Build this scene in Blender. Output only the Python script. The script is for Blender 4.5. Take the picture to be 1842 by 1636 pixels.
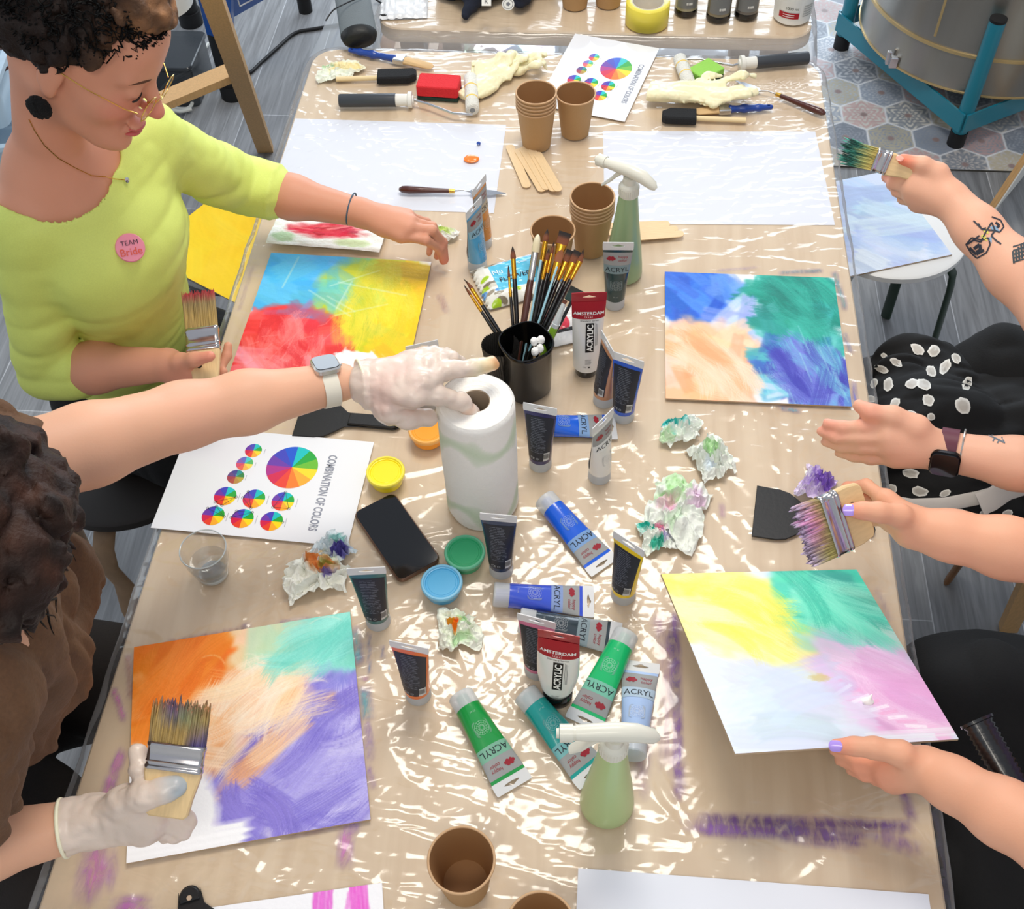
import bpy, math, random
import numpy as np
from mathutils import Vector, Matrix
random.seed(7); RNG=np.random.default_rng(11)
for o in list(bpy.data.objects): bpy.data.objects.remove(o)
scn=bpy.context.scene; COL=scn.collection
TZ=.74                                   # table height
# ---------------------------------------------------------------- camera
CF,CP,CY,CR=2014.8,.914284,.10888,-.038575
CAM=np.array([0,0,2.15])
_cp,_sp=math.cos(CP),math.sin(CP)
FW=np.array([-math.sin(CY)*_cp,math.cos(CY)*_cp,-_sp]); _rt=np.array([math.cos(CY),math.sin(CY),0]); _up=np.cross(_rt,FW)
RT=math.cos(CR)*_rt+math.sin(CR)*_up; UP=-math.sin(CR)*_rt+math.cos(CR)*_up
cd=bpy.data.cameras.new('camera'); cam=bpy.data.objects.new('camera',cd); COL.objects.link(cam)
cd.sensor_width=36; cd.sensor_fit='HORIZONTAL'; cd.lens=CF/1842*36; cd.clip_start=.05
cam.matrix_world=Matrix([[RT[0],UP[0],-FW[0],CAM[0]],[RT[1],UP[1],-FW[1],CAM[1]],[RT[2],UP[2],-FW[2],CAM[2]],[0,0,0,1]])
scn.camera=cam
def P(u,v,z=TZ):                         # photo point -> place at height z
    d=FW+RT*(u-921)/CF-UP*(v-818)/CF
    return CAM+d*((z-CAM[2])/d[2])
def PXM(u,v,z): return CF/((P(u,v,z)-CAM)@FW)      # how many photo px one metre covers there
# ---------------------------------------------------------------- light
scn.view_settings.view_transform='Standard'; scn.view_settings.look='None'
scn.view_settings.gamma=1; scn.view_settings.use_curve_mapping=False; scn.view_settings.exposure=0.34
scn.cycles.use_denoising=True
w=bpy.data.worlds.new('daylight_room'); scn.world=w; w.use_nodes=True
bg=w.node_tree.nodes['Background']; bg.inputs[0].default_value=(.80,.87,1.,1); bg.inputs[1].default_value=.48
def area(name,loc,target,sx,sy,power,col):
    l=bpy.data.lights.new(name,'AREA'); l.shape='RECTANGLE'; l.size=sx; l.size_y=sy; l.energy=power; l.color=col
    o=bpy.data.objects.new(name,l); COL.objects.link(o); o.location=loc
    d=Vector(target)-Vector(loc); o.rotation_euler=d.to_track_quat('-Z','Y').to_euler(); o['kind']='structure'; return o
area('ceiling_panel_light',(-.05,1.8,2.95),(-.05,1.35,.74),.95,.8,27,(1.,.93,.82))
area('ceiling_panel_light',(-.1,-.6,2.95),(0,.5,.74),.9,.6,12,(1.,.93,.82))
area('window_daylight',(.2,6.2,2.0),(.1,2.2,.6),3.6,2.2,125,(.80,.90,1.))
area('window_daylight',(-3.6,3.4,2.0),(-.6,2.2,.6),2.2,2.0,22,(.82,.92,1.))
# ---------------------------------------------------------------- materials
MATS={}
def lin(c):
    c=np.asarray(c,float)/255; return np.where(c<=.04045,c/12.92,((c+.055)/1.055)**2.4)
def newmat(name):
    m=bpy.data.materials.new(name); m.use_nodes=True; nt=m.node_tree; return m,nt,nt.nodes['Principled BSDF']
def schlick(nt,f0,normal=None):          # two-sided sheet reflectance
    lw=node(nt,'ShaderNodeLayerWeight'); lw.inputs['Blend'].default_value=.5
    if normal is not None: nt.links.new(normal,lw.inputs['Normal'])
    p=node(nt,'ShaderNodeMath',operation='POWER'); p.inputs[1].default_value=4.5; nt.links.new(lw.outputs['Facing'],p.inputs[0])
    a=node(nt,'ShaderNodeMath',operation='MULTIPLY_ADD'); a.inputs[1].default_value=1-f0; a.inputs[2].default_value=f0; a.use_clamp=True; nt.links.new(p.outputs[0],a.inputs[0]); return a.outputs[0]
def node(nt,t,**k):
    n=nt.nodes.new(t)
    for a,b in k.items(): setattr(n,a,b)
    return n
def mat(name,rgb,rough=.5,metal=0,spec=.5,bump=0,bscale=60,trans=0,ior=1.45,sss=0,alpha=1,coat=0,stretch=None,var=0):
    if name in MATS: return MATS[name]
    m,nt,b=newmat(name); c=tuple(lin(rgb)); I=b.inputs
    I['Base Color'].default_value=(*c,1); I['Roughness'].default_value=rough; I['Metallic'].default_value=metal
    I['Specular IOR Level'].default_value=spec; I['IOR'].default_value=ior; I['Alpha'].default_value=alpha; I['Coat Weight'].default_value=coat
    if trans: I['Transmission Weight'].default_value=trans
    if sss: I['Subsurface Weight'].default_value=sss; I['Subsurface Radius'].default_value=(.012,.005,.003); I['Subsurface Scale'].default_value=1
    if bump or var:
        tc=node(nt,'ShaderNodeTexCoord'); mp=node(nt,'ShaderNodeMapping'); nt.links.new(tc.outputs['Object'],mp.inputs[0])
        if stretch: mp.inputs['Scale'].default_value=stretch
        n=node(nt,'ShaderNodeTexNoise'); n.inputs['Scale'].default_value=bscale; n.inputs['Detail'].default_value=4
        nt.links.new(mp.outputs[0],n.inputs['Vector'])
        if bump:
            bp=node(nt,'ShaderNodeBump'); bp.inputs['Strength'].default_value=bump; bp.inputs['Distance'].default_value=.004
            nt.links.new(n.outputs['Fac'],bp.inputs['Height']); nt.links.new(bp.outputs[0],I['Normal'])
        if var:
            r=node(nt,'ShaderNodeValToRGB'); r.color_ramp.elements[0].color=(*[x*(1-var) for x in c],1); r.color_ramp.elements[1].color=(*[min(1,x*(1+var)) for x in c],1)
            r.color_ramp.elements[0].position=.3; r.color_ramp.elements[1].position=.7
            nt.links.new(n.outputs['Fac'],r.inputs[0]); nt.links.new(r.outputs[0],I['Base Color'])
    MATS[name]=m; return m
def amat(name,rough=.45,spec=.5,bump=0,bscale=80,stretch=None,sss=0,coat=0,metal=0,trans=0,alpha=1):   # colours come from the mesh's own colour layer
    if name in MATS: return MATS[name]
    m=mat(name,(200,200,200),rough,metal,spec,bump,bscale,sss=sss,coat=coat,stretch=stretch,trans=trans,alpha=alpha); nt=m.node_tree
    a=node(nt,'ShaderNodeVertexColor'); a.layer_name='Col'
    nt.links.new(a.outputs['Color'],nt.nodes['Principled BSDF'].inputs['Base Color']); return m
# ---------------------------------------------------------------- mesh builder
class MB:
    def __init__(s): s.v=[];s.f=[];s.c=[];s.n=0
    def add(s,v,f,col=None,M=None):
        v=np.asarray(v,float).reshape(-1,3)
        if M is not None:
            A=np.array(M); v=v@A[:3,:3].T+A[:3,3]
        s.v.append(v); s.f+= [tuple(int(i)+s.n for i in q) for q in f]
        c=np.ones((len(v),3))*.8 if col is None else (np.tile(lin(col),(len(v),1)) if np.ndim(col)==1 else np.asarray(col))
        s.c.append(c); s.n+=len(v); return s
    def grid(s,fn,nu,nv,col=None,M=None,wrapu=False,flip=False):
        U,V=np.meshgrid(np.linspace(0,1,nu+1)[:(nu if wrapu else nu+1)],np.linspace(0,1,nv+1),indexing='ij')
        p=np.stack(fn(U,V),-1); a=p.shape[0]; b=nv+1
        i=np.arange(nu)[:,None]; j=np.arange(nv)[None]; i2=(i+1)%a
        q=np.stack([i*b+j,i2*b+j,i2*b+j+1,i*b+j+1],-1).reshape(-1,4)
        if flip: q=q[:,::-1]
        cc=col
        if callable(col): cc=col(U,V).reshape(-1,3)
        return s.add(p.reshape(-1,3),q.tolist(),cc,M)
    def lathe(s,prof,n=40,col=None,M=None,sq=0):
        prof=np.array(prof,float); t=np.linspace(0,2*np.pi,n,endpoint=False); k=len(prof)
        v=np.stack([np.outer(np.cos(t),prof[:,0]),np.outer(np.sin(t),prof[:,0]),np.tile(prof[:,1],(n,1))],-1)
        q=[(i*k+j,((i+1)%n)*k+j,((i+1)%n)*k+j+1,i*k+j+1) for i in range(n) for j in range(k-1)]
        return s.add(v.reshape(-1,3),q,col,M)
    def prism(s,poly,z0,z1,col=None,M=None,bev=0,tcol=None):
        poly=np.array(poly,float); n=len(poly)
        area2=np.sum(poly[:,0]*np.roll(poly[:,1],-1)-np.roll(poly[:,0],-1)*poly[:,1])
        if area2<0: poly=poly[::-1]
        def inset(d):
            if d==0: return poly
            e=np.roll(poly,-1,0)-poly; e/=np.linalg.norm(e,axis=1)[:,None]+1e-12; nn=np.stack([-e[:,1],e[:,0]],1); m=nn+np.roll(nn,1,0); m/=np.maximum(np.sum(m*nn,1),.3)[:,None]
            return poly+m*d
        rings=[(bev,z0),(0,z0+bev),(0,z1-bev),(bev,z1)] if bev else [(0,z0),(0,z1)]
        v=[];
        for d,z in rings:
            p=inset(d); v+= [(x,y,z) for x,y in p]
        f=[]
        for r in range(len(rings)-1): f+=[(r*n+i,r*n+(i+1)%n,(r+1)*n+(i+1)%n,(r+1)*n+i) for i in range(n)]
        f.append(tuple(range(n))[::-1]); f.append(tuple((len(rings)-1)*n+i for i in range(n)))
        return s.add(v,f,col,M)
    def box(s,c,d,col=None,M=None,bev=0):
        x,y=d[0]/2,d[1]/2
        return s.prism([(c[0]-x,c[1]-y),(c[0]+x,c[1]-y),(c[0]+x,c[1]+y),(c[0]-x,c[1]+y)],c[2]-d[2]/2,c[2]+d[2]/2,col,M,bev)
    def tube(s,pts,r,n=12,col=None,M=None,cap=True,flat=None,closed=False):
        p=np.array(pts,float); k=len(p); r=np.ones(k)*r if np.ndim(r)==0 else np.array(r,float)
        if closed: t=np.roll(p,-1,0)-np.roll(p,1,0)
        else: t=np.gradient(p,axis=0)
        t/=np.linalg.norm(t,axis=1)[:,None]+1e-12
        a=np.cross(t[0],[0,0,1]); a=a if np.linalg.norm(a)>.05 else np.cross(t[0],[0,1,0]); v=[]
        th=np.linspace(0,2*np.pi,n,endpoint=False)
        if flat is not None: fl=np.array(flat,float)
        for i in range(k):
            a=a-t[i]*(a@t[i]) if flat is None else fl-t[i]*(fl@t[i]); a/=np.linalg.norm(a); b=np.cross(t[i],a)
            ra,rb=(r[i],r[i]) if r.ndim==1 else r[i]
            v.append(p[i]+np.outer(np.cos(th)*ra,a)+np.outer(np.sin(th)*rb,b))
        K=k if closed else k-1
        f=[(i*n+j,i*n+(j+1)%n,((i+1)%k)*n+(j+1)%n,((i+1)%k)*n+j) for i in range(K) for j in range(n)]
        if cap and not closed: f+=[tuple(range(n))[::-1],tuple((k-1)*n+j for j in range(n))]
        return s.add(np.concatenate(v),f,col,M)
    def build(s,name,m,parent=None,smooth=True,angle=40):
        me=bpy.data.meshes.new(name); me.from_pydata(np.concatenate(s.v).tolist(),[],s.f); me.update()
        ca=me.color_attributes.new('Col','FLOAT_COLOR','POINT'); C=np.concatenate(s.c); ca.data.foreach_set('color',np.concatenate([C,np.ones((len(C),1))],1).ravel())
        me.materials.append(m)
        if smooth:
            me.polygons.foreach_set('use_smooth',[True]*len(me.polygons)); me.set_sharp_from_angle(angle=math.radians(angle))
        o=bpy.data.objects.new(name,me); COL.objects.link(o)
        if parent: o.parent=parent
        return o
def tag(o,label=None,cat=None,group=None,kind=None):
    for k,v in (('label',label),('category',cat),('group',group),('kind',kind)):
        if v: o[k]=v
    return o
def thing(name,label,cat,loc=(0,0,0),rz=0,group=None,M=None):
    o=bpy.data.objects.new(name,None); COL.objects.link(o); o.empty_display_size=.03
    if M is not None: o.matrix_world=M
    else: o.location=loc; o.rotation_euler=(0,0,rz)
    return tag(o,label,cat,group)
def copy_tree(o,parent=None):
    c=o.copy(); COL.objects.link(c); c.parent=parent
    for ch in [q for q in KIDS(o)]: copy_tree(ch,c)
    return c
def merge(dst,src):                      # surface pattern becomes part of the mesh that wears it
    import bmesh
    bm=bmesh.new(); bm.from_mesh(dst.data); n=len(bm.faces); k=len(dst.data.materials); bm.from_mesh(src.data); bm.faces.ensure_lookup_table()
    for f in bm.faces[n:]: f.material_index=k; f.smooth=False
    dst.data.materials.append(src.data.materials[0]); bm.to_mesh(dst.data); bm.free(); bpy.data.objects.remove(src)
def KIDS(o): return [q for q in bpy.data.objects if q.parent==o]
def T(x,y,z): return Matrix.Translation((x,y,z))
def frame(o,zax,yax):                    # matrix: local z along zax, local y near yax
    z=Vector(zax).normalized(); y=Vector(yax); y=(y-z*y.dot(z)).normalized(); x=y.cross(z)
    return Matrix([[x[0],y[0],z[0],o[0]],[x[1],y[1],z[1],o[1]],[x[2],y[2],z[2],o[2]],[0,0,0,1]])
def rrect(w,h,r,n=5,cx=0,cy=0):
    p=[]
    for sx,sy,a0 in ((1,1,0),(-1,1,90),(-1,-1,180),(1,-1,270)):
        for i in range(n+1):
            a=math.radians(a0+90*i/n); p.append((cx+sx*(w/2-r)+r*math.cos(a),cy+sy*(h/2-r)+r*math.sin(a)))
    return p
# value noise
_NG=RNG.random((64,64,64))
def noise2(x,y,seed=0):
    x=np.asarray(x,float)+seed*17.3; y=np.asarray(y,float)+seed*5.1
    xi=np.floor(x).astype(int);yi=np.floor(y).astype(int);fx=x-xi;fy=y-yi;fx=fx*fx*(3-2*fx);fy=fy*fy*(3-2*fy);g=_NG[seed%64]
    a=g[xi%64,yi%64];b=g[(xi+1)%64,yi%64];c=g[xi%64,(yi+1)%64];d=g[(xi+1)%64,(yi+1)%64]
    return (a*(1-fx)+b*fx)*(1-fy)+(c*(1-fx)+d*fx)*fy
def noise3(x,y,z):
    o=0
    xi=np.floor(x).astype(int);yi=np.floor(y).astype(int);zi=np.floor(z).astype(int);fx=x-xi;fy=y-yi;fz=z-zi
    fx=fx*fx*(3-2*fx);fy=fy*fy*(3-2*fy);fz=fz*fz*(3-2*fz)
    for i in (0,1):
        for j in (0,1):
            for k in (0,1):
                o=o+_NG[(xi+i)%64,(yi+j)%64,(zi+k)%64]*(fx if i else 1-fx)*(fy if j else 1-fy)*(fz if k else 1-fz)
    return o
def fbm(x,y,seed=0,o=4):
    r=0;a=.5
    for i in range(o): r=r+a*noise2(x*2**i,y*2**i,seed+i); a/=2
    return r
# text -> flat triangulated lettering (verts centred on 0,0, cap height ~ size)
_TX={}
def text2d(s,size,bold=0,sx=1,space=1):
    k=(s,bold,space)
    if k not in _TX:
        c=bpy.data.curves.new('t','FONT'); c.body=s; c.size=1; c.offset=bold; c.align_x='CENTER'; c.align_y='CENTER'; c.resolution_u=3; c.space_character=space
        o=bpy.data.objects.new('t',c); COL.objects.link(o); bpy.context.view_layer.update()
        me=o.evaluated_get(bpy.context.evaluated_depsgraph_get()).to_mesh()
        v=np.array([x.co[:2] for x in me.vertices]); f=[tuple(p.vertices) for p in me.polygons]
        v=v-(v.max(0)+v.min(0))/2
        bpy.data.objects.remove(o); bpy.data.curves.remove(c); _TX[k]=(v,f)
    v,f=_TX[k]; return v*[size*sx,size],f
# ---------------------------------------------------------------- solid modelling: blended shapes -> one surface
class SDF:
    def __init__(s,lo,hi,h):
        s.h=h; s.lo=np.array(lo,float); s.n=np.ceil((np.array(hi)-s.lo)/h).astype(int)+1; s.F=np.full(s.n,.06,np.float32)
    def win(s,lo,hi,m):
        a=np.clip(np.floor((np.array(lo)-m-s.lo)/s.h).astype(int),0,s.n); b=np.clip(np.ceil((np.array(hi)+m-s.lo)/s.h).astype(int)+1,0,s.n)
        if (b<=a).any(): return None
        g=[(s.lo[i]+np.arange(a[i],b[i])*s.h).astype(np.float32) for i in range(3)]
        return tuple(slice(a[i],b[i]) for i in range(3)),np.meshgrid(*g,indexing='ij')
    def put(s,sl,d,k,sub=False):
        F=s.F[sl]
        if sub: s.F[sl]=np.maximum(F,-d); return
        if k>0:
            h=np.clip(.5+.5*(d-F)/k,0,1); s.F[sl]=d*(1-h)+F*h-k*h*(1-h)
        else: s.F[sl]=np.minimum(F,d)
    def cone(s,a,b,ra,rb,k=.012,sub=False,cut=0,sq=None):     # round cone from a to b; cut: 1 flat end at b, 2 both
        a=np.array(a,float);b=np.array(b,float); R=max(ra,rb)
        w=s.win(np.minimum(a,b)-R,np.maximum(a,b)+R,k+2*s.h+.01)
        if w is None: return s
        sl,(X,Y,Z)=w; ab=b-a; L2=ab@ab; L=math.sqrt(L2)
        t0=((X-a[0])*ab[0]+(Y-a[1])*ab[1]+(Z-a[2])*ab[2])/L2; t=np.clip(t0,0,1)
        dx=X-a[0]-t*ab[0];dy=Y-a[1]-t*ab[1];dz=Z-a[2]-t*ab[2]
        if sq is not None:                                     # flatten along a direction
            n=np.array(sq[0],float);n/=np.linalg.norm(n); q=dx*n[0]+dy*n[1]+dz*n[2]; e=(1/sq[1]-1); dx=dx+q*e*n[0];dy=dy+q*e*n[1];dz=dz+q*e*n[2]
        d=np.sqrt(dx*dx+dy*dy+dz*dz)-(ra+(rb-ra)*t)
        if sq is not None: d=d*min(1,sq[1]*1.3)
        if cut: d=np.maximum(d,(t0-1)*L)
        if cut==2: d=np.maximum(d,-t0*L)
        s.put(sl,d,k,sub); return s
    def ell(s,c,r,k=.015,M=None,sub=False):
        c=np.array(c,float);R=max(r); w=s.win(c-R,c+R,k+2*s.h+.01)
        if w is None: return s
        sl,(X,Y,Z)=w; x,y,z=X-c[0],Y-c[1],Z-c[2]
        if M is not None: M=np.array(M); x,y,z=M[0,0]*x+M[1,0]*y+M[2,0]*z,M[0,1]*x+M[1,1]*y+M[2,1]*z,M[0,2]*x+M[1,2]*y+M[2,2]*z
        k0=np.sqrt((x/r[0])**2+(y/r[1])**2+(z/r[2])**2); k1=np.sqrt((x/r[0]**2)**2+(y/r[1]**2)**2+(z/r[2]**2)**2)+1e-9
        s.put(sl,k0*(k0-1)/k1,k,sub); return s
    def chain(s,pts,k=.008,**q):                                # pts: (point, radius)
        for (a,ra),(b,rb) in zip(pts[:-1],pts[1:]): s.cone(a,b,ra,rb,k,**q)
        return s
    def cutplane(s,p,n,lo=None,hi=None):                        # remove everything on the side n points to
        w=s.win(s.lo if lo is None else lo,s.lo+s.n*s.h if hi is None else hi,0)
        sl,(X,Y,Z)=w; n=np.array(n,float);n/=np.linalg.norm(n)
        s.F[sl]=np.maximum(s.F[sl],(X-p[0])*n[0]+(Y-p[1])*n[1]+(Z-p[2])*n[2]); return s
    def wrinkle(s,amp,sc,seed=0,fold=True,lo=None,hi=None):
        w=s.win(s.lo if lo is None else lo,s.lo+s.n*s.h if hi is None else hi,0); sl,(X,Y,Z)=w; F=s.F[sl]; m=np.abs(F)<.03
        if not m.any(): return s
        x,y,z=X[m]+seed,Y[m],Z[m]; sc=np.ones(3)*sc
        nz=noise3(x*sc[0],y*sc[1],z*sc[2]); 
        if fold: nz=1-np.abs(2*nz-1)*1.6
        F[m]+=(amp*(nz-.5)).astype(np.float32); s.F[sl]=F; return s
    def mesh(s):
        F=s.F; I=F<0; h=s.h
        c=np.zeros(np.array(F.shape)-1,np.int8)
        for i in (0,1):
            for j in (0,1):
                for k in (0,1): c+=I[i:F.shape[0]-1+i,j:F.shape[1]-1+j,k:F.shape[2]-1+k]
        act=np.argwhere((c>0)&(c<8)); idx=-np.ones(c.shape,np.int32); idx[tuple(act.T)]=np.arange(len(act))
        acc=np.zeros((len(act),3));cnt=np.zeros(len(act)); cor=[(i,j,k) for i in (0,1) for j in (0,1) for k in (0,1)]
        for A in cor:
            for ax in range(3):
                if A[ax]: continue
                B=list(A);B[ax]=1
                fa=F[tuple((act+A).T)];fb=F[tuple((act+B).T)]; m=(fa<0)!=(fb<0); t=fa[m]/(fa[m]-fb[m])
                pt=np.tile(np.array(A,float),(m.sum(),1)); pt[:,ax]=t; acc[m]+=pt; cnt[m]+=1
        v=(act+acc/cnt[:,None])*h+s.lo; fs=[]
        for ax in range(3):
            o=[k for k in range(3) if k!=ax]
            a=[slice(None)]*3;b=[slice(None)]*3
            a[ax]=slice(0,-1);b[ax]=slice(1,None)
            for q in o: a[q]=slice(1,-1);b[q]=slice(1,-1)
            Ia=I[tuple(a)];Ib=I[tuple(b)]; e=np.argwhere(Ia!=Ib); sg=Ia[tuple(e.T)]
            e2=e.copy(); 
            for q in o: e2[:,q]+=1
            d1=np.zeros(3,int);d1[o[0]]=1; d2=np.zeros(3,int);d2[o[1]]=1
            Q=np.stack([idx[tuple((e2-d1-d2).T)],idx[tuple((e2-d2).T)],idx[tuple(e2.T)],idx[tuple((e2-d1).T)]],1)
            fl=sg if ax!=1 else ~sg
            Q[~fl]=Q[~fl][:,::-1]; fs.append(Q)
        q=np.concatenate(fs); lab=np.arange(len(v))          # keep only the largest piece
        for _ in range(400):
            m=lab[q].min(1); new=lab.copy()
            for i in range(4): np.minimum.at(new,q[:,i],m)
            new=new[new]; new=new[new]
            if (new==lab).all(): break
            lab=new
        big=np.bincount(lab).argmax(); keep=lab==big; ren=np.cumsum(keep)-1; q=q[keep[q[:,0]]]; return v[keep],ren[q]
    def build(s,name,m,parent=None,col=None,smooth=0):
        v,q=s.mesh()
        for _ in range(smooth):
            acc=np.zeros_like(v);cn=np.zeros(len(v))
            for i in range(4):
                np.add.at(acc,q[:,i],v[q[:,(i+1)%4]]+v[q[:,(i+3)%4]]); np.add.at(cn,q[:,i],2)
            v=.5*v+.5*acc/np.maximum(cn,1)[:,None]
        mb=MB(); c=None
        if col is not None: c=col(v)
        me=bpy.data.meshes.new(name); me.vertices.add(len(v)); me.vertices.foreach_set('co',v.ravel())
        me.loops.add(q.size); me.loops.foreach_set('vertex_index',q.ravel().astype(np.int32)); me.polygons.add(len(q)); me.polygons.foreach_set('loop_start',np.arange(0,q.size,4,dtype=np.int32)); me.polygons.foreach_set('loop_total',np.full(len(q),4,np.int32))
        me.update(calc_edges=True); me.validate(); me.polygons.foreach_set('use_smooth',[True]*len(me.polygons))
        if c is not None:
            ca=me.color_attributes.new('Col','FLOAT_COLOR','POINT'); ca.data.foreach_set('color',np.concatenate([c,np.ones((len(c),1))],1).ravel())
        me.materials.append(m); o=bpy.data.objects.new(name,me); COL.objects.link(o)
        if parent: o.parent=parent
        return o
# ================================================================ painting by strokes, on any flat rectangle
class Canvas:
    def __init__(s,x0,y0,x1,y1,nx,ny,base=(245,246,250)):
        s.b=(x0,y0,x1,y1); s.X,s.Y=np.meshgrid(np.linspace(x0,x1,nx),np.linspace(y0,y1,ny),indexing='ij')
        s.C=np.tile(np.array(base,float),(nx,ny,1)); s.A=np.zeros((nx,ny)); s.k=0
    def stroke(s,p,q,w,col,a=1,bris=.5,soft=.12,freq=None,bend=0):
        s.k+=1; p=np.array(p,float);q=np.array(q,float);L=np.linalg.norm(q-p)+1e-9;t=(q-p)/L;n=np.array([-t[1],t[0]])
        c=(p+q)/2; R=L/2+w+abs(bend); ix=np.where((s.X[:,0]>c[0]-R)&(s.X[:,0]<c[0]+R))[0]; iy=np.where((s.Y[0]>c[1]-R)&(s.Y[0]<c[1]+R))[0]
        if len(ix)==0 or len(iy)==0: return
        sl=(slice(ix[0],ix[-1]+1),slice(iy[0],iy[-1]+1)); X=s.X[sl]-p[0];Y=s.Y[sl]-p[1]
        u=(X*t[0]+Y*t[1])/L; v=(X*n[0]+Y*n[1]+bend*(4*u*(1-u)))/(w/2)
        fr=freq or 9; st=noise2((v+3)*fr,u*1.5+s.k,s.k%50); st2=noise2((v+9)*fr*.8,np.full_like(u,s.k*.7),(s.k+7)%50)
        e=np.clip((1-np.abs(v)+.2*(st-.5))/soft,0,1)
        uu=np.minimum(u,1-u)*L/(w*.5)+ (st2-.5)*bris*1.2; e2=np.clip(uu/(soft*2)+.3,0,1)
        al=a*e*e2*(1-bris*np.clip((st-.45)*1.6,0,1)); al=np.clip(al,0,1)[...,None]
        cc=np.array(col,float)*(1+.10*bris*(st2-.5))[...,None]
        s.C[sl]=s.C[sl]*(1-al)+cc*al; s.A[sl]=np.maximum(s.A[sl],al[...,0])
    def blob(s,c,r,col,soft=.5,a=1,ns=3,rough=.35,ang=0):
        s.k+=1; x=(s.X-c[0]);y=(s.Y-c[1]); ca,sa=math.cos(ang),math.sin(ang); x,y=(x*ca+y*sa)/r[0],(-x*sa+y*ca)/r[1]
        d=np.sqrt(x*x+y*y)+rough*(fbm(x*ns+s.k,y*ns,s.k%40)-.47)*2
        al=(np.clip((1-d)/soft+.5,0,1)*a)[...,None]; s.C=s.C*(1-al)+np.array(col,float)*al; s.A=np.maximum(s.A,al[...,0])
    def patch(s,c,r,col,n=26,w=.25,L=.5,ang=0,jit=.5,cj=14,a=.85,bris=.5,soft=.15,rnd=None):
        rg=np.random.default_rng(s.k+99)
        for i in range(n):
            th=rg.uniform(0,6.28);q=math.sqrt(rg.uniform(0,1)); m=(c[0]+r[0]*q*math.cos(th),c[1]+r[1]*q*math.sin(th))
            an=ang+rg.normal(0,jit); l=L*rg.uniform(.6,1.2)/2; d=(math.cos(an)*l,math.sin(an)*l)
            cc=col[rg.integers(len(col))] if np.ndim(col)==2 else col
            cc=np.array(cc,float)+rg.normal(0,cj*.5)+rg.normal(0,cj*.4,3)
            s.stroke((m[0]-d[0],m[1]-d[1]),(m[0]+d[0],m[1]+d[1]),w*rg.uniform(.6,1.2),np.clip(cc,0,255),a,bris,soft,bend=rg.normal(0,.04)*L)
    def cols(s): return lin(np.clip(s.C,0,255)).reshape(-1,3)
def boardmesh(cv,w,h,t,name,m,parent,inv=False):
    nx,ny=cv.X.shape; mb=MB(); U,V=np.linspace(-w/2,w/2,nx),np.linspace(-h/2,h/2,ny)
    X,Y=np.meshgrid(U,V,indexing='ij'); v=np.stack([X,Y,np.full_like(X,t+.0002)],-1).reshape(-1,3)
    i=np.arange(nx-1)[:,None];j=np.arange(ny-1)[None]; q=np.stack([i*ny+j,(i+1)*ny+j,(i+1)*ny+j+1,i*ny+j+1],-1).reshape(-1,4)
    return mb.add(v,q.tolist(),cv.cols()).build(name,m,parent,smooth=False)
# ================================================================ floor
m,nt,b=newmat('grey_wood_floor'); tc=node(nt,'ShaderNodeTexCoord'); mp=node(nt,'ShaderNodeMapping'); nt.links.new(tc.outputs['Object'],mp.inputs[0]); mp.inputs['Rotation'].default_value=(0,0,math.pi/2)
br=node(nt,'ShaderNodeTexBrick'); br.offset=.37; I=br.inputs
I['Scale'].default_value=1; I['Brick Width'].default_value=1.25; I['Row Height'].default_value=.19; I['Mortar Size'].default_value=.0016; I['Mortar Smooth'].default_value=.3
I['Color1'].default_value=(*lin((150,151,152)),1); I['Color2'].default_value=(*lin((122,124,127)),1); I['Mortar'].default_value=(*lin((190,192,195)),1)
nt.links.new(mp.outputs[0],br.inputs['Vector'])
m2=node(nt,'ShaderNodeMapping'); m2.inputs['Scale'].default_value=(34,2.2,10); nt.links.new(tc.outputs['Object'],m2.inputs[0])
nz=node(nt,'ShaderNodeTexNoise'); nz.inputs['Scale'].default_value=1.6; nz.inputs['Detail'].default_value=6; nz.inputs['Distortion'].default_value=1.2; nt.links.new(m2.outputs[0],nz.inputs['Vector'])
rp=node(nt,'ShaderNodeValToRGB'); rp.color_ramp.elements[0].position=.32; rp.color_ramp.elements[0].color=(.66,.66,.67,1); rp.color_ramp.elements[1].position=.68; rp.color_ramp.elements[1].color=(1.12,1.12,1.13,1); nt.links.new(nz.outputs['Fac'],rp.inputs[0])
mx=node(nt,'ShaderNodeMix',data_type='RGBA',blend_type='MULTIPLY'); mx.inputs[0].default_value=1; nt.links.new(br.outputs['Color'],mx.inputs[6]); nt.links.new(rp.outputs[0],mx.inputs[7]); nt.links.new(mx.outputs[2],b.inputs['Base Color'])
b.inputs['Roughness'].default_value=.5
bp=node(nt,'ShaderNodeBump'); bp.inputs['Strength'].default_value=.25; bp.inputs['Distance'].default_value=.002; nt.links.new(nz.outputs['Fac'],bp.inputs['Height']); nt.links.new(bp.outputs[0],b.inputs['Normal'])
FLOOR=m
tag(MB().box((0,2.4,-.02),(8.6,8.4,.04)).build('floor',FLOOR,smooth=False),kind='structure')
WALL=mat('white_plaster',(232,232,230),.85,bump=.1,bscale=30)
for nm,c,d in (('wall_back',(0,6.55,1.5),(8.6,.1,3)),('wall_front',(0,-1.75,1.5),(8.6,.1,3)),('wall_left',(-4.3,2.4,1.5),(.1,8.4,3)),('wall_right',(4.3,2.4,1.5),(.1,8.4,3))):
    tag(MB().box(c,d).build(nm,WALL,smooth=False),kind='structure')
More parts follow.
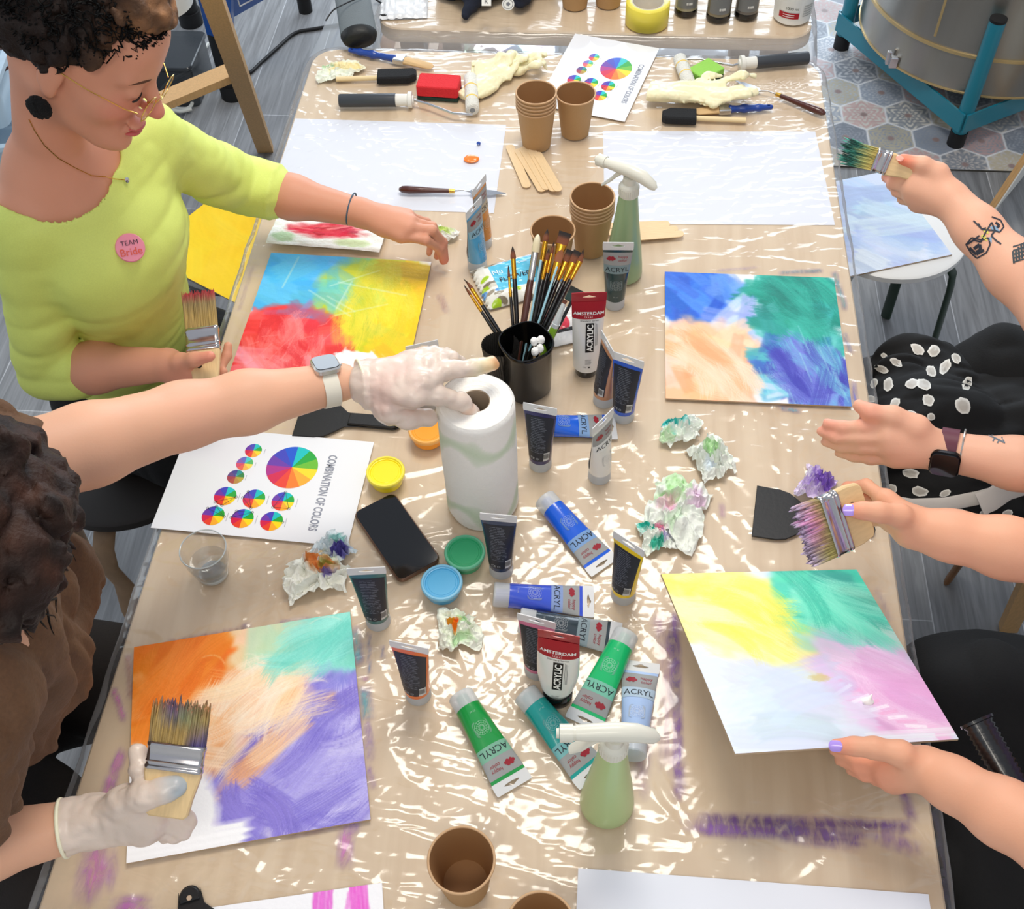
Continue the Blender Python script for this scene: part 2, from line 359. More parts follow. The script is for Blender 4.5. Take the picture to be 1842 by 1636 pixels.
# rug with hexagon ornament tiles
def rugcol(X,Y):
    s=.078; q=(X*math.sqrt(3)/3-Y/3)/s*1.0; r=(Y*2/3)/s; x=q;z=r;y=-x-z
    rx,ry,rz=np.round(x),np.round(y),np.round(z); dx,dy,dz=abs(rx-x),abs(ry-y),abs(rz-z)
    rx=np.where((dx>dy)&(dx>dz),-ry-rz,rx); rz=np.where((dz>dy)&(dz>=dx)&~((dx>dy)&(dx>dz)),-rx-ry,rz)
    cx=s*math.sqrt(3)*(rx+rz/2); cy=s*1.5*rz; px,py=(X-cx)/s,(Y-cy)/s
    hexd=np.maximum(np.abs(px),np.maximum(np.abs(px*.5+py*.866),np.abs(px*.5-py*.866)))/.866
    R=np.sqrt(px*px+py*py); th=np.arctan2(py,px); k=((rx*7+rz*13)%7).astype(int); k2=((rx*3+rz*5)%4).astype(int)
    pal=np.array([(196,200,206),(176,182,190),(206,204,198),(150,156,166),(190,186,184),(168,176,186),(210,212,216)],float)
    ac=np.array([(120,128,140),(196,160,158),(140,150,166),(186,176,150)],float)
    C=pal[k]; A=ac[k2]; nn=np.array([6,12,6,8,12,6,16])[k]
    pet=R/(.5+.28*np.cos(nn*th)); ring=np.abs(np.sin(hexd*np.array([9,13,11,16,8,12,10])[k]+np.cos(th*nn)*1.2))
    f=np.clip((ring-.55)*4,0,1)*.75; f=np.maximum(f,np.clip((.34-np.abs(pet-.9))*5,0,1)*.55)
    C=C*(1-f[...,None])+A*f[...,None]; f=np.clip((.17-R)*14,0,1)[...,None]; C=C*(1-f)+np.array([150,130,128])*f
    e=np.clip((hexd-.93)*20,0,1)[...,None]; C=C*(1-e)+np.array([222,224,228])*e
    wv=fbm(X*9,Y*9,3)[...,None]; return lin(np.clip(C*(.82+.3*wv),0,255))
mb=MB(); RX0,RY0,RX1,RY1=.42,2.785,2.1,4.6
mb.grid(lambda U,V:(RX0+U*(RX1-RX0),RY0+V*(RY1-RY0),U*0+.0062),560,600,lambda U,V:rugcol(RX0+U*(RX1-RX0),RY0+V*(RY1-RY0)))
rug=thing('hexagon_rug','pale vinyl rug printed with ornate hexagon tiles under the steel kiln','rug')
mb.build('printed_surface',amat('rug_print',.42,.4),rug,smooth=False)
MB().box(((RX0+RX1)/2,(RY0+RY1)/2,.003),(RX1-RX0,RY1-RY0,.006)).build('backing',mat('rug_backing',(70,70,66),.8),rug,smooth=False)
# ================================================================ tables
X0,X1,Y0,Y1=-.642,.457,.02,2.19
m,nt,b=newmat('birch_top'); tc=node(nt,'ShaderNodeTexCoord'); mp=node(nt,'ShaderNodeMapping'); mp.inputs['Scale'].default_value=(18,1.6,8); nt.links.new(tc.outputs['Object'],mp.inputs[0])
nz=node(nt,'ShaderNodeTexNoise'); nz.inputs['Scale'].default_value=1.5; nz.inputs['Detail'].default_value=5; nz.inputs['Distortion'].default_value=.8; nt.links.new(mp.outputs[0],nz.inputs['Vector'])
rp=node(nt,'ShaderNodeValToRGB'); rp.color_ramp.elements[0].position=.3; rp.color_ramp.elements[0].color=(*lin((206,180,147)),1); rp.color_ramp.elements[1].position=.7; rp.color_ramp.elements[1].color=(*lin((222,200,169)),1)
nt.links.new(nz.outputs['Fac'],rp.inputs[0]); nt.links.new(rp.outputs[0],b.inputs['Base Color']); b.inputs['Roughness'].default_value=.45
BIRCH=m; EDGE=mat('birch_edge',(196,168,138),.5,bump=.2,bscale=40,stretch=(1,1,30),var=.15)
def table(name,label,x0,x1,y0,y1,r,legs,bumped=0):
    t=thing(name,label,'table',((x0+x1)/2,(y0+y1)/2,0))
    pts=rrect(x1-x0,y1-y0,r,8); MB().prism(pts,TZ-.036,TZ,bev=.003).build('tabletop',BIRCH,t,smooth=True,angle=30)
    for sx,sy in legs:
        MB().box((sx*((x1-x0)/2-.07),sy*((y1-y0)/2-.07),(TZ-.037)/2),(.055,.055,TZ-.037),bev=.004).build('leg',EDGE,t,angle=30)
    for s in (-1,1): MB().box((s*((x1-x0)/2-.07),0,TZ-.075),(.02,(y1-y0)-.22,.075)).build('apron',EDGE,t,smooth=False)
    return t
FT=table('work_table','long birch work table under crinkled clear plastic film',X0,X1,Y0,Y1,.055,((-1,-1),(1,-1),(-1,1),(1,1)))
BY0=float(P(700,51)[1]); BX0,BX1,BY1=-.52,.455,BY0+.75
BT=table('side_table','birch table behind, carrying paint jars and a yellow tape roll',BX0,BX1,BY0,BY1,.055,((-1,-1),(1,-1),(-1,1),(1,1)))
# ---------------------------------------------------------------- plastic film
def filmmat():
    m,nt,b=newmat('clear_plastic_film'); L=nt.links.new
    tc=node(nt,'ShaderNodeTexCoord'); bp=node(nt,'ShaderNodeBump'); bp.inputs['Strength'].default_value=.8; bp.inputs['Distance'].default_value=.0022
    mp=node(nt,'ShaderNodeMapping'); mp.inputs['Scale'].default_value=(12,34,5); mp.inputs['Rotation'].default_value=(0,0,.25); L(tc.outputs['Object'],mp.inputs[0])
    nz=node(nt,'ShaderNodeTexNoise'); nz.noise_type='RIDGED_MULTIFRACTAL'; nz.inputs['Scale'].default_value=1.; nz.inputs['Detail'].default_value=4; nz.inputs['Distortion'].default_value=1.4; L(mp.outputs[0],nz.inputs['Vector'])
    L(nz.outputs['Fac'],bp.inputs['Height'])
    gl=node(nt,'ShaderNodeBsdfGlossy'); gl.inputs['Roughness'].default_value=.13; L(bp.outputs[0],gl.inputs['Normal'])
    tr=node(nt,'ShaderNodeBsdfTransparent'); tr.inputs[0].default_value=(.985,.985,.985,1)
    fr=schlick(nt,.07,bp.outputs[0])
    mx=node(nt,'ShaderNodeMixShader'); L(fr,mx.inputs[0]); L(tr.outputs[0],mx.inputs[1]); L(gl.outputs[0],mx.inputs[2])
    a=node(nt,'ShaderNodeVertexColor'); a.layer_name='Col'; L(a.outputs['Color'],b.inputs['Base Color']); b.inputs['Roughness'].default_value=.4
    n2=node(nt,'ShaderNodeTexNoise'); n2.inputs['Scale'].default_value=70; n2.inputs['Detail'].default_value=5; n2.inputs['Distortion'].default_value=2; mp2=node(nt,'ShaderNodeMapping'); mp2.inputs['Scale'].default_value=(1,.35,1); mp2.inputs['Rotation'].default_value=(0,0,.6); L(tc.outputs['Object'],mp2.inputs[0]); L(mp2.outputs[0],n2.inputs['Vector'])
    ma=node(nt,'ShaderNodeMath',operation='MULTIPLY_ADD'); ma.inputs[1].default_value=1.9; ma.inputs[2].default_value=-.30; L(n2.outputs['Fac'],ma.inputs[0])
    mm=node(nt,'ShaderNodeMath',operation='MULTIPLY'); mm.use_clamp=True; L(a.outputs['Alpha'],mm.inputs[0]); L(ma.outputs[0],mm.inputs[1])
    m3=node(nt,'ShaderNodeMixShader'); L(mm.outputs[0],m3.inputs[0]); L(mx.outputs[0],m3.inputs[1]); L(b.outputs[0],m3.inputs[2])
    # a little milkiness of the thin sheet
    df=node(nt,'ShaderNodeBsdfDiffuse'); df.inputs[0].default_value=(.9,.9,.92,1); m4=node(nt,'ShaderNodeMixShader'); 
    ge=node(nt,'ShaderNodeNewGeometry'); sx=node(nt,'ShaderNodeSeparateXYZ'); L(ge.outputs['Normal'],sx.inputs[0]); ab=node(nt,'ShaderNodeMath',operation='ABSOLUTE'); L(sx.outputs['Z'],ab.inputs[0])
    m5=node(nt,'ShaderNodeMath',operation='MULTIPLY_ADD'); m5.use_clamp=True; L(ab.outputs[0],m5.inputs[0]); m5.inputs[1].default_value=-.36; m5.inputs[2].default_value=.40; L(m5.outputs[0],m4.inputs[0])
    _=0; L(m3.outputs[0],m4.inputs[1]); L(df.outputs[0],m4.inputs[2])
    L(m4.outputs[0],nt.nodes['Material Output'].inputs['Surface']); return m
FILM=filmmat()
def film(name,label,x0,x1,y0,y1,r,skirt,step,amp,cv=None,seed=0):
    nx=int((x1-x0+2*skirt)/step);ny=int((y1-y0+2*skirt)/step)
    X,Y=np.meshgrid(np.linspace(x0-skirt,x1+skirt,nx),np.linspace(y0-skirt,y1+skirt,ny),indexing='ij')
    wx=X+.05*(fbm(X*4,Y*4,seed+1)-.5); wy=Y+.05*(fbm(X*4,Y*4,seed+5)-.5); h=0
    for i,(an,f1,f2,a) in enumerate(((.35,26,5,1),(-.2,30,6,.9),(1.2,22,5,.6),(.05,66,12,.5),(.9,74,14,.4),(2.2,40,9,.5))):
        c,s_=math.cos(an),math.sin(an); u=wx*c+wy*s_; v=-wx*s_+wy*c; n=noise2(u*f2,v*f1,seed+11+i); g=noise2(wx*2.1+i*9,wy*2.1,seed+30+i)
        h=h+a*np.clip(1-np.abs(n-.5)*5,0,1)**1.5*np.clip((g-.35)*3,0,1)
    h=np.clip(h,0,1.3)*amp
    cx,cy=(x0+x1)/2,(y0+y1)/2; hx,hy=(x1-x0)/2-r,(y1-y0)/2-r; qx=np.clip(X-cx,-hx,hx);qy=np.clip(Y-cy,-hy,hy); ex,ey=X-cx-qx,Y-cy-qy; d=np.sqrt(ex*ex+ey*ey)+1e-9; nxx,nyy=ex/d,ey/d
    out=d-r; o=np.maximum(out,0); wob=.008*noise2((X+Y)*16,(X-Y)*16,seed+3)*np.clip(o*30,0,1)
    g=np.where(o<.014,o*.75,.0105+(o-.014)*.12)+wob+.0015*(o>0); R=np.where(out>0,r+g,d)
    PX=cx+qx+nxx*R; PY=cy+qy+nyy*R; PZ=TZ+.0012+np.where(out<=0,h,h*.4)-np.where(o<.014,o*o/.014*.5,.007+(o-.014)*.985)
    Cc=np.zeros((nx,ny,4))
    if cv is not None:
        Cc[...,:3]=lin(np.clip(cv.C,0,255)); Cc[...,3]=cv.A
    me=bpy.data.meshes.new(name); v=np.stack([PX,PY,PZ],-1).reshape(-1,3)
    i=np.arange(nx-1)[:,None];j=np.arange(ny-1)[None]; q=np.stack([i*ny+j,(i+1)*ny+j,(i+1)*ny+j+1,i*ny+j+1],-1).reshape(-1,4)
    me.from_pydata(v.tolist(),[],q.tolist()); me.polygons.foreach_set('use_smooth',[True]*len(q)); ca=me.color_attributes.new('Col','FLOAT_COLOR','POINT'); ca.data.foreach_set('color',Cc.reshape(-1)); me.materials.append(FILM)
    ob=bpy.data.objects.new(name,me); COL.objects.link(ob); return tag(ob,label,'plastic film')
sk=.045; st=.0036; nx=int((X1-X0+2*sk)/st);ny=int((Y1-Y0+2*sk)/st)
cv=Canvas(X0-sk,Y0-sk,X1+sk,Y1+sk,nx,ny,(120,60,160))
def fs(u0,v0,u1,v1,w,col,a=.8,**k):
    a0=P(u0,v0)[:2];a1=P(u1,v1)[:2]; cv.stroke(a0,a1,w,col,a,**{'bris':.55,'soft':.7,'freq':5,**k})
PUR=(120,62,160);PK=(222,110,196);TL=(70,186,178)
fs(1212,1105,1222,1440,.020,PUR,.9);fs(1205,1140,1216,1280,.022,(60,40,100),.8);fs(1196,1170,1200,1390,.03,(190,110,190),.35)
fs(1250,1490,1560,1500,.030,PUR,.95);fs(1255,1475,1640,1490,.022,(90,40,120),.9);fs(1390,1495,1550,1515,.035,(84,38,120),.9);fs(1560,1500,1650,1530,.03,(140,80,160),.5);fs(1230,1480,1340,1500,.03,(130,70,170),.6)
fs(1618,1400,1640,1480,.020,(120,70,140),.6);fs(1180,1100,1210,1230,.035,(190,120,200),.35);fs(1150,1400,1165,1440,.02,(190,120,190),.3);fs(1170,1280,1150,1420,.03,(196,140,205),.35)
fs(205,1240,225,1300,.012,(236,90,170),.7);fs(222,1350,186,1450,.022,PK,.85);fs(175,1520,160,1620,.045,(206,96,182),.85);fs(195,1535,190,1600,.04,(200,90,180),.6);fs(205,1630,270,1630,.03,(206,96,190),.8)
fs(625,1490,620,1560,.028,(226,100,200),.8);fs(630,1468,638,1500,.03,(130,90,190),.7);fs(520,1500,650,1475,.02,(180,130,190),.35)
fs(640,1130,645,1200,.02,TL,.85);fs(655,1235,662,1300,.024,TL,.8);fs(664,1140,666,1215,.006,TL,.6);fs(688,1165,690,1190,.006,(70,160,150),.8);fs(648,1220,665,1225,.01,(226,110,190),.6)
fs(660,1300,668,1370,.016,(150,120,200),.6);fs(662,1375,672,1420,.014,(170,130,200),.5);fs(300,1160,450,1132,.014,(216,140,60),.6);fs(420,1140,450,1125,.012,(70,80,110),.6);fs(232,1180,236,1260,.012,(240,130,50),.5);fs(500,1125,560,1115,.012,(120,200,190),.5)
fs(1500,490,1520,560,.014,(60,170,150),.8);fs(1400,493,1480,488,.012,(30,150,130),.7);fs(1518,600,1530,640,.012,(60,170,170),.6);fs(1535,690,1540,735,.012,(110,130,210),.8);fs(1400,735,1440,742,.012,(80,190,186),.8);fs(1290,490,1360,484,.008,(80,130,220),.4)
fs(790,530,805,565,.016,(236,200,90),.5);fs(455,480,430,560,.010,(230,200,110),.25);fs(1298,905,1300,935,.012,(240,130,190),.45);fs(1575,1060,1600,1120,.012,(120,210,170),.25)
F_=film('table_film','clear crinkled plastic film spread over the long work table, smeared with purple and pink paint',X0,X1,Y0,Y1,.055,sk,st,.0031,cv)
film('table_film','clear plastic film wrapped over the table behind with the paint jars',BX0,BX1,BY0,BY1,.055,.10,.008,.0022,None,seed=4)
# ================================================================ tubes of paint
def shade(c,k): return tuple(np.clip(np.array(c,float)*k,0,255))
GR=(150,152,152)
CLEAR=mat('frosted_clear_plastic',(222,226,228),.35,spec=.5,alpha=.62)
TUBE=amat('tube_body',.22,.6,coat=.4); LAB=amat('tube_print',.4,.4)
class TubeShape:
    def __init__(s,H,wt,rb,z0,round_=0): s.H,s.wt,s.rb,s.z0,s.rd=H,wt,rb,z0,round_
    def ab(s,z):
        t=np.clip((np.asarray(z)-s.z0)/(s.H-s.z0),0,1)
        if s.rd: a=s.rb*.62+(s.wt/2-s.rb*.62)*np.clip(t*2.6,0,1)**.55*(1+.0*t); a=a+ (s.wt*.04)*np.sin(t*3.1); b=s.rb*(1-t**1.6*.95)*np.clip(.6+t*2.4,0,1)
        else: a=s.rb+(s.wt/2-s.rb)*t**1.15; b=s.rb*(1-t**1.35*.96)
        return a,b
    def pt(s,xn,z,side=-1,off=.0002):
        a,b=s.ab(z); xn=np.clip(xn,-1,1); th=xn*(math.pi/2)*.98; e=1.0
        return a*np.sin(th)*(1+off/.02)*side*-1, side*(b*np.cos(th)**e+off), np.asarray(z,float)+0*a
def decal(mb,sh,x0,x1,z0,z1,col,side=-1,off=.00025,n=10,m=8,r=0):
    def fn(U,V): return sh.pt(x0+(x1-x0)*U,z0+(z1-z0)*V,side,off)
    mb.grid(fn,n,m,col=col)
def dtext(mb,sh,s,cx,cz,size,col,side=-1,rot=0,bold=0,sx=1,off=.0005,half=None):
    v,f=text2d(s,size,bold,sx); hw=half or sh.wt/2
    if rot: v=np.stack([-v[:,1],v[:,0]],1)
    a,b=sh.ab(cz+v[:,1]); x=np.clip((cx*hw+v[:,0])/np.maximum(a,.004),-.99,.99); xn=np.arcsin(x)/(math.pi/2)/.98
    X,Y,Z=sh.pt(xn,cz+v[:,1],side,off); mb.add(np.stack([X,Y,Z],-1),f,col)
def dshape(mb,sh,pts,col,side=-1,off=.0004,half=None):
    v=np.array(pts,float); hw=half or sh.wt/2; a,b=sh.ab(v[:,1]); x=np.clip(v[:,0]/a,-.99,.99); X,Y,Z=sh.pt(np.arcsin(x)/(math.pi/2)/.98,v[:,1],side,off); mb.add(np.stack([X,Y,Z],-1),[tuple(range(len(v)))],col)
def ring2(cx,cz,r0,r1,n=24):
    t=np.linspace(0,2*np.pi,n+1); return [[(cx+r1*math.cos(a),cz+r1*math.sin(a)),(cx+r1*math.cos(b),cz+r1*math.sin(b)),(cx+r0*math.cos(b),cz+r0*math.sin(b)),(cx+r0*math.cos(a),cz+r0*math.sin(a))] for a,b in zip(t[:-1],t[1:])]
def tab(t,H,w,h,col,m,th=.0012,hole=True):
    mb=MB(); z0,z1=H,H+h; hz=(z0+z1)/2+.001; n=14
    outer=[(-w/2,z0),(w/2,z0),(w/2+.0005,z1),(-w/2-.0005,z1)]
    if not hole: mb.prism(outer,-th/2,th/2); 
    else:
        # sheet with a euro slot: strip of quads around the slot
        k=40; A=[];B=[]
        for i in range(k):
            a=2*math.pi*i/k; c,s_=math.cos(a),math.sin(a); hump=.0022*math.exp(-((a-math.pi/2)/.35)**2)
            A.append((.011*c,hz-.001+.0019*s_*min(1,1.4)+hump)); q=max(abs(c)/(w/2),abs(s_)/(h/2)); B.append((c/q,(z0+z1)/2+s_/q))
        v=[(x,-th/2,z) for x,z in A]+[(x,-th/2,z) for x,z in B]+[(x,th/2,z) for x,z in A]+[(x,th/2,z) for x,z in B]; f=[]
        for i in range(k):
            j=(i+1)%k; f+=[(i,k+i,k+j,j),(2*k+i,2*k+j,3*k+j,3*k+i),(i,j,2*k+j,2*k+i),(k+i,3*k+i,3*k+j,k+j)]
        mb.add(v,f)
        return mb.build('hanging_tab',m,t,smooth=False)
    A=Matrix(((1,0,0,0),(0,0,1,0),(0,1,0,0),(0,0,0,1)))
    mb.v=[x[:,[0,2,1]] for x in mb.v]; return mb.build('hanging_tab',m,t,smooth=False)
def acryl_tube(col,label,M,clearcap=True,group='acrylic paint tubes with grey bands',lightcol=None,amber=None,name='paint_tube'):
    t=thing(name,label,'paint tube',M=M,group=None); H=.128; sh=TubeShape(H,.050,.0178,.022); lc=lightcol or tuple(np.clip(np.array(col)*.35+np.array([150,165,170])*.75,0,235))
    capc=MB().lathe([(0,0),(.0165,0),(.0178,.0015),(.0176,.0225),(.0172,.0232)],36); capc.build('cap',CLEAR,t,angle=35)
    MB().lathe([(0,.003),(.0085,.003),(.009,.010),(.0095,.022)],20,shade(col,.9)).build('nozzle',TUBE,t)
    def cf(U,V):
        z=.022+V*(H-.022); c=np.tile(np.array(col,float),U.shape+(1,)); c[z>H-.0035]=shade(col,1.0); return lin(c)
    b=MB(); b.grid(lambda U,V:(lambda a:(a[0]*np.cos(U*2*np.pi),a[1]*np.sin(U*2*np.pi),.022+V*(H-.022)))(sh.ab(.022+V*(H-.022))),48,40,cf,wrapu=True)
    b.build('body',TUBE,t,angle=60)
    L=MB()
    decal(L,sh,-.97,.97,.099,.1235,GR,n=20); decal(L,sh,-.97,.97,.082,.099,lc,n=20,off=.0003)
    ink=(34,40,48); dtext(L,sh,'ACRYL',0,.0905,.0125,ink,off=.0007,half=.024)
    RD=(150,34,48)
    for cx,cz,r in ((-.0130,.1135,.0030),(-.0082,.1135,.0030),(-.0130,.1100,.0024),(-.0082,.1100,.0024),(-.0160,.1116,.0022),(-.0052,.1116,.0022),(-.0106,.1116,.0024)): dshape(L,sh,[(cx+r*math.cos(a),cz+r*math.sin(a)) for a in np.linspace(0,6.28,14)[:-1]],RD,off=.0006)
    dtext(L,sh,'happy',.38,.1148,.0068,RD,off=.0007,half=.024); dtext(L,sh,'color',.38,.1088,.0068,RD,off=.0007,half=.024)
    sq=tuple(np.clip(np.array(col)*.5+np.array(GR)*.5,0,255)); pts=rrect(.0215,.0215,.004,4,0,.058); dshape(L,sh,pts,sq,off=.0004)
    lt=tuple(np.clip(np.array(col)*.4+140,0,255))
    for r in (.0093,.0066,.0038):
        for q in ring2(0,.058,r-.0002,r+.0002): dshape(L,sh,q,lt,off=.0006)
    for i in range(16):
        a=i*math.pi/8; c,s_=math.cos(a),math.sin(a); dshape(L,sh,[(.002*c-.00018*s_,.058+.002*s_+.00018*c),(.0093*c-.00018*s_,.058+.0093*s_+.00018*c),(.0093*c+.00018*s_,.058+.0093*s_-.00018*c),(.002*c+.00018*s_,.058+.002*s_-.00018*c)],lt,off=.0006)
    dtext(L,sh,'75 ml',0,.034,.0035,lt,off=.0006)
    L.build('front_label',LAB,t,smooth=False)
    K=MB(); nv=(38,42,52)
    decal(K,sh,-.72,.72,.030,.121,nv,side=1,n=16,m=10)
    rg=np.random.default_rng(3)
    for i in range(22):
        z=.116-i*.0032; w0=rg.uniform(.010,.0145); x0=-.013+rg.uniform(0,.002) 
        n=int(rg.integers(2,5)); xs=np.linspace(x0,x0+2*w0*.85,n+1)
        for a,b2 in zip(xs[:-1],xs[1:]): dshape(K,sh,[(a,z),(b2-.0008,z),(b2-.0008,z+.0011),(a,z+.0011)],(104,110,122),side=1,off=.0006)
    decal(K,sh,.30,.66,.031,.049,(205,206,204),side=1,off=.0007,n=4,m=4)
    for i in range(12):
        x=.0078+i*.00062; dshape(K,sh,[(x,.036),(x+.0003,.036),(x+.0003,.047),(x,.047)],(40,40,44),side=1,off=.0011)
    dtext(K,sh,'CE',-.32,.036,.0058,(190,194,200),side=1,off=.0008)
    for q in ring2(-.0005,.036,.0014,.0022,12): dshape(K,sh,q,(150,154,160),side=1,off=.0008)
    K.build('back_label',LAB,t,smooth=False)
    tab(t,H,.052,.0165,None,mat('milky_plastic_tab',(226,228,230),.35,alpha=.8))
    return t
def stand(u,v,rz,H=0): # tube standing on its cap; rz turn about the vertical
    p=P(u,v); return T(*p)@Matrix.Rotation(rz,4,'Z')
def lay(u0,v0,u1,v1,roll=0,dz=0,r=.0178,tip=.002,L=.1445):
    a=P(u0,v0,TZ+r);b=P(u1,v1,TZ+tip); a=np.array([a[0],a[1],TZ+.0035+r+dz]); d=np.array([b[0]-a[0],b[1]-a[1]]); d=d/np.linalg.norm(d)*L
    e=np.array([d[0],d[1],(tip-r)]); return frame(a,e,(0,0,-1))@Matrix.Rotation(roll,4,'Z')
Z=TZ
# front of the tube looks along local -y; camera sits towards -y
acryl_tube((24,58,62),'dark teal acrylic tube standing with its front label forward, before the rear green spray bottle',stand(1105,548,.04))
acryl_tube((86,160,204),'light blue acrylic tube standing turned sideways, behind the brush pot on the left',stand(859,480,1.12))
acryl_tube((206,130,50),'ochre acrylic tube standing sideways hidden behind the light blue tube',stand(868,440,1.18))
acryl_tube((196,140,104),'skin coloured acrylic tube standing edge-on between the white tube and the blue tube',stand(1086,722,math.pi-1.15))
acryl_tube((40,88,196),'blue acrylic tube standing with dark back label, beside the upper right painting',stand(1121,750,math.pi-.38))
acryl_tube((44,44,92),'navy acrylic tube standing with dark back label right of the kitchen roll',stand(972,836,math.pi-.18))
acryl_tube((228,228,224),'white acrylic tube standing edge-on in front of the lying blue tube',stand(1078,858,.95),lightcol=(225,226,224))
acryl_tube((40,60,92),'clear tube of dark blue paint standing before the kitchen roll base, back label forward',stand(902,1026,math.pi-.05))
acryl_tube((46,104,104),'dark green acrylic tube standing beside the crumpled orange-stained tissue',stand(681,1118,math.pi+.12))
acryl_tube((226,112,44),'orange acrylic tube standing on the film right of the orange and purple painting',stand(753,1250,math.pi-.16))
acryl_tube((240,206,22),'yellow acrylic tube standing with dark back label near the big crumpled tissue',stand(1121,1072,math.pi-.62))
acryl_tube((206,112,150),'pink acrylic tube standing with back label behind the shorter white tube',stand(966,1205,math.pi-.22))
acryl_tube((238,214,40),'yellow acrylic tube standing behind the gloved hand',stand(772,726,math.pi+.35))
acryl_tube((22,92,214),'bright blue acrylic tube lying with its tab toward the yellow tube',lay(979,900,1068,1003))
acryl_tube((56,84,204),'blue acrylic tube lying level above the black one, tab to the right',lay(888,1072,1042,1085))
acryl_tube((30,96,214),'blue acrylic tube lying half hidden behind the navy standing tube',lay(948,768,1080,772))
acryl_tube((48,60,68),'black acrylic tube lying beneath the pink and white tubes',lay(934,1118,1095,1150))
acryl_tube((20,184,108),'bright green acrylic tube lying with its cap up toward the yellow tube',lay(1127,1142,1066,1270))
acryl_tube((26,148,66),'mid green acrylic tube lying alone left of the teal tube',lay(828,1252,912,1396))
acryl_tube((10,152,146),'teal acrylic tube lying partly behind the front green spray bottle',lay(944,1250,1052,1382))
acryl_tube((170,196,236),'pale blue acrylic tube lying to the right of the front spray bottle, cap nearest',lay(1138,1362,1150,1226))
def white_tube(H,wt,rb,label,M,bulge=0):
    t=thing('paint_tube',label,'paint tube',M=M); sh=TubeShape(H,wt,rb,.020,bulge)
    MB().lathe([(0,0),(rb*.74,0),(rb*.80,.002),(rb*.8,.020),(rb*.74,.0225),(0,.0225)],40).build('cap',mat('black_gloss_plastic',(14,14,15),.18,coat=.5),t,angle=35)
    wh=(232,232,228); rd=(164,22,38)
    def cf(U,V): z=.020+V*(H-.020); c=np.tile(np.array(wh,float),U.shape+(1,)); c[z>H*.80]=rd; return lin(c)
    b=MB(); b.grid(lambda U,V:(lambda a:(a[0]*np.cos(U*2*np.pi),a[1]*np.sin(U*2*np.pi),.020+V*(H-.020)))(sh.ab(.020+V*(H-.020))),56,60,cf,wrapu=True)
    b.build('body',TUBE,t,angle=60)
    L=MB(); decal(L,sh,-.985,.985,H*.80,H,rd,n=24)
    hw=wt/2; dtext(L,sh,'AMSTERDAM',0,H*.868,wt*.150,(240,238,236),bold=.02,off=.0007,half=hw)
    for q in ([(-.006,H*.815),(.006,H*.815),(.006,H*.817),(-.006,H*.817)],[(-.006,H*.837),(.006,H*.837),(.006,H*.839),(-.006,H*.839)],[(-.006,H*.815),(-.0054,H*.815),(-.0054,H*.839),(-.006,H*.839)],[(.0054,H*.815),(.006,H*.815),(.006,H*.839),(.0054,H*.839)]): dshape(L,sh,q,(230,190,190),off=.0007)
    for cx in (-.0032,0,.0032): dshape(L,sh,[(cx-.001,H*.82),(cx+.001,H*.82),(cx,H*.833)],(230,190,190),off=.0007)
    dtext(L,sh,'Standard Series',.05,H*.782,wt*.085,(50,50,52),off=.0006,half=hw)
    bx=.10*hw; bw=wt*.125; z0,z1=H*.40,H*.755
    dshape(L,sh,[(bx-bw,z0),(bx+bw*.9,z0),(bx+bw*.9,z1),(bx-bw,z1)],(16,16,18),off=.0010)
    v,f=text2d('ACRYLIC',1,.03); s=(z1-z0)*.92/(v[:,0].max()-v[:,0].min()); v=v*[s,bw*1.35/(v[:,1].max()-v[:,1].min())]; v=np.stack([-v[:,1],v[:,0]],1)+[bx,(z0+z1)/2]
    a,_b=sh.ab(v[:,1]); X,Y,Zc=sh.pt(np.arcsin(np.clip(v[:,0]/a,-.99,.99))/(math.pi/2)/.98,v[:,1],-1,.0014); L.add(np.stack([X,Y,Zc],-1),f,(244,244,240))
    for k in range(3): dshape(L,sh,[(bx+bw+.0016+k*.0016,z0+.012),(bx+bw+.0021+k*.0016,z0+.012),(bx+bw+.0021+k*.0016,z1-.002*k),(bx+bw+.0016+k*.0016,z1-.002*k)],(110,110,112),off=.0006)
    for k in range(6): dshape(L,sh,[(-.004,H*.30-k*.002),(.006-.0008*(k%3),H*.30-k*.002),(.006-.0008*(k%3),H*.30-k*.002+.0007),(-.004,H*.30-k*.002+.0007)],(120,120,120),off=.0006)
    dtext(L,sh,'105',-.18,H*.205,.004,(40,40,40),off=.0006,half=hw); dshape(L,sh,[(.001,H*.205-.0015),(.004,H*.205-.0015),(.004,H*.205+.0015),(.001,H*.205+.0015)],(20,20,20),off=.0007)
    L.build('label',LAB,t,smooth=False)
    tab(t,H,wt+.001,.019,None,mat('dark_red_tab',(160,20,36),.3,coat=.3)); return t
white_tube(.164,.054,.0225,'tall white acrylic tube with red top standing right of the brush pot',stand(1054,668,.10))
white_tube(.158,.052,.0255,'short bulging white acrylic tube with red top standing amid the lying tubes',stand(1003,1252,-.14),1)
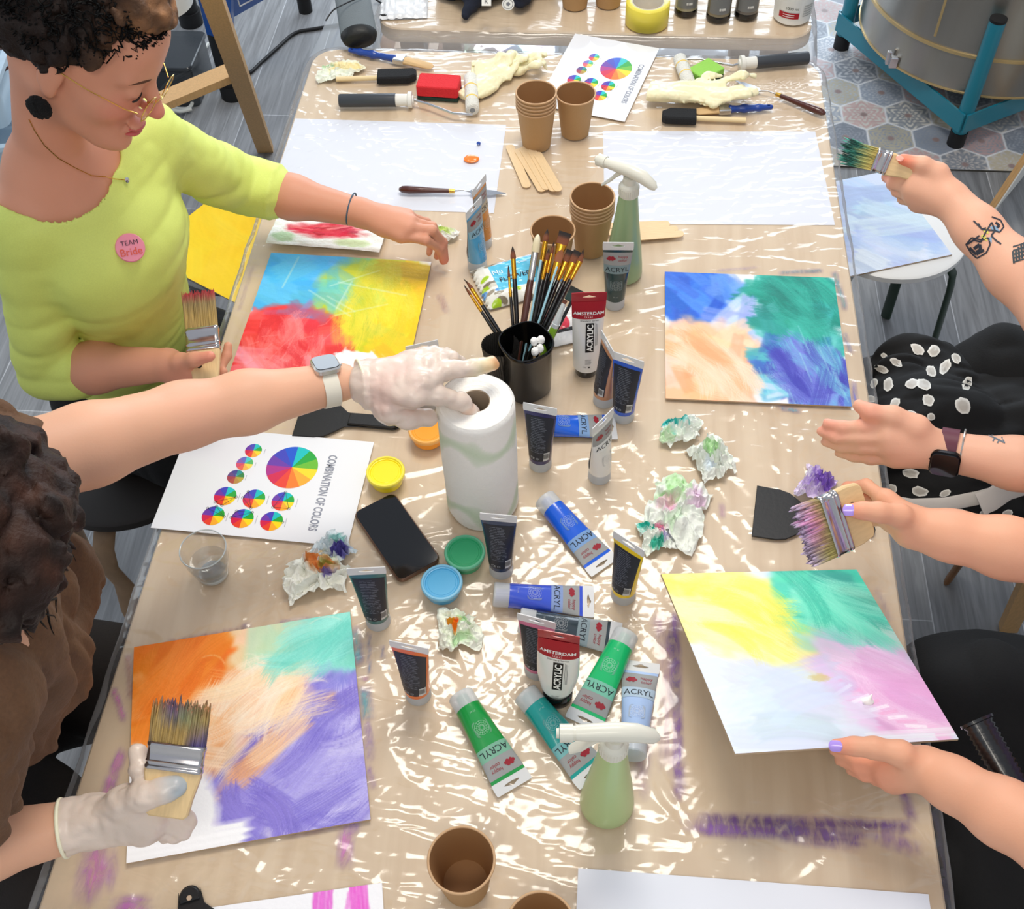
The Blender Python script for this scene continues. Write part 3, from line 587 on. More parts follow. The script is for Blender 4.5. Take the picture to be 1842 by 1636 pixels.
# ================================================================ modelling clay / paint pots with clear lids
def pot(u,v,col,label):
    t=thing('paint_pot',label,'paint pot',tuple(P(u,v)[:2])+(TZ+.0035,)); c=TUBE
    MB().lathe([(0,0),(.022,0),(.0245,.002),(.0275,.020),(.0275,.0225),(.0255,.0225),(0,.0225)],48,col).build('tub',amat('pot_tub',.35,coat=.2),t,angle=35)
    lc=tuple(np.clip(np.array(col)*.72+np.array([235,235,235])*.28,0,255))
    MB().lathe([(.0295,.0185),(.0302,.0200),(.0302,.0245),(.0290,.0262),(.0262,.0262),(.0252,.0240)],48,lc).build('lid_rim',amat('lid_rim_plastic',.3,coat=.3),t,angle=28)
    MB().lathe([(.0254,.0242),(.0238,.0240),(.0230,.0226),(.0205,.0226),(.0200,.0230),(0,.0230)],48,shade(col,1.02)).build('lid_top',amat('lid_top_plastic',.35,coat=.15),t,angle=25)
pot(697,868,(250,226,10),'small round pot of yellow paint with clear lid, beside the colour sheet corner')
pot(771,792,(252,160,38),'small round pot of orange paint, partly behind the kitchen roll')
pot(838,1012,(40,158,104),'small round pot of green paint touching the kitchen roll base')
pot(797,1066,(76,168,214),'small round pot of light blue paint with a pink speck, beside the phone')
# ================================================================ paper cups
KR=mat('kraft_paper',(178,142,98),.75,bump=.15,bscale=300); KI=mat('kraft_paper_inside',(158,116,74),.7); KRM=mat('kraft_rim',(198,160,120),.7)
def cup(loc,label,group=None):
    t=thing('paper_cup',label,'paper cup',loc,group=group)
    MB().lathe([(.0,.005),(.0262,.005),(.0265,0),(.0280,0),(.0382,.090)],56).build('wall',KR,t,angle=40)
    MB().lathe([(.0372,.090),(.0272,.007),(.0268,.0062),(0,.0062)],56).build('inner_wall',KI,t,angle=40)
    MB().lathe([(.0372,.0895),(.0370,.0912),(.0380,.0922),(.0397,.0918),(.0402,.0904),(.0396,.0890),(.0382,.0888)],56).build('rolled_rim',KRM,t,angle=80)
    return t
def stack(u,v,n,lab,grp):
    p=P(u,v); c0=cup((p[0],p[1],TZ+.0035),lab[0],grp)
    for k in range(1,n):
        c=copy_tree(c0); c.location=(p[0],p[1],TZ+.0035+k*.0075); c['label']=lab[k]
    return c0
bpy.context.view_layer.update()
stack(965,262,5,['bottom cup of the rear left stack of brown paper cups','second cup from below in the rear left stack','middle cup of the rear left stack of cups','second cup from the top in the rear left stack','topmost open cup of the rear left stack, left of the lone cup'],'rear left stack of paper cups')
stack(1062,450,5,['bottom cup of the cup stack beside the rear spray bottle','second lowest cup of the stack beside the rear spray bottle','middle cup of the stack beside the rear spray bottle','second cup from top in the stack by the rear spray bottle','topmost cup of the stack beside the rear spray bottle'],'stack of paper cups by the spray bottle')
def cup1(u,v,l): p=P(u,v); return cup((p[0],p[1],TZ+.0035),l)
cup1(1034,240,'single brown paper cup right of the rear left stack, on the colour sheet edge')
cup1(994,486,'single brown paper cup standing behind the brush pot')
cup1(838,1592,'open brown paper cup alone near the camera, left of the front spray bottle')
cup1(973,1708,'brown paper cup cut by the bottom frame edge')
# ================================================================ kitchen roll
p=P(869,904); t=thing('kitchen_roll','standing roll of white kitchen paper with faint green bands','paper roll',(p[0],p[1],TZ+.0035))
def rc(U,V):
    z=V*.238; w=fbm(U*7,V*3,5)+.0; c=np.tile(np.array([244,242,236],float),U.shape+(1,)); g=np.array([198,216,186.])
    for z0,a,wd in ((.185,.012,.015),(.030,.016,.014)):
        m=np.clip(1-np.abs(z-(z0+a*np.sin(U*19+1.2)+.02*(w-.5)))/wd*(1+.5*np.sin(U*31)),0,1)[...,None]**.5*.8; c=c*(1-m)+g*m
    return lin(c)
mb=MB(); mb.grid(lambda U,V:((.0545-.004*np.clip((V-.965)/.035,0,1)**2-.004*np.clip((.03-V)/.03,0,1)+.0007*noise2(U*14,V*6,3))*np.cos(U*6.2832),(.0545-.004*np.clip((V-.965)/.035,0,1)**2+.0007*noise2(U*14,V*6,3))*np.sin(U*6.2832),V*.238),96,60,rc,wrapu=True)
PAPER=amat('kitchen_paper',.85,.2,bump=.25,bscale=260)
mb.build('paper_sheets',PAPER,t,angle=60)
def tc_(U,V): r=.0505-V*.0305; return lin(np.tile(np.array([246,244,238.]),U.shape+(1,))*(1-.03*(noise2(r*900,U*3,2)[...,None])))
MB().grid(lambda U,V:((.0505-V*.0305+.0006*noise2(U*20,V*5,2))*np.cos(U*6.2832),(.0505-V*.0305+.0006*noise2(U*20,V*5,2))*np.sin(U*6.2832),.238-.0008*noise2(V*30,U*6,4)),72,24,tc_,wrapu=True).build('roll_end',PAPER,t,angle=60)
MB().lathe([(.0203,.2375),(.0192,.237),(.0190,.002),(0,.002)],48,(176,158,136)).build('cardboard_core',amat('core_cardboard',.8),t,angle=60)
ROLL=(p[0],p[1])
# ================================================================ spray bottles
def spray(u,v,rz,label,col,H=.185,tz=1.):
    p=P(u,v); t=thing('spray_bottle',label,'spray bottle',(p[0],p[1],TZ+.0035),rz)
    MB().lathe([(0,0),(.030,0),(.0335,.002),(.0345,.006),(.0335,.022),(.029,.065),(.022,.120),(.0165,H-.018),(.0148,H-.006),(.0135,H)],56,col).build('bottle',amat('green_bottle_'+str(int(col[0])),.32,coat=.15,sss=.0),t,angle=60)
    MK=mat('milky_white_plastic',(228,226,212),.35,coat=.2,alpha=.9)
    mb=MB(); mb.lathe([(.0150,H-.014),(.0168,H-.012),(.0168,H+.006),(.0140,H+.010),(.0115,H+.012),(.0108,H+.024),(0,H+.024)],40)
    for i in range(28):
        a=i*2*math.pi/28; mb.box((.0168*math.cos(a),.0168*math.sin(a),H-.003),(.0012,.0012,.016),M=None)
    mb.build('collar',MK,t,angle=40)
    # trigger head: long body towards -x with round nose
    hz=H+.030
    def sec(x,zc,hy,hz_): return (x,zc,hy,hz_)
    S=[(.050,hz-.010,.004,.003),(.044,hz-.006,.009,.0075),(.024,hz+.003,.0108,.0115),(.0,hz+.006,.0115,.0115),(-.022,hz+.005,.0105,.0100),(-.040,hz+.004,.0095,.0085),(-.044,hz+.004,.0090,.008)]
    MB().tube([(x,0,z) for x,z,_,_ in S],[(a,b) for _,_,a,b in S],20,flat=(0,1,0)).build('spray_head',MK,t,angle=50)
    MB().tube([(-.042,0,hz+.003),(-.047,0,hz+.003),(-.047,0,hz+.003),(-.062,0,hz+.003)],[.0085,.0085,.0105,.0105],18).tube([(-.0625,0,hz+.003),(-.066,0,hz+.003)],[.006,.0055],14).build('nozzle',MK,t,angle=40)
    MB().tube([(-.016,0,hz-.002),(-.026,0,hz-.014),(-.036,0,hz-.028),(-.050,0,hz-.043)],[(.007,.005),(.0075,.0035),(.0085,.003),(.006,.0022)],14,flat=(0,1,0)).build('trigger',MK,t,angle=50)
    return t
spray(1091,1448,math.radians(4),'green spray bottle with milky trigger head standing near the camera',(176,200,140))
spray(1120,494,math.radians(-30),'green spray bottle with milky trigger head standing beside the rear blank paper',(150,176,132),H=.192)
# ================================================================ wooden stir sticks
def stick(u0,v0,u1,v1,dz,label,L=None):
    a=P(u0,v0);b=P(u1,v1); c=(a+b)/2; L=np.linalg.norm((b-a)[:2]); an=math.atan2(b[1]-a[1],b[0]-a[0])
    o=MB().prism(rrect(L,.0175,.0086,6),0,.0016).build('wooden_stick',mat('birch_stick',(226,196,152),.6,bump=.15,bscale=60,stretch=(1,12,1),var=.06),angle=30)
    o.location=(c[0],c[1],TZ+.0036+dz); o.rotation_euler=(0,0,an); tag(o,label,'wooden stick'); return o
for i,(a,l) in enumerate((((916,264,949,341),'leftmost wooden stir stick fanned below the rear cup stack'),((931,272,977,349),'second wooden stick in the fan below the cup stack'),((940,270,985,347),'third wooden stick of the fan, lying over its neighbours'),((955,275,998,351),'fourth wooden stick of the fan in front of the cup stack'),((965,282,1006,352),'rightmost wooden stick of the fan below the cup stack'))): stick(*a,i*.0016,l)
for i,(a,l) in enumerate((((1095,410,1205,406),'uppermost wooden stick beside the rear spray bottle foot'),((1100,422,1219,416),'wooden stick lying under the others right of the rear spray bottle'),((1090,424,1214,418),'second wooden stick from the top right of the rear spray bottle'),((1100,438,1229,427),'lowest wooden stick of the four right of the rear spray bottle'))): stick(*a,i*.0016,l)
# ================================================================ papers, sheets and painted boards
WP=amat('white_board',.55,.4)
def flat(name,pts,z,th,m,label,cat,bev=0):
    a=[P(u,v,z+th)[:2] for u,v in pts]; c=np.mean(a,0); o=MB().prism([q-c for q in a],0,th,(240,242,246)).build(name,m,smooth=False); o.location=(c[0],c[1],z); return tag(o,label,cat)
def rectfit(pts,z):                                  # centre, width, height, turn from four corner points
    a=[P(u,v,z) for u,v in pts]; c=sum(a)/4; ex=(a[1]-a[0]+a[2]-a[3])/2; ey=(a[0]-a[3]+a[1]-a[2])/2
    return c,np.linalg.norm(ex),np.linalg.norm(ey),math.atan2(ex[1],ex[0])
PPR=mat('white_paper',(226,229,238),.6)
for pts,l in (([(533,215),(907,224),(892,386),(478,368)],'large blank white paper at rear left with an orange paint blob on it'),([(1092,237),(1468,237),(1500,406),(1080,403)],'large blank white paper at rear right under the film')):
    c,w_,h_,an=rectfit(pts,TZ); o=MB().box((0,0,.0003),(w_,h_,.0006)).build('drawing_paper',PPR,smooth=False); o.location=(c[0],c[1],TZ+.0003); o.rotation_euler=(0,0,an); tag(o,l,'paper')
# blob of orange, fleck of blue on the left paper
def dab(u,v,r,col,name,label,sy=.8,h=.003):
    p=P(u,v); s=SDF((p[0]-r*1.6,p[1]-r*1.6,TZ+.002),(p[0]+r*1.6,p[1]+r*1.6,TZ+.004+h*3),r/14)
    rg=np.random.default_rng(int(u))
    s.ell((p[0],p[1],TZ+.004),(r,r*sy,h),.003)
    for i in range(5): a=rg.uniform(0,6.28); s.ell((p[0]+r*.5*math.cos(a),p[1]+r*.4*math.sin(a),TZ+.004+h*.3),(r*.4,r*.35,h*.8),.003)
    return tag(s.build(name,mat('paint_'+name+str(int(u)),col,.25,coat=.5)),label,'paint blob')
dab(848,289,.0155,(250,130,40),'paint_blob','wet orange paint blob on the rear left blank paper')
dab(861,261,.0035,(30,70,160),'paint_drop','tiny dark blue paint drop on the rear left paper',1.8,.002)
PAINT=amat('acrylic_paint_film',.38,.5,bump=.12,bscale=140); BOARD=mat('fibreboard_edge',(186,160,130),.7)
def board(name,label,cv,w,h,th,M):
    t=thing(name,label,'painting',M=M); MB().box((0,0,th/2),(w,h,th)).build('board',BOARD,t,smooth=False); boardmesh(cv,w,h,th,'painted_face',PAINT,t); return t
def blur(cv,k=2):
    for _ in range(k): c=cv.C; c[1:-1,1:-1]=(c[1:-1,1:-1]*2+c[:-2,1:-1]+c[2:,1:-1]+c[1:-1,:-2]+c[1:-1,2:])/6
def streaks(cv,c,r,cols,ang,n=24,a=.4,w=.12,L=.34,jit=.35,seed=1):
    rg=np.random.default_rng(seed)
    for i in range(n):
        th=rg.uniform(0,6.28);q=math.sqrt(rg.uniform(0,1)); x,y=c[0]+r[0]*q*math.cos(th),c[1]+r[1]*q*math.sin(th); an=ang+rg.normal(0,jit); l=L*rg.uniform(.6,1.2)/2
        cv.stroke((x-l*math.cos(an),y-l*math.sin(an)),(x+l*math.cos(an),y+l*math.sin(an)),w*rg.uniform(.6,1.2),cols[rg.integers(len(cols))],a,1.1,.25,freq=26,bend=rg.normal(0,.03))
def newcv(base=(236,237,240),n=280): return Canvas(0,1,1,0,n,n,base)   # x right, y down (0 at the top)
def cvflip(cv): cv.C=cv.C[:,::-1] if False else cv.C; return cv
def Mflat(pts,z):
    c,w_,h_,an=rectfit(pts,z); return T(c[0],c[1],z)@Matrix.Rotation(an,4,'Z')
# canvases use y down, so the grid runs from y=1 (near edge) to y=0 (far edge)
# --- upper left
cv=newcv(); BL=(74,178,236);YE=(250,206,14);GN=(196,206,40);RE=(240,62,66)
cv.blob((.22,.22),(.48,.34),BL,.1,1,3,.2);cv.patch((.22,.22),(.22,.16),(BL,(96,190,240),(60,168,230)),20,.2,.4,.3)
cv.blob((.70,.36),(.34,.44),GN,.25,.95,3,.25);cv.blob((.88,.42),(.30,.36),YE,.3,.95,3,.2)
cv.patch((.9,.35),(.12,.25),(YE,(252,214,30),(240,196,6)),24,.16,.3,1.4,.4);cv.patch((.62,.38),(.10,.3),(GN,(176,206,60),(210,210,30),(150,200,90)),22,.14,.3,1.5,.5,a=.6)
cv.stroke((.66,.06),(1.02,.10),.14,(200,166,10),.8,.5);cv.patch((.48,.3),(.07,.16),((130,204,180),(110,196,200),(150,210,130)),10,.1,.25,1.1,.5,a=.6)
cv.patch((.70,.68),(.18,.07),(GN,(220,206,20),(200,200,50)),12,.12,.25,.7,.4);cv.patch((.9,.72),(.12,.06),(YE,(255,220,60)),10,.1,.2,.6,.6,a=.7)
cv.blob((.25,.78),(.36,.34),RE,.12,1,3,.15);cv.patch((.26,.74),(.26,.2),(RE,(236,52,60),(246,84,84),(226,50,56)),46,.12,.35,.1,.6,a=.75);cv.patch((.12,.9),(.12,.12),((246,150,160),(250,180,190)),8,.1,.25,.3,.3,a=.5)
cv.patch((.30,.49),(.18,.02),((160,110,150),(120,130,190),(190,90,120)),16,.05,.2,.1,.5,a=.6)
blur(cv,4)
streaks(cv,(.26,.76),(.22,.18),((250,120,120),(220,44,54),(255,150,150)),1.3,40,.5,.08,.2,seed=14);streaks(cv,(.75,.4),(.2,.3),((250,224,60),(206,200,30),(214,220,90)),1.4,30,.4,seed=15)
for a in (((.46,.22),(.9,.30)),((.42,.34),(.62,.46)),((.5,.50),(.8,.38)),((.42,.26),(.7,.1)),((.18,.02),(.14,.3)),((.3,.3),(.6,.5)),((.55,.2),(.5,.45))): cv.stroke(*a,.016,(215,236,220),.4,.7,.4)
for i in range(30): x=RNG.uniform(.02,.48);y=RNG.uniform(.56,.95); cv.stroke((x,y),(x+RNG.normal(0,.05),y+RNG.normal(0,.08)),.010,(255,140,140),.45,.7,.5)
cv.blob((.70,.94),(.24,.18),(246,246,246),.12,1,5,.3);cv.patch((.47,.93),(.02,.06),((244,130,140),(250,160,170)),6,.03,.2,1.0,.2,a=.6);cv.stroke((.8,.72),(.93,.86),.10,(246,190,20),.9,.6)
board('painted_board','square painting in blue, yellow-green and red lying by the lime-shirted woman',cv,.30,.30,.003,Mflat([(487,463),(781,480),(722,688),(415,668)],TZ+.0042))
# --- upper right
cv=newcv(); B1=(40,104,214);TE=(14,146,128);PE=(248,190,146);IN=(84,84,190)
cv.patch((.5,.45),(.3,.3),((214,222,240),(190,206,238),(236,238,244)),20,.2,.4,.8,.8)
cv.blob((.16,.16),(.26,.26),B1,.2,1,3,.25);cv.patch((.18,.18),(.18,.16),(B1,(50,118,226),(30,90,200),(70,130,226)),34,.11,.34,1.0,.8,a=.85)
cv.patch((.36,.14),(.08,.1),((120,160,228),(90,140,224)),8,.1,.24,1.4,.4,a=.6);cv.blob((.8,.18),(.27,.27),TE,.15,1,3,.2);cv.patch((.78,.16),(.20,.13),(TE,(20,156,138),(8,130,116),(40,168,150)),34,.14,.36,.8,.6)
cv.patch((.45,.38),(.09,.12),((200,212,240),(230,236,246),(150,180,230)),14,.1,.3,1.0,.8,a=.7)
cv.blob((.22,.76),(.36,.36),PE,.2,1,3,.25);cv.patch((.28,.72),(.26,.2),(PE,(246,176,126),(250,204,170),(244,168,120),(250,214,188)),46,.11,.36,.9,.9,a=.7)
cv.patch((.8,.52),(.18,.13),((60,176,168),(80,190,180),(40,160,150),(110,204,196)),24,.14,.36,1.5,.6,a=.8);cv.patch((.62,.42),(.07,.1),(TE,(40,160,150)),10,.10,.26,1.0,.5,a=.8)
cv.patch((.62,.68),(.1,.07),((60,164,180),(76,110,200),(90,190,190)),16,.09,.3,-.3,.5,a=.75);cv.patch((.82,.78),(.17,.16),(IN,(70,70,180),(100,120,206),(60,150,190),(84,60,170)),44,.10,.34,1.1,.6,a=.8)
cv.patch((.62,.88),(.08,.08),((220,226,240),(90,110,206),(100,190,210)),12,.08,.26,-.4,.4,a=.7);cv.patch((.9,.95),(.09,.04),((74,50,160),(120,200,230),(80,90,200)),12,.05,.2,1.5,.3,a=.7)
blur(cv,5)
streaks(cv,(.25,.75),(.2,.18),((252,220,196),(242,166,116),(250,206,170)),.8,30,.55,seed=11);streaks(cv,(.8,.25),(.16,.2),((50,176,156),(6,120,108)),.7,30,.45,seed=12);streaks(cv,(.8,.78),(.16,.16),((120,130,216),(60,60,170),(110,200,214)),1.2,34,.55,seed=13)
for i in range(8): x=RNG.uniform(.5,1);y=RNG.uniform(.4,1); cv.stroke((x,y),(x+.05,y+.22),.012,(160,220,226),.35,.8,.5)
board('painted_board','square painting in blue, teal and peach lying right of the standing tubes',cv,.30,.30,.003,Mflat([(1198,492),(1508,503),(1527,733),(1190,718)],TZ+.0042))
# --- lower left
cv=newcv(); OR=(238,116,18);MI=(120,222,206);PU=(130,116,206)
cv.blob((.42,.3),(.4,.3),(248,206,160),.3,1,3,.2);cv.patch((.45,.25),(.25,.2),((250,214,170),(246,190,130),(252,226,196)),34,.14,.4,-.4,.6,a=.7)
cv.blob((.14,.22),(.30,.27),OR,.2,1,3,.2);cv.patch((.14,.16),(.18,.14),(OR,(244,128,30),(232,104,10)),30,.14,.4,-.9,.4);cv.patch((.2,.38),(.2,.1),(OR,(246,150,70),(250,176,110)),22,.1,.36,.2,.4,a=.7)
cv.blob((.88,.12),(.27,.24),MI,.2,1,3,.15);cv.patch((.86,.12),(.15,.14),(MI,(104,214,198),(146,230,214)),26,.13,.36,-.4,.5);cv.patch((.66,.14),(.10,.12),((206,216,176),(226,212,166),(180,220,196)),18,.12,.34,1.5,.4,a=.6)
cv.blob((.78,.68),(.36,.40),PU,.2,1,3,.2);cv.patch((.78,.66),(.24,.3),(PU,(120,104,200),(146,134,216),(160,150,222),(112,98,196)),70,.11,.40,-.5,.8,a=.75)
cv.patch((.52,.9),(.12,.1),((140,126,210),(236,234,246),(150,140,216)),16,.10,.34,.5,.4,a=.7);cv.patch((.46,.8),(.1,.08),(PU,(150,140,214)),12,.07,.3,.9,.4,a=.75)
cv.patch((.5,.5),(.24,.14),((246,180,116),(236,176,130),(250,200,150),(220,180,170)),44,.12,.34,-.8,.6,a=.7);cv.patch((.52,.68),(.08,.10),((208,160,150),(220,170,140)),14,.1,.26,1.4,.5,a=.6)
blur(cv,12)
streaks(cv,(.76,.68),(.22,.28),((176,168,230),(108,94,196),(150,140,220),(204,198,240)),-.5,60,.55,seed=3);streaks(cv,(.5,.45),(.26,.2),((252,222,180),(240,170,110),(250,232,210)),-.7,34,.5,seed=4);streaks(cv,(.86,.13),(.13,.1),((150,232,218),(96,206,190)),-.3,16,.5,seed=5);streaks(cv,(.16,.2),(.13,.14),((246,140,50),(226,100,10)),-.9,16,.45,seed=6);streaks(cv,(.55,.88),(.1,.08),((140,126,212),(120,106,200)),.9,10,.8,.10,.26,seed=7)
for i in range(10): x=RNG.uniform(.3,.9);y=RNG.uniform(.02,.5); cv.stroke((x,y),(x+RNG.normal(0,.1),y+RNG.normal(0,.05)),.014,(252,240,220),.3,.9,.6,bend=.03)
cv.blob((.14,.84),(.22,.3),(245,245,247),.2,1,3,.15);cv.stroke((-.1,1.0),(.5,1.0),.22,(245,245,247),1,.4,.2)
cv.stroke((.1,.52),(.4,.62),.10,(248,216,184),.7,.8)
for i in range(0): cv.stroke((.31+i*.012,.93-i*.016),(.50+i*.01,.74-i*.006),.020,(140,126,210),.5,.7,.5)
board('painted_board','square painting in orange, mint and purple lying under the gloved hand with a brush',cv,.305,.305,.0035,Mflat([(237,1177),(632,1112),(667,1465),(233,1543)],TZ+.0042))
# --- held, lower right
cv=newcv((222,229,242)); YL=(246,240,128);G2=(64,204,172);PN=(232,180,220)
cv.blob((.26,.22),(.42,.26),YL,.2,1,3,.2,ang=.5);cv.patch((.22,.2),(.24,.16),(YL,(248,242,150),(250,238,100),(246,244,170)),40,.13,.40,.6,.5,a=.8);cv.patch((.42,.42),(.18,.14),(YL,(244,240,150),(248,244,170)),30,.12,.34,.8,.4,a=.85);cv.stroke((.42,.40),(.5,.66),.16,(246,240,150),.9,.5);cv.stroke((.0,.1),(.06,.42),.14,YL,.9,.5)
cv.blob((.78,.18),(.28,.28),G2,.2,1,3,.2);cv.patch((.78,.16),(.18,.14),(G2,(40,180,150),(90,214,186),(70,160,146)),34,.13,.36,.9,.6);cv.patch((.72,.36),(.18,.12),((120,220,190),(90,210,180),(170,232,210),(190,226,190)),30,.12,.34,.7,.4,a=.75);cv.patch((.88,.46),(.1,.1),((170,226,210),(200,232,224)),14,.12,.3,.8,.4,a=.6)
cv.blob((.80,.72),(.26,.26),PN,.25,1,3,.2);cv.patch((.80,.70),(.20,.2),(PN,(236,190,226),(228,170,214),(240,206,232)),44,.13,.36,.7,.5,a=.75);cv.patch((.66,.56),(.06,.08),((214,196,224),(226,206,230)),10,.1,.26,1.3,.4,a=.6)
blur(cv,18)
streaks(cv,(.78,.22),(.18,.16),((110,226,194),(40,172,146),(150,232,206)),.9,30,.5,seed=8);streaks(cv,(.3,.3),(.26,.18),((250,246,180),(240,232,90)),.6,34,.5,seed=9);streaks(cv,(.8,.7),(.18,.16),((240,206,232),(224,164,210)),.7,26,.45,seed=10)
for i in range(10): cv.stroke((.52+i*.03,.72+i*.022),(.62+i*.03,.66+i*.03),.022,(250,246,252) if i%2 else (236,170,210),.7,.7,.4)
cv.stroke((.6,.96),(1.0,.96),.05,(238,240,244),.6,.9);cv.stroke((.4,.98),(.9,.99),.06,(232,236,244),.8,.7);cv.patch((.3,.78),(.3,.16),((208,220,240),(218,226,240),(204,216,238)),16,.2,.5,.1,.3,a=.5)
cv.blob((.52,.645),(.045,.02),(210,190,120),.6,.7)
Q=[np.array(q) for q in ([.1102,.8209,.8241],[.3955,.8869,.7589],[.4756,.6054,.8246],[.1903,.5393,.8898])]
hc=sum(Q)/4; hx=Vector((Q[1]-Q[0]+Q[2]-Q[3])/2).normalized(); hy=Vector((Q[0]-Q[3]+Q[1]-Q[2])/2).normalized(); hz=hx.cross(hy).normalized(); hy=hz.cross(hx)
HM=Matrix([[hx[0],hy[0],hz[0],hc[0]],[hx[1],hy[1],hz[1],hc[1]],[hx[2],hy[2],hz[2],hc[2]],[0,0,0,1]])
board('painted_board','square painting in yellow, green and pink held tilted above the table',cv,.30,.30,.003,HM@T(0,0,-.003))
s=SDF((-.02,-.02,-.004),(.02,.02,.02),.0007); s.ell((0,0,.0),(.0085,.0065,.003),.003).cone((0,0,.001),(.004,.003,.008),.0042,.0012,.003).cone((-.004,-.002,.001),(-.008,-.003,.003),.003,.0015,.003)
o=s.build('paint_dollop',mat('white_wet_paint',(246,244,240),.3,coat=.4)); o.matrix_world=HM@T(.055,-.085,.0005); tag(o,'small white paint dollop on the pink corner of the held painting','paint blob')
# --- laminated colour wheel sheets
def wheel(mb,cx,cy,r,rows=None,sat=1,val=1,n=12,off=0):
    hues=[(20,196,196),(40,170,60),(110,190,50),(252,222,40),(252,176,50),(246,130,40),(236,70,50),(214,40,80),(176,50,140),(110,60,170),(66,70,190),(30,90,210)]
    for i in range(n):
        c=np.array(hues[int(i*12/n)],float); c=(c*sat+ (1-sat)*235)*val
        a0=math.pi/2-i*2*math.pi/n; a1=a0-2*math.pi/n; p=[(cx,cy,off)]+[(cx+r*math.cos(a),cy+r*math.sin(a),off) for a in np.linspace(a0,a1,6)]
        mb.add(p,[tuple(range(len(p)))[::-1]],tuple(c))
LAM=amat('laminated_print',.12,.6,coat=.6)
def sheet(label,M,w=.303,h=.197):
    t=thing('colour_chart',label,'colour chart',M=M); MB().box((0,0,.0004),(w,h,.0008),(238,240,244)).build('laminate',LAM,t,smooth=False)
    mb=MB(); z=.0010
    wheel(mb,.034,.036,.041,off=z)
    for (x,y,s_,v_) in ((-.036,.062,1,1),(-.043,.035,.75,1),(-.050,.008,.8,.75)): wheel(mb,x,y,.0135,sat=s_,val=v_,n=8,off=z)
    pos=[(-.056,-.030),(-.010,-.030),(.036,-.030),(-.064,-.068),(-.018,-.068),(.028,-.068)]
    rg=np.random.default_rng(5)
    for k,(x,y) in enumerate(pos):
        wheel(mb,x,y,.0175,n=8,off=z)
        ks=[rg.integers(0,8) for _ in range(3)]; pp=[(x+.0175*math.cos(q*math.pi/4),y+.0175*math.sin(q*math.pi/4)) for q in sorted(set(ks))]
        for q in pp:
            for rr in ring2(q[0],q[1],.0019,.0025,12): mb.add([(a,b,z+.0002) for a,b in rr],[(0,1,2,3)],(60,60,60))
        for a_,b_ in zip(pp,pp[1:]+pp[:1]):
            d=np.array(b_)-np.array(a_); L=np.linalg.norm(d)
            if L<1e-4: continue
            n_=np.array([-d[1],d[0]])/L*.0003; mb.add([(*(np.array(a_)+n_),z+.0002),(*(np.array(b_)+n_),z+.0002),(*(np.array(b_)-n_),z+.0002),(*(np.array(a_)-n_),z+.0002)],[(0,3,2,1)],(60,60,60))
    for (x,y,l) in [(-.018,.062,.010),(-.026,.035,.008),(-.034,.008,.010)]+[(x+.0215,y,.016) for x,y in pos]: mb.add([(x,y+l/2,z),(x+.0012,y+l/2,z),(x+.0012,y-l/2,z),(x,y-l/2,z)],[(0,3,2,1)],(190,192,198))
    v,f=text2d('COMBINATION OF COLORS',.0165,.03,.80); v=v*[.86,1.15]; v=np.stack([v[:,1],-v[:,0]],1)+[.094,-.006]; mb.add(np.c_[v,np.full(len(v),z)],f,(146,150,162))
    mb.build('print',LAM,t,smooth=False); return t
def Msheet(pts,z): c,w_,h_,an=rectfit(pts,z); return T(c[0],c[1],z)@Matrix.Rotation(an,4,'Z'),w_,h_
M_,w_,h_=Msheet([(345,775),(672,797),(622,983),(272,942)],TZ+.0046)
# the sheet's own skew is kept as its true right-angled shape
sheet('white colour chart with colour wheels lying beside the water glass',M_,.306,.20)
a=P(1010,65,TZ);bq=P(1185,98,TZ);c_=P(1150,222,TZ)
ex=bq-a; an=math.atan2(ex[1],ex[0]); cc=(a+c_)/2
t2=sheet('colour chart lying at the table far end beneath the lone paper cup',T(cc[0],cc[1],TZ+.0046)@Matrix.Rotation(an+.02,4,'Z')@Matrix.Scale(.82,4,(1,0,0)),.235,.275)
# ================================================================ phone
c,w_,h_,an=rectfit([(640,925),(700,893),(793,1003),(722,1040)],TZ+.012)
t=thing('phone','black smartphone lying face up with brown-gold edge','phone',(c[0],c[1],TZ+.0038),an)
MB().prism(rrect(.0715,.146,.011,6),0,.0085,bev=.0012).build('case',mat('bronze_metal',(120,92,76),.3,.8),t,angle=30)
MB().prism(rrect(.0680,.1425,.0095,6),.0082,.0092).build('screen',mat('phone_glass',(8,9,12),.08,coat=.3),t,angle=30)
# ================================================================ water glass
p=P(386,1036); t=thing('water_glass','small clear drinking glass of water standing beside the colour chart','glass',(p[0],p[1],TZ+.0038))
def thin_glass(name,tint,ior):
    m,nt,b=newmat(name); L=nt.links.new; g=node(nt,'ShaderNodeBsdfGlossy'); g.inputs['Roughness'].default_value=.02; t_=node(nt,'ShaderNodeBsdfTransparent'); t_.inputs[0].default_value=(*tint,1); f=schlick(nt,.10); x=node(nt,'ShaderNodeMixShader'); L(f,x.inputs[0]); L(t_.outputs[0],x.inputs[1]); L(g.outputs[0],x.inputs[2]); L(x.outputs[0],nt.nodes['Material Output'].inputs['Surface']); return m
GLS=thin_glass('clear_glass',(.985,.99,.99),1.5)
MB().lathe([(0,0),(.019,0),(.022,.002),(.0245,.010),(.0315,.045),(.0335,.068),(.0335,.0688),(.0323,.0688),(.0315,.067),(.0297,.045),(.0225,.012),(.018,.0075),(0,.0068)],56).build('glass_wall',GLS,t,angle=60)
MB().lathe([(0,.0069),(.0178,.0076),(.0224,.0121),(.0282,.034),(0,.034)],48).build('water',thin_glass('water',(.95,.965,.97),1.4),t,angle=40)
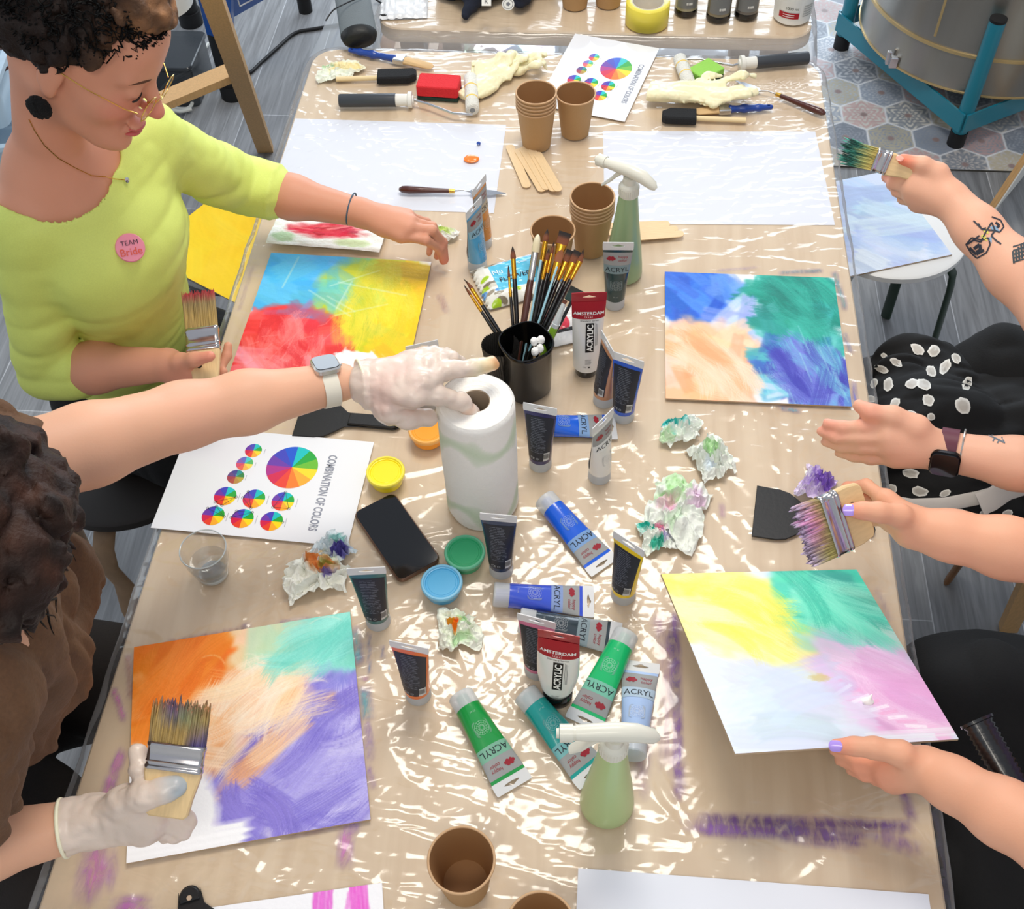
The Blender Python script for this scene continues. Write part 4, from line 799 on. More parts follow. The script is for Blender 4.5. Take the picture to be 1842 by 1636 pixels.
MB().tube([(.0329*math.cos(a),.0329*math.sin(a),.0688) for a in np.linspace(0,6.2832,40,endpoint=False)],.0010,8,closed=True).build('glass_rim',mat('rim_glass',(214,222,220),.05,alpha=.75,coat=1),t); MB().lathe([(0,.0005),(.0195,.0005),(.0215,.003),(.0205,.006),(0,.006)],48).build('glass_base',mat('base_glass',(220,226,224),.05,alpha=.5,coat=1),t)
# ================================================================ black plastic scrapers
BP=mat('black_matte_plastic',(20,20,22),.42,bump=.05,bscale=200)
def scraper(label,P0,P1,flip=1,bw=.10):   # P0 centre of blade edge, P1 handle end
    a=P(*P0);b=P(*P1); d=b-a; an=math.atan2(d[1],d[0]); L=np.linalg.norm(d[:2]); t=thing('plastic_scraper',label,'scraper',(a[0],a[1],TZ+.0042),an)
    hw=bw/2; pts=[(0,-hw),(0,hw),(.035,hw*.98),(.050,hw*.9),(.065,hw*.66),(.080,hw*.36),(.10,.013)]+[(L-.012+.013*math.sin(q),.013*math.cos(q)) for q in np.linspace(0,math.pi,9)]+[(.10,-.013),(.080,-hw*.36),(.065,-hw*.66),(.050,-hw*.9),(.035,-hw*.98)]
    pts=[(x,y) for x,y in pts]
    mb=MB(); mb.prism(pts,0,.003,bev=.0006)
    mb.build('blade',BP,t,angle=30)
    hp=[(.085,-.012),(.085,.012)]+[(L-.014+.0125*math.sin(q),.0125*math.cos(q)) for q in np.linspace(0,math.pi,9)]
    MB().prism(hp,.0025,.0075,bev=.0015).build('handle',BP,t,angle=40)
    MB().lathe([(0,0),(.0032,0),(.0032,.0004)],16,M=T(L-.016,0,.0076)).build('hanging_hole',mat('hole_light',(190,165,140),.6),t)
    return t
scraper('wide black plastic scraper lying behind the kitchen roll and orange pot',(538,752),(722,768),bw=.085)
scraper('black plastic scraper lying under the pink-stained brush, blade to the left',(1356,923),(1572,958),bw=.095)
scraper('black plastic scraper at the bottom frame edge beside a pink-striped paper',(360,1755),(342,1598),bw=.09)
# ================================================================ palette knives
def pknife(label,H0,H1,B0,B1):   # handle end, handle front, blade root, blade tip
    a,b,c2,d=[P(*q,TZ+.010) for q in (H0,H1,B0,B1)]; a[2]=b[2]=TZ+.012; c2[2]=TZ+.010; d[2]=TZ+.006
    t=thing('palette_knife',label,'palette knife',(a[0],a[1],TZ)); M=T(-a[0],-a[1],-TZ)
    def ln(p,q,ts): return [p+(q-p)*k for k in ts]
    MB().tube(ln(a,b,(0,.06,.2,.45,.7,1)),[.003,.0065,.0078,.0066,.0052,.0044],16,M=M).build('handle',mat('dark_red_wood',(74,30,22),.3,bump=.1,bscale=90,coat=.4),t,angle=60)
    MB().tube(ln(b,b+(b-a)/np.linalg.norm(b-a)*.011,(0,1)),[.0048,.0042],16,M=M).build('brass_ferrule',mat('brass',(212,170,80),.25,.9),t)
    b2=b+(b-a)/np.linalg.norm(b-a)*.011; STL=mat('steel',(170,172,176),.25,.95)
    e=d-c2; n_=np.cross(e,[0,0,1]); n_/=np.linalg.norm(n_); L=np.linalg.norm(e); u_=e/L
    mb=MB(); mid=(b2+c2)/2+np.array([0,0,.004]); mb.tube([b2,mid,c2],.0014,10,M=M)
    mb.build('shank',STL,t)
    pts=[(0,-.003),(.10*L,-.009),(.3*L,-.0095),(.7*L,-.006),(L,-.0006),(L,.0006),(.7*L,.006),(.3*L,.0095),(.10*L,.009),(0,.003)]
    bl=MB(); v=[c2+u_*x+n_*y for x,y in pts]; bl.add([q+[0,0,.0004] for q in v]+[q-[0,0,.0004] for q in v],[tuple(range(10)),tuple(range(19,9,-1))]+[(i,(i+1)%10,10+(i+1)%10,10+i) for i in range(10)],M=M); bl.build('blade',STL,t,smooth=False)
pknife('palette knife with dark wooden handle lying on the rear left blank paper',(718,342),(808,345),(845,345),(910,345))
pknife('palette knife with red-brown handle lying near the right table edge',(1484,206),(1404,174),(1366,164),(1323,142))
# ================================================================ brushes
def ptat(u,v,base,L):                       # point seen at (u,v) that lies L away from base
    zs=np.linspace(base[2],base[2]+L,400); pts=[P(u,v,z) for z in zs]; d=[abs(np.linalg.norm(q-base)-L) for q in pts]; return pts[int(np.argmin(d))]
GOLD=mat('gold_ferrule',(216,160,50),.22,.9); SILV=mat('silver_ferrule',(196,194,190),.25,.9); BLK=mat('black_lacquer',(18,17,18),.2,coat=.5)
BRI=amat('bristles',.6,bump=.3,bscale=900)
def art_brush(tip,base,kind='round',w=.006,hr=.0034,label='',hm=None,fm=None,bc=((112,60,36),(30,20,18)),fl=.032,bl=.020,name='artist_brush'):
    tip=np.array(tip);base=np.array(base); L=np.linalg.norm(tip-base); u=(tip-base)/L; side=np.cross(u,FW); side/=np.linalg.norm(side)
    t=thing(name,label,'brush',tuple(base)); M=T(*(-base)); at=lambda q:base+u*q
    fb=L-bl-fl; MB().tube([at(0),at(L*.2),at(fb-.03),at(fb+.001)],[hr*.45,hr*.7,hr*1.15,hr*.95],14,M=M).build('handle',hm or BLK,t,angle=60)
    fk=fm or GOLD; e=w/2
    if kind=='round': rr=[(hr*.95,hr*.95),(hr*1.02,hr*1.02),(e*.9,e*.9)]
    else: rr=[(hr*.95,hr*.95),(hr*1.02,hr*1.02),(e,.0022)]
    MB().tube([at(fb),at(fb+.008),at(fb+fl)],rr,18,M=M,flat=side).tube([at(fb+.006),at(fb+.0075)],hr*1.15,16,M=M).build('ferrule',fk,t,angle=50)
    n=9; q=np.linspace(0,1,n); b=MB()
    if kind=='round': ra=e*.9*np.clip(1.12-q**2.2*1.1,.04,2)*np.where(q<.3,1+.2*q,1); rb=ra
    elif kind=='flat': ra=e*(1+.06*q); rb=.0022*(1-q*.8)
    elif kind=='filbert': ra=e*np.sqrt(np.clip(1.06-q**3,.01,2)); rb=.0022*(1-q*.8)
    elif kind=='dagger': ra=e*np.clip(1.05-q,.05,2); rb=.0022*(1-q*.8)
    elif kind=='mop': ra=e*np.sqrt(np.clip(1.05-(q*1.0)**2.4,.02,2))*1.12; rb=ra
    pts=[at(L-bl+bl*k)+(side*e*(k**2)*.8 if kind=='dagger' else 0) for k in q]; b.tube(pts,[(x,y) for x,y in zip(ra,rb)],18,M=M,flat=side)
    c=np.repeat(np.array([np.array(bc[0])*(1-min(1,max(0,(k-.45)*3)))+np.array(bc[1])*min(1,max(0,(k-.45)*3)) for k in q]),18,0); b.c=[lin(c)]
    b.build('bristles',BRI,t,angle=70); return t
# brush pot
pb=P(948,700); PC=(pb[0],pb[1]); PH=.112
t=thing('brush_pot','glossy black plastic pot full of artist brushes','brush pot',(pb[0],pb[1],TZ+.0036)); BPL=mat('gloss_black_plastic',(7,7,8),.22,coat=.15,spec=.35)
def potshape(r,z,n=56): # slightly squared round pot
    a=np.linspace(0,2*np.pi,n,endpoint=False); k=1+.045*np.cos(4*a+.6); return [(r*k[i]*math.cos(a[i]),r*k[i]*math.sin(a[i]),z) for i in range(n)]
v=[];rings=[(.030,.0),(.036,.001),(.0385,.006),(.0405,PH-.012),(.0425,PH-.008),(.0435,PH-.002),(.0425,PH),(.0405,PH),(.0392,PH-.004),(.0375,.006),(.001,.005)]
for r,z in rings: v+=potshape(r,z)
MB().add(v,[(k*56+i,k*56+(i+1)%56,(k+1)*56+(i+1)%56,(k+1)*56+i) for k in range(len(rings)-1) for i in range(56)]).build('pot_wall',BPL,t,angle=50)
# ridged dark basket to its left
p2=P(903,690); t=thing('ridged_basket','dark ridged plastic basket half hidden behind the brush pot','basket',(p2[0],p2[1],TZ+.0036))
RID=mat('ridged_grey_plastic',(58,56,54),.45,bump=.2,bscale=50)
n=180; v=[]; zs=np.linspace(0,.092,30)
for z in zs:
    for i in range(n):
        a=2*math.pi*i/n; r=.020+.010*(z/.092)+.0011*math.sin(a*44+z*120); v.append((r*math.cos(a),r*math.sin(a)*.9,z))
MB().add(v,[(k*n+i,k*n+(i+1)%n,(k+1)*n+(i+1)%n,(k+1)*n+i) for k in range(29) for i in range(n)]+[tuple(range(n))[::-1]]).build('basket_wall',RID,t,angle=80)
def inpot(dx,dy,z=.012): return np.array([PC[0]+dx,PC[1]+dy,TZ+.004+z])
BR=[ # tip u,v, base dx,dy, length, kind, width, handle r, label
 (836,500,.012,-.006,.200,'dagger',.006,.0030,'thin brush leaning farthest left out of the brush pot, upper one'),
 (834,512,.010,-.014,.185,'round',.004,.0024,'thinnest brush leaning farthest left, lower one'),
 (922,443,-.010,-.004,.200,'round',.0075,.0034,'upright round brush with brown bristles left in the pot'),
 (914,476,-.014,-.010,.186,'round',.0036,.0024,'upright fine-tipped brush at the left of the pot'),
 (985,412,-.008,.008,.222,'round',.0085,.0040,'tall round brush in the pot centre with the darkest high tip'),
 (1017,418,-.010,.010,.222,'flat',.0165,.0046,'widest flat brush with black tip, standing highest in the pot'),
 (997,434,-.006,.004,.212,'round',.005,.0028,'small round brush between the two tall ones in the pot'),
 (988,446,-.012,-.002,.200,'round',.006,.0030,'round brush low in the pot centre with short brown tip'),
 (1026,450,-.016,.008,.214,'flat',.010,.0034,'flat brush right of centre with angled black tip'),
 (1040,452,-.014,.004,.214,'flat',.012,.0034,'flat brush with black tip at the right of the pot'),
 (1053,450,-.012,0.,.216,'dagger',.0085,.0034,'dagger brush leaning farthest right out of the pot'),
 (1010,450,-.012,.0,.206,'filbert',.011,.0040,'rounded light brown brush low among the right-hand brushes')]
for u,v_,dx,dy,L,k,w_,hr,lb in BR:
    b=inpot(dx,dy); art_brush(ptat(u,v_,b,L),b,k,w_*1.15,hr*1.1,lb,bc=((120,66,38),(26,18,16)) if k!='filbert' else ((150,90,56),(140,84,50)))
b=inpot(-.022,-.012); art_brush(ptat(968,422,b,.215),b,'mop',.0115,.0055,'brush with cream bristles, silver ferrule and thick brown handle in the pot',hm=mat('brown_lacquer',(84,44,34),.3,coat=.4),fm=SILV,bc=((222,208,170),(232,222,190)),fl=.045,bl=.028)
b=inpot(.006,.008); art_brush(ptat(1040,520,b,.175),b,'flat',.026,.0030,'short fan brush with dark green-black bristles in the pot',fm=BLK,bc=((40,70,66),(14,20,20)),fl=.006,bl=.026)
b=inpot(.010,.006); art_brush(ptat(1017,540,b,.155),b,'flat',.007,.0062,'short brush with green handle and clear neck in the pot',hm=mat('green_grip',(132,176,50),.35),fm=mat('clear_neck',(214,220,222),.2,.2),bc=((110,60,40),(90,50,36)),fl=.045,bl=.006)
b=inpot(-.012,.010)
for u,v_,L,lb in ((1002,480,.195,'pale blue plastic rod standing among the brushes'),(973,468,.20,'pale blue rod behind the brown brush handle')):
    q=ptat(u,v_,b,L); o=MB().tube([(0,0,0),tuple(q-b)],.0019,10).build('plastic_rod',mat('ice_blue_plastic',(170,220,236),.25,coat=.3)); o.location=b; tag(o,lb,'rod')
b=inpot(.002,.0); q=ptat(976,530,b,.158); t=thing('palette_tool','flat grey plastic modelling tool standing in the brush pot','tool',tuple(b)); e=q-b
MB().tube([(0,0,0),tuple(e*.5),tuple(e*.7),tuple(e*.9),tuple(e)],[(.003,.002),(.003,.002),(.0065,.0016),(.0065,.0014),(.002,.001)],14,flat=(1,0,.1)).build('blade',mat('grey_plastic',(132,136,138),.35),t)
for i,(dx,dy,z) in enumerate(((.016,-.024,.118),(.023,-.020,.121),(.024,-.010,.130),(.014,-.012,.128))):
    t=thing('cotton_swab','cotton swab with fluffy white head poking out of the brush pot','swab',(PC[0]+dx*.7,PC[1]+dy*.7,TZ+.012),group='cotton swabs in the brush pot')
    MB().tube([(0,0,0),(dx*.3,dy*.3,z-.02)],.0012,8).build('stick',mat('birch_stick',(226,196,152),.6),t)
    s=SDF((-.02,-.02,z-.05),(.035,.02,z+.02),.0008); s.ell((dx*.3,dy*.3,z-.012),(.0062,.0060,.0085),.001).wrinkle(.0012,300,fold=False); s.build('cotton_head',mat('cotton',(240,240,238),.95,bump=.3,bscale=300),t)
# ================================================================ crumpled tissues
TIS=amat('tissue',.9,.1,bump=.5,bscale=170)
def crumple(u,v,a,b_,rot,h,label,seed,stains=(),base=(236,240,232),name='crumpled_tissue',cat='tissue',n=110,fold=.28,m=None,dz=0):
    p=P(u,v); S_,T_=np.meshgrid(np.linspace(-1,1,n),np.linspace(-1,1,n),indexing='ij')
    f1=fbm(S_*1.6+seed,T_*1.6,seed%30,3)-.5; f2=fbm(S_*1.6,T_*1.6+seed*3.3,(seed+9)%30,3)-.5
    q=.80+.45*(noise2(np.arctan2(T_,S_)*1.3+9,S_*0+seed,seed%20)-.4)
    k1=noise2(S_*3.1+seed,T_*3.1,(seed+2)%40); k2=noise2(S_*5.5,T_*5.5+seed,(seed+3)%40); k3=noise2(S_*9,T_*9+seed,(seed+4)%40)
    rdg=.55*(1-np.abs(2*k1-1))**1.3+.28*(1-np.abs(2*k2-1))+.17*(1-np.abs(2*k3-1))
    X=a*(S_*q+fold*2*f1+.10*(k2-.5)+.06*(k3-.5)); Y=b_*(T_*q+fold*2*f2+.10*(k1-.5)+.06*(k3-.5))
    r2=np.clip(1-(S_**2+T_**2)*.42,0.12,1); Zz=h*rdg*r2*1.3; Zz=Zz-Zz.min()+.0006
    C_=np.tile(np.array(base,float),(n,n,1))
    for (cx,cy,rr,col,al) in stains:
        d=np.sqrt((S_-cx)**2+(T_-cy)**2)/rr+(fbm(S_*4+cx*9,T_*4+seed,5)-.5)*1.4; m_=(np.clip((1.0-d)*2.2,0,1)*al)[...,None]; C_=C_*(1-m_)+np.array(col,float)*m_
    i=np.arange(n-1)[:,None];j=np.arange(n-1)[None]; f=np.stack([i*n+j,(i+1)*n+j,(i+1)*n+j+1,i*n+j+1],-1).reshape(-1,4)
    o=MB().add(np.stack([X,Y,Zz],-1).reshape(-1,3),f.tolist(),lin(np.clip(C_,0,255)).reshape(-1,3)).build(name,m or TIS,angle=75)
    o.location=(p[0],p[1],TZ+.0042+dz); o.rotation_euler=(0,0,rot); return tag(o,label,cat)
LG=(186,226,170)
crumple(1222,783,.026,.034,1.9,.030,'crumpled tissue with turquoise paint on its top edge, highest of the three at right',3,((.7,.2,.8,(60,190,184),.95),(-.3,.7,.5,LG,.6)))
crumple(1282,832,.034,.042,.4,.034,'crumpled white tissue with pale green marks right of the turquoise one',8,((.1,.3,.45,LG,.8),(-.5,-.4,.3,(200,220,240),.5)))
crumple(1222,925,.050,.064,-.35,.034,'largest crumpled tissue with pink and green tints at right of the yellow tube',14,((-.5,.6,.6,LG,.8),(.5,.5,.45,(226,190,220),.7),(.0,-.5,.4,(214,238,208),.7),(-.4,0,.3,(240,160,200),.5)))
crumple(1182,968,.028,.030,.2,.024,'small stained tissue tucked under the largest crumpled tissue',23,((-.5,.6,.5,(40,170,150),.95),(.2,.2,.5,(244,150,180),.8),(-.2,-.7,.45,(60,186,160),.9),(.4,-.3,.4,(170,160,220),.6)),dz=-.001)
crumple(1466,882,.027,.036,-.5,.034,'crumpled tissue soaked with violet paint above the pink-stained brush',31,((.3,.1,.9,(150,112,206),.95),(-.8,.3,.4,(240,236,240),.8)),base=(226,212,238))
crumple(575,1045,.050,.042,.3,.034,'crumpled tissue with orange-brown paint smears left of the dark green tube',40,((.2,.4,.42,(214,126,60),.9),(.45,.3,.25,(110,110,40),.8),(.4,-.1,.25,(90,74,150),.8),(.5,.7,.3,(214,234,200),.6)),base=(238,238,228))
crumple(600,1000,.040,.030,.9,.030,'greyish crumpled tissue behind the orange-stained one beside the phone',47,((.3,-.5,.5,(70,60,140),.9),(.6,.4,.4,(150,206,200),.8)),base=(214,224,228))
crumple(826,1138,.032,.034,.1,.024,'small tissue with bright orange streaks and green print beside the light blue pot',52,((-.1,.1,.28,(244,110,20),.95),(-.35,.3,.2,(220,150,30),.9),(.3,.5,.4,LG,.8),(.2,-.6,.5,LG,.7)),base=(238,242,228))
crumple(612,132,.048,.032,.2,.018,'crumpled tissue with yellow and green tints at the far left table corner',60,((.2,.2,.8,(246,228,170),.8),(-.8,.6,.4,(180,220,170),.8)),base=(236,240,226))
crumple(790,428,.040,.024,-.25,.018,'folded tissue with green print under the woman\'s reaching hand',66,((.2,.3,.6,(196,220,110),.8),(-.3,.2,.4,(230,214,140),.6)),base=(240,242,236))
# folded kitchen towel with red paint
p=P(592,428); cv=Canvas(-1,-1,1,1,150,90,(240,243,240)); cv.blob((-.05,.15),(.62,.52),(206,60,74),.5,.95,3,.3);cv.patch((-.05,.1),(.5,.3),((206,52,70),(220,84,96),(150,40,56),(230,120,126)),34,.16,.5,.2,.6,a=.6);cv.blob((-.75,-.5),(.2,.3),(170,206,160),.4,.7);cv.blob((.5,-.6),(.3,.25),(186,214,150),.5,.6);cv.stroke((-1,-.93),(1,-.93),.14,(214,206,196),.5,.2)
nx,ny=cv.X.shape; Zt=.010*np.clip(1-cv.Y**2*.3,0,1)*(.4+.9*fbm(cv.X*1.3,cv.Y*1.1,8))+.003*noise2(cv.X*5,cv.Y*4,9); i=np.arange(nx-1)[:,None];j=np.arange(ny-1)[None]
o=MB().add(np.stack([cv.X*.108,cv.Y*.040+.004*np.sin(cv.X*2),Zt],-1).reshape(-1,3),np.stack([i*ny+j,(i+1)*ny+j,(i+1)*ny+j+1,i*ny+j+1],-1).reshape(-1,4).tolist(),cv.cols()).build('folded_towel',TIS,angle=80)
o.location=(p[0],p[1],TZ+.0042); o.rotation_euler=(0,0,-.10); tag(o,'folded paper towel with a large red paint patch under the woman\'s forearm','paper towel')
# ================================================================ limp latex gloves
LTX=mat('cream_latex',(238,230,190),.42,bump=.35,bscale=70,sss=.15,coat=.1)
def limp_glove(u,v,rot,label,seed,sc=1,h=.010,dz=0,tilt=0):
    s=SDF((-.15*sc,-.075*sc,-.002),(.15*sc,.085*sc,.05),.0019); rg=np.random.default_rng(seed)
    def c(a,b,ra,rb,q=.5,k=.010): s.cone((a[0]*sc,a[1]*sc,a[2] if len(a)>2 else .008),(b[0]*sc,b[1]*sc,b[2] if len(b)>2 else .008),ra*sc,rb*sc,k,sq=((0,0,1),q))
    c((-.13,-.012),(-.07,-.004),.020,.022);c((-.13,.016),(-.07,.010),.018,.022); c((-.07,0),(.0,-.022),.024,.020);c((-.07,0),(.0,.020),.024,.020);c((-.03,0),(0,0),.022,.022)
    for i,y in enumerate((-.032,-.011,.010,.030)):
        z=.010+rg.uniform(0,.022); e=(.055+rg.uniform(-.012,.012),y+rg.normal(0,.010),z); f=(e[0]+rg.uniform(.012,.03),e[1]+rg.normal(0,.012),.006+rg.uniform(0,.018)); c((0,y,.010),e,.012,.0092,.6);c(e,f,.0092,.008,.6)
    c((-.045,.026),(-.012,.058,.014),.013,.010);c((-.012,.058,.014),(.012,.064,.010),.010,.008)
    s.wrinkle(.0055,(18,50,30),seed=seed).wrinkle(.0018,(50,90,70),seed=seed+3).wrinkle(.0012,180,seed=seed+5); s.cutplane((-.138*sc,0,0),(-1,.15,0))
    o=s.build('latex_glove',LTX,smooth=2); p=P(u,v); o.location=(p[0],p[1],TZ+.0048+dz); o.rotation_euler=(tilt,0,rot); return tag(o,label,'glove')
limp_glove(896,142,1.0,'cream latex glove crumpled against the left paint roller sleeve',5,.82,dz=.002)
limp_glove(930,126,.2,'cream latex glove lying flat, its cuff toward the far colour chart',9,.72,dz=.0)
limp_glove(1282,188,-.05,'cream latex glove lying over the foam brush handle near the right roller',13,.98,dz=.012)
# ================================================================ foam brushes, sponge, small brushes, rollers
def flatbase(u0,v0,u1,v1): a=P(u0,v0);b=P(u1,v1); return a,math.atan2(b[1]-a[1],b[0]-a[0]),np.linalg.norm((b-a)[:2])
def foam_brush(u0,v0,u1,v1,hl,fw,label):
    a,an,L=flatbase(u0,v0,u1,v1); t=thing('foam_brush',label,'foam brush',(a[0],a[1],TZ+.0045),an)
    MB().tube([(0,0,.006),(hl,0,.006)],.0052,16).build('handle',mat('pale_wood_dowel',(232,208,160),.5),t,angle=40)
    MB().prism([(hl,-fw/2),(L-.016,-fw/2),(L,-fw/2+.010),(L,fw/2-.006),(L-.006,fw/2),(hl,fw/2)],0,.018,bev=.003).build('foam_head',mat('black_foam',(30,31,33),.95,bump=.6,bscale=500),t,angle=40)
foam_brush(606,150,750,146,.089,.036,'black foam brush with pale wooden handle above the left roller handle')
foam_brush(1340,224,1190,218,.100,.036,'black foam brush with its handle under the latex glove at far right')
p=P(791,172); t=thing('sponge','red cleaning sponge with dark green scouring layer','sponge',(p[0],p[1],TZ+.0045),-.06)
MB().prism(rrect(.088,.050,.004),0,.007).build('scouring_layer',mat('scourer_green',(36,58,50),.95,bump=.6,bscale=500),t,angle=40)
MB().prism(rrect(.088,.050,.005),.0072,.032,bev=.002).build('foam',mat('red_foam',(222,44,52),.9,bump=.7,bscale=380),t,angle=40)
p=P(1268,142); t=thing('sponge','bright green sponge pad leaning by the right roller, half under the glove','sponge',(p[0],p[1],TZ+.0045),.75)
MB().prism(rrect(.062,.050,.003),0,.006).build('scouring_layer',mat('scourer_green',(36,58,50),.95),t,angle=40)
MB().prism(rrect(.062,.050,.004),.0062,.022,bev=.0015).build('foam',mat('green_foam',(150,208,90),.9,bump=.5,bscale=380),t,angle=40)
def blue_brush(u0,v0,u1,v1,label,Lh=1):
    a,an,L=flatbase(u0,v0,u1,v1); t=thing('paint_brush',label,'brush',(a[0],a[1],TZ+.0045),an)
    s=SDF((-.008,-.02,-.002),(L*.64,.02,.02),.0009); z=.007
    s.chain([((.006,0,z),.0052),((.03,0,z),.0064),((.06,0,z),.0078),((.085,0,z),.0060),((L*.55,0,z),.0085)],.006); s.cone((.010,0,-.01),(.010,0,.03),.0026,.0026,0,sub=True); s.cone((.004,0,-.01),(.018,0,.03),.0024,.0024,0,sub=True)
    s.build('handle',mat('blue_plastic',(28,66,150),.28,coat=.4),t)
    MB().prism(rrect(.026,.024,.003,4,L*.55+.013,0),.0005,.0135,bev=.002).build('ferrule',mat('tin',(206,204,198),.25,.9),t,angle=40)
    b=MB(); b.tube([(L*.55+.024,0,.007),(L*.8,0,.0065),(L*.97,0,.005),(L,0,.004)],[(.0115,.006),(.0122,.0055),(.0112,.003),(.006,.001)],28,flat=(0,1,0)); b.c=[lin(np.tile((214,178,126),(b.n,1)))*(.8+.4*noise2(np.arange(b.n)*.7,np.zeros(b.n),3))[:,None]]; b.build('bristles',BRI,t,angle=60); return t
blue_brush(627,98,779,127,'small blue-handled paint brush lying at the far table end')
blue_brush(1390,201,1250,208,'blue-handled brush with only its handle end showing from under the glove')
ROL=mat('roller_fleece',(238,236,226),.95,bump=1,bscale=420)
def roller(label,h0,h1,w,r0,r1,hr=.0135):
    t=thing('paint_roller',label,'paint roller',(P(*h0)[0],P(*h0)[1],TZ+.0045)); o=np.array([P(*h0)[0],P(*h0)[1],TZ+.0045]); q=lambda s_,z:P(s_[0],s_[1],TZ+.0045+z)-o
    a=q(h0,hr);b=q(h1,hr); a[2]=b[2]=hr; d=(b-a)/np.linalg.norm(b-a)
    MB().tube([a,a+d*.002,b],[hr*.9,hr,hr],24).build('grip',mat('dark_grey_grip',(58,62,68),.4,bump=.05),t,angle=40)
    MB().tube([b,b+d*.024,b+d*.026,b+d*.034,b+d*.035,b+d*.038],[hr*.92,hr*.9,hr*1.25,hr*1.25,hr*.7,hr*.6],24).build('collar',mat('off_white_plastic',(226,224,216),.4),t,angle=40)
    pts=[b+d*.036]+[q(x,.013) for x in w]; 
    MB().tube(pts,.0026,10).build('wire_arm',mat('bright_wire',(200,202,204),.2,.95),t)
    c0=q(r0,.013);c1=q(r1,.013); c0[2]=c1[2]=.0150; e=(c1-c0); L=np.linalg.norm(e)
    s=MB(); s.tube([c0,c0+e*.01,c0+e*.03,c0+e*.97,c0+e*.99,c1],[.010,.0130,.0142,.0142,.0130,.010],30); s.build('sleeve',ROL,t,angle=60)
    for k in (.28,.62): MB().tube([c0+e*k,c0+e*(k+.035)],.01435,30,cap=False).build('yellow_stripe',mat('yellow_thread',(232,196,90),.9),t)
    MB().tube([c0-e*.005,c0+e*.012],.0055,16).build('sleeve_end',mat('grey_plastic',(132,136,138),.35),t)
roller('paint roller with dark grey grip at the far left, sleeve pointing away',(610,181),(712,180),((768,186),(815,204),(850,206)),(850,200),(846,140))
roller('paint roller with dark grey grip at the far right, sleeve under the glove',(1454,104),(1360,112),((1318,118),(1260,106),(1226,106)),(1222,106),(1240,155))
# ================================================================ wet wipes packs
def pack(u,v,w_,h_,rz,label,cv,bulge=.016,seed=0,text=None):
    p=P(u,v); t=thing('wipes_pack',label,'wipes pack',(p[0],p[1],TZ+.0042),rz); nx,ny=cv.X.shape
    e=np.clip((1-np.abs(cv.X))*4,0,1)**.5*np.clip((1-np.abs(cv.Y))*3.5,0,1)**.5; Zt=bulge*e*(.8+.4*fbm(cv.X*1.5+seed,cv.Y*1.5,seed))+.0016*noise2(cv.X*9,cv.Y*9,seed+1)+.0006
    i=np.arange(nx-1)[:,None];j=np.arange(ny-1)[None]; q=np.stack([i*ny+j,(i+1)*ny+j,(i+1)*ny+j+1,i*ny+j+1],-1).reshape(-1,4).tolist(); X=cv.X*w_/2+.002*np.sin(cv.Y*30)*(np.abs(cv.X)>.97); Y=cv.Y*h_/2
    mb=MB().add(np.stack([X,Y,Zt],-1).reshape(-1,3),q,cv.cols()).add(np.stack([X,Y,Zt*0],-1).reshape(-1,3),[f[::-1] for f in q],(220,220,220)); mb.build('printed_film',amat('glossy_print_film',.3,coat=.4),t,angle=60)
    if text:
        mb=MB()
        for s_,x,y,sz,col in text:
            f_=text2d(s_,sz,.01); vv=f_[0]+[x,y]; xi=np.clip(((vv[:,0]/(w_/2)+1)/2*(nx-1)).astype(int),0,nx-1); yi=np.clip(((vv[:,1]/(h_/2)+1)/2*(ny-1)).astype(int),0,ny-1); mb.add(np.c_[vv,Zt[xi,yi]+.0012],f_[1],col)
        mb.build('lettering',LAB,t,smooth=False)
    return t
cv=Canvas(-1,-1,1,1,140,110,(240,240,232)); rg=np.random.default_rng(2)
for i in range(60):
    x,y=rg.uniform(-1,1,2); col=((160,150,130),(170,210,40),(130,120,100),(96,160,226),(214,210,196))[i%5]; cv.blob((x,y),(.085,.13),col,.15,1,1,.02,ang=rg.uniform(0,3))
m_=(np.abs(cv.X)<.62)&(cv.Y>-.55)&(cv.Y<.72); cv.C[m_]=(92,196,230)
pack(934,508,.150,.105,.42,'pack of wet wipes with blue label and dotted edge behind the brush pot','' and None or cv,seed=3,text=(('FLOWERS',-.005,-.004,.015,(30,40,50)),('Nu',-.035,.018,.016,(225,240,246)),('Clean',.015,.026,.008,(225,240,246))))
cv=Canvas(-1,-1,1,1,70,60,(242,242,242)); cv.blob((-.2,.1),(.42,.55),(226,60,84),.08,1,1,.02); m_=(cv.Y<-.32)&(cv.Y>-.5)&(cv.X<.3); cv.C[m_]=(24,22,24)
pack(1016,590,.075,.085,.35,'small white packet with red emblem between the brush pot and the tall white tube',cv,.008,5)
# ================================================================ papers at the near edge
def strip(pts,z,name,label,cv):
    c,w_,h_,an=rectfit(pts,z); t=thing(name,label,'paper',M=T(c[0],c[1],z)@Matrix.Rotation(an,4,'Z')); MB().box((0,0,.0004),(w_,h_,.0008),(240,240,244)).build('sheet',PPR,t,smooth=False); boardmesh(cv,w_,h_,.0008,'painted_face',PAINT,t)
a=P(1040,1565);b=P(1668,1612); an=math.atan2(b[1]-a[1],b[0]-a[0]); L=np.linalg.norm(b-a); c=(a+b)/2+.148*np.array([math.sin(an),-math.cos(an),0])
o=MB().box((0,0,.0006),(L,.296,.0012)).build('drawing_paper',PPR,smooth=False); o.location=(c[0],c[1],TZ+.0045); o.rotation_euler=(0,0,an); tag(o,'blank white paper cut by the bottom right frame edge','paper')
a=P(392,1634);b=P(688,1591); an=math.atan2(b[1]-a[1],b[0]-a[0]); c=b-np.array([math.cos(an),math.sin(an),0])*.148+.15*np.array([math.sin(an),-math.cos(an),0])
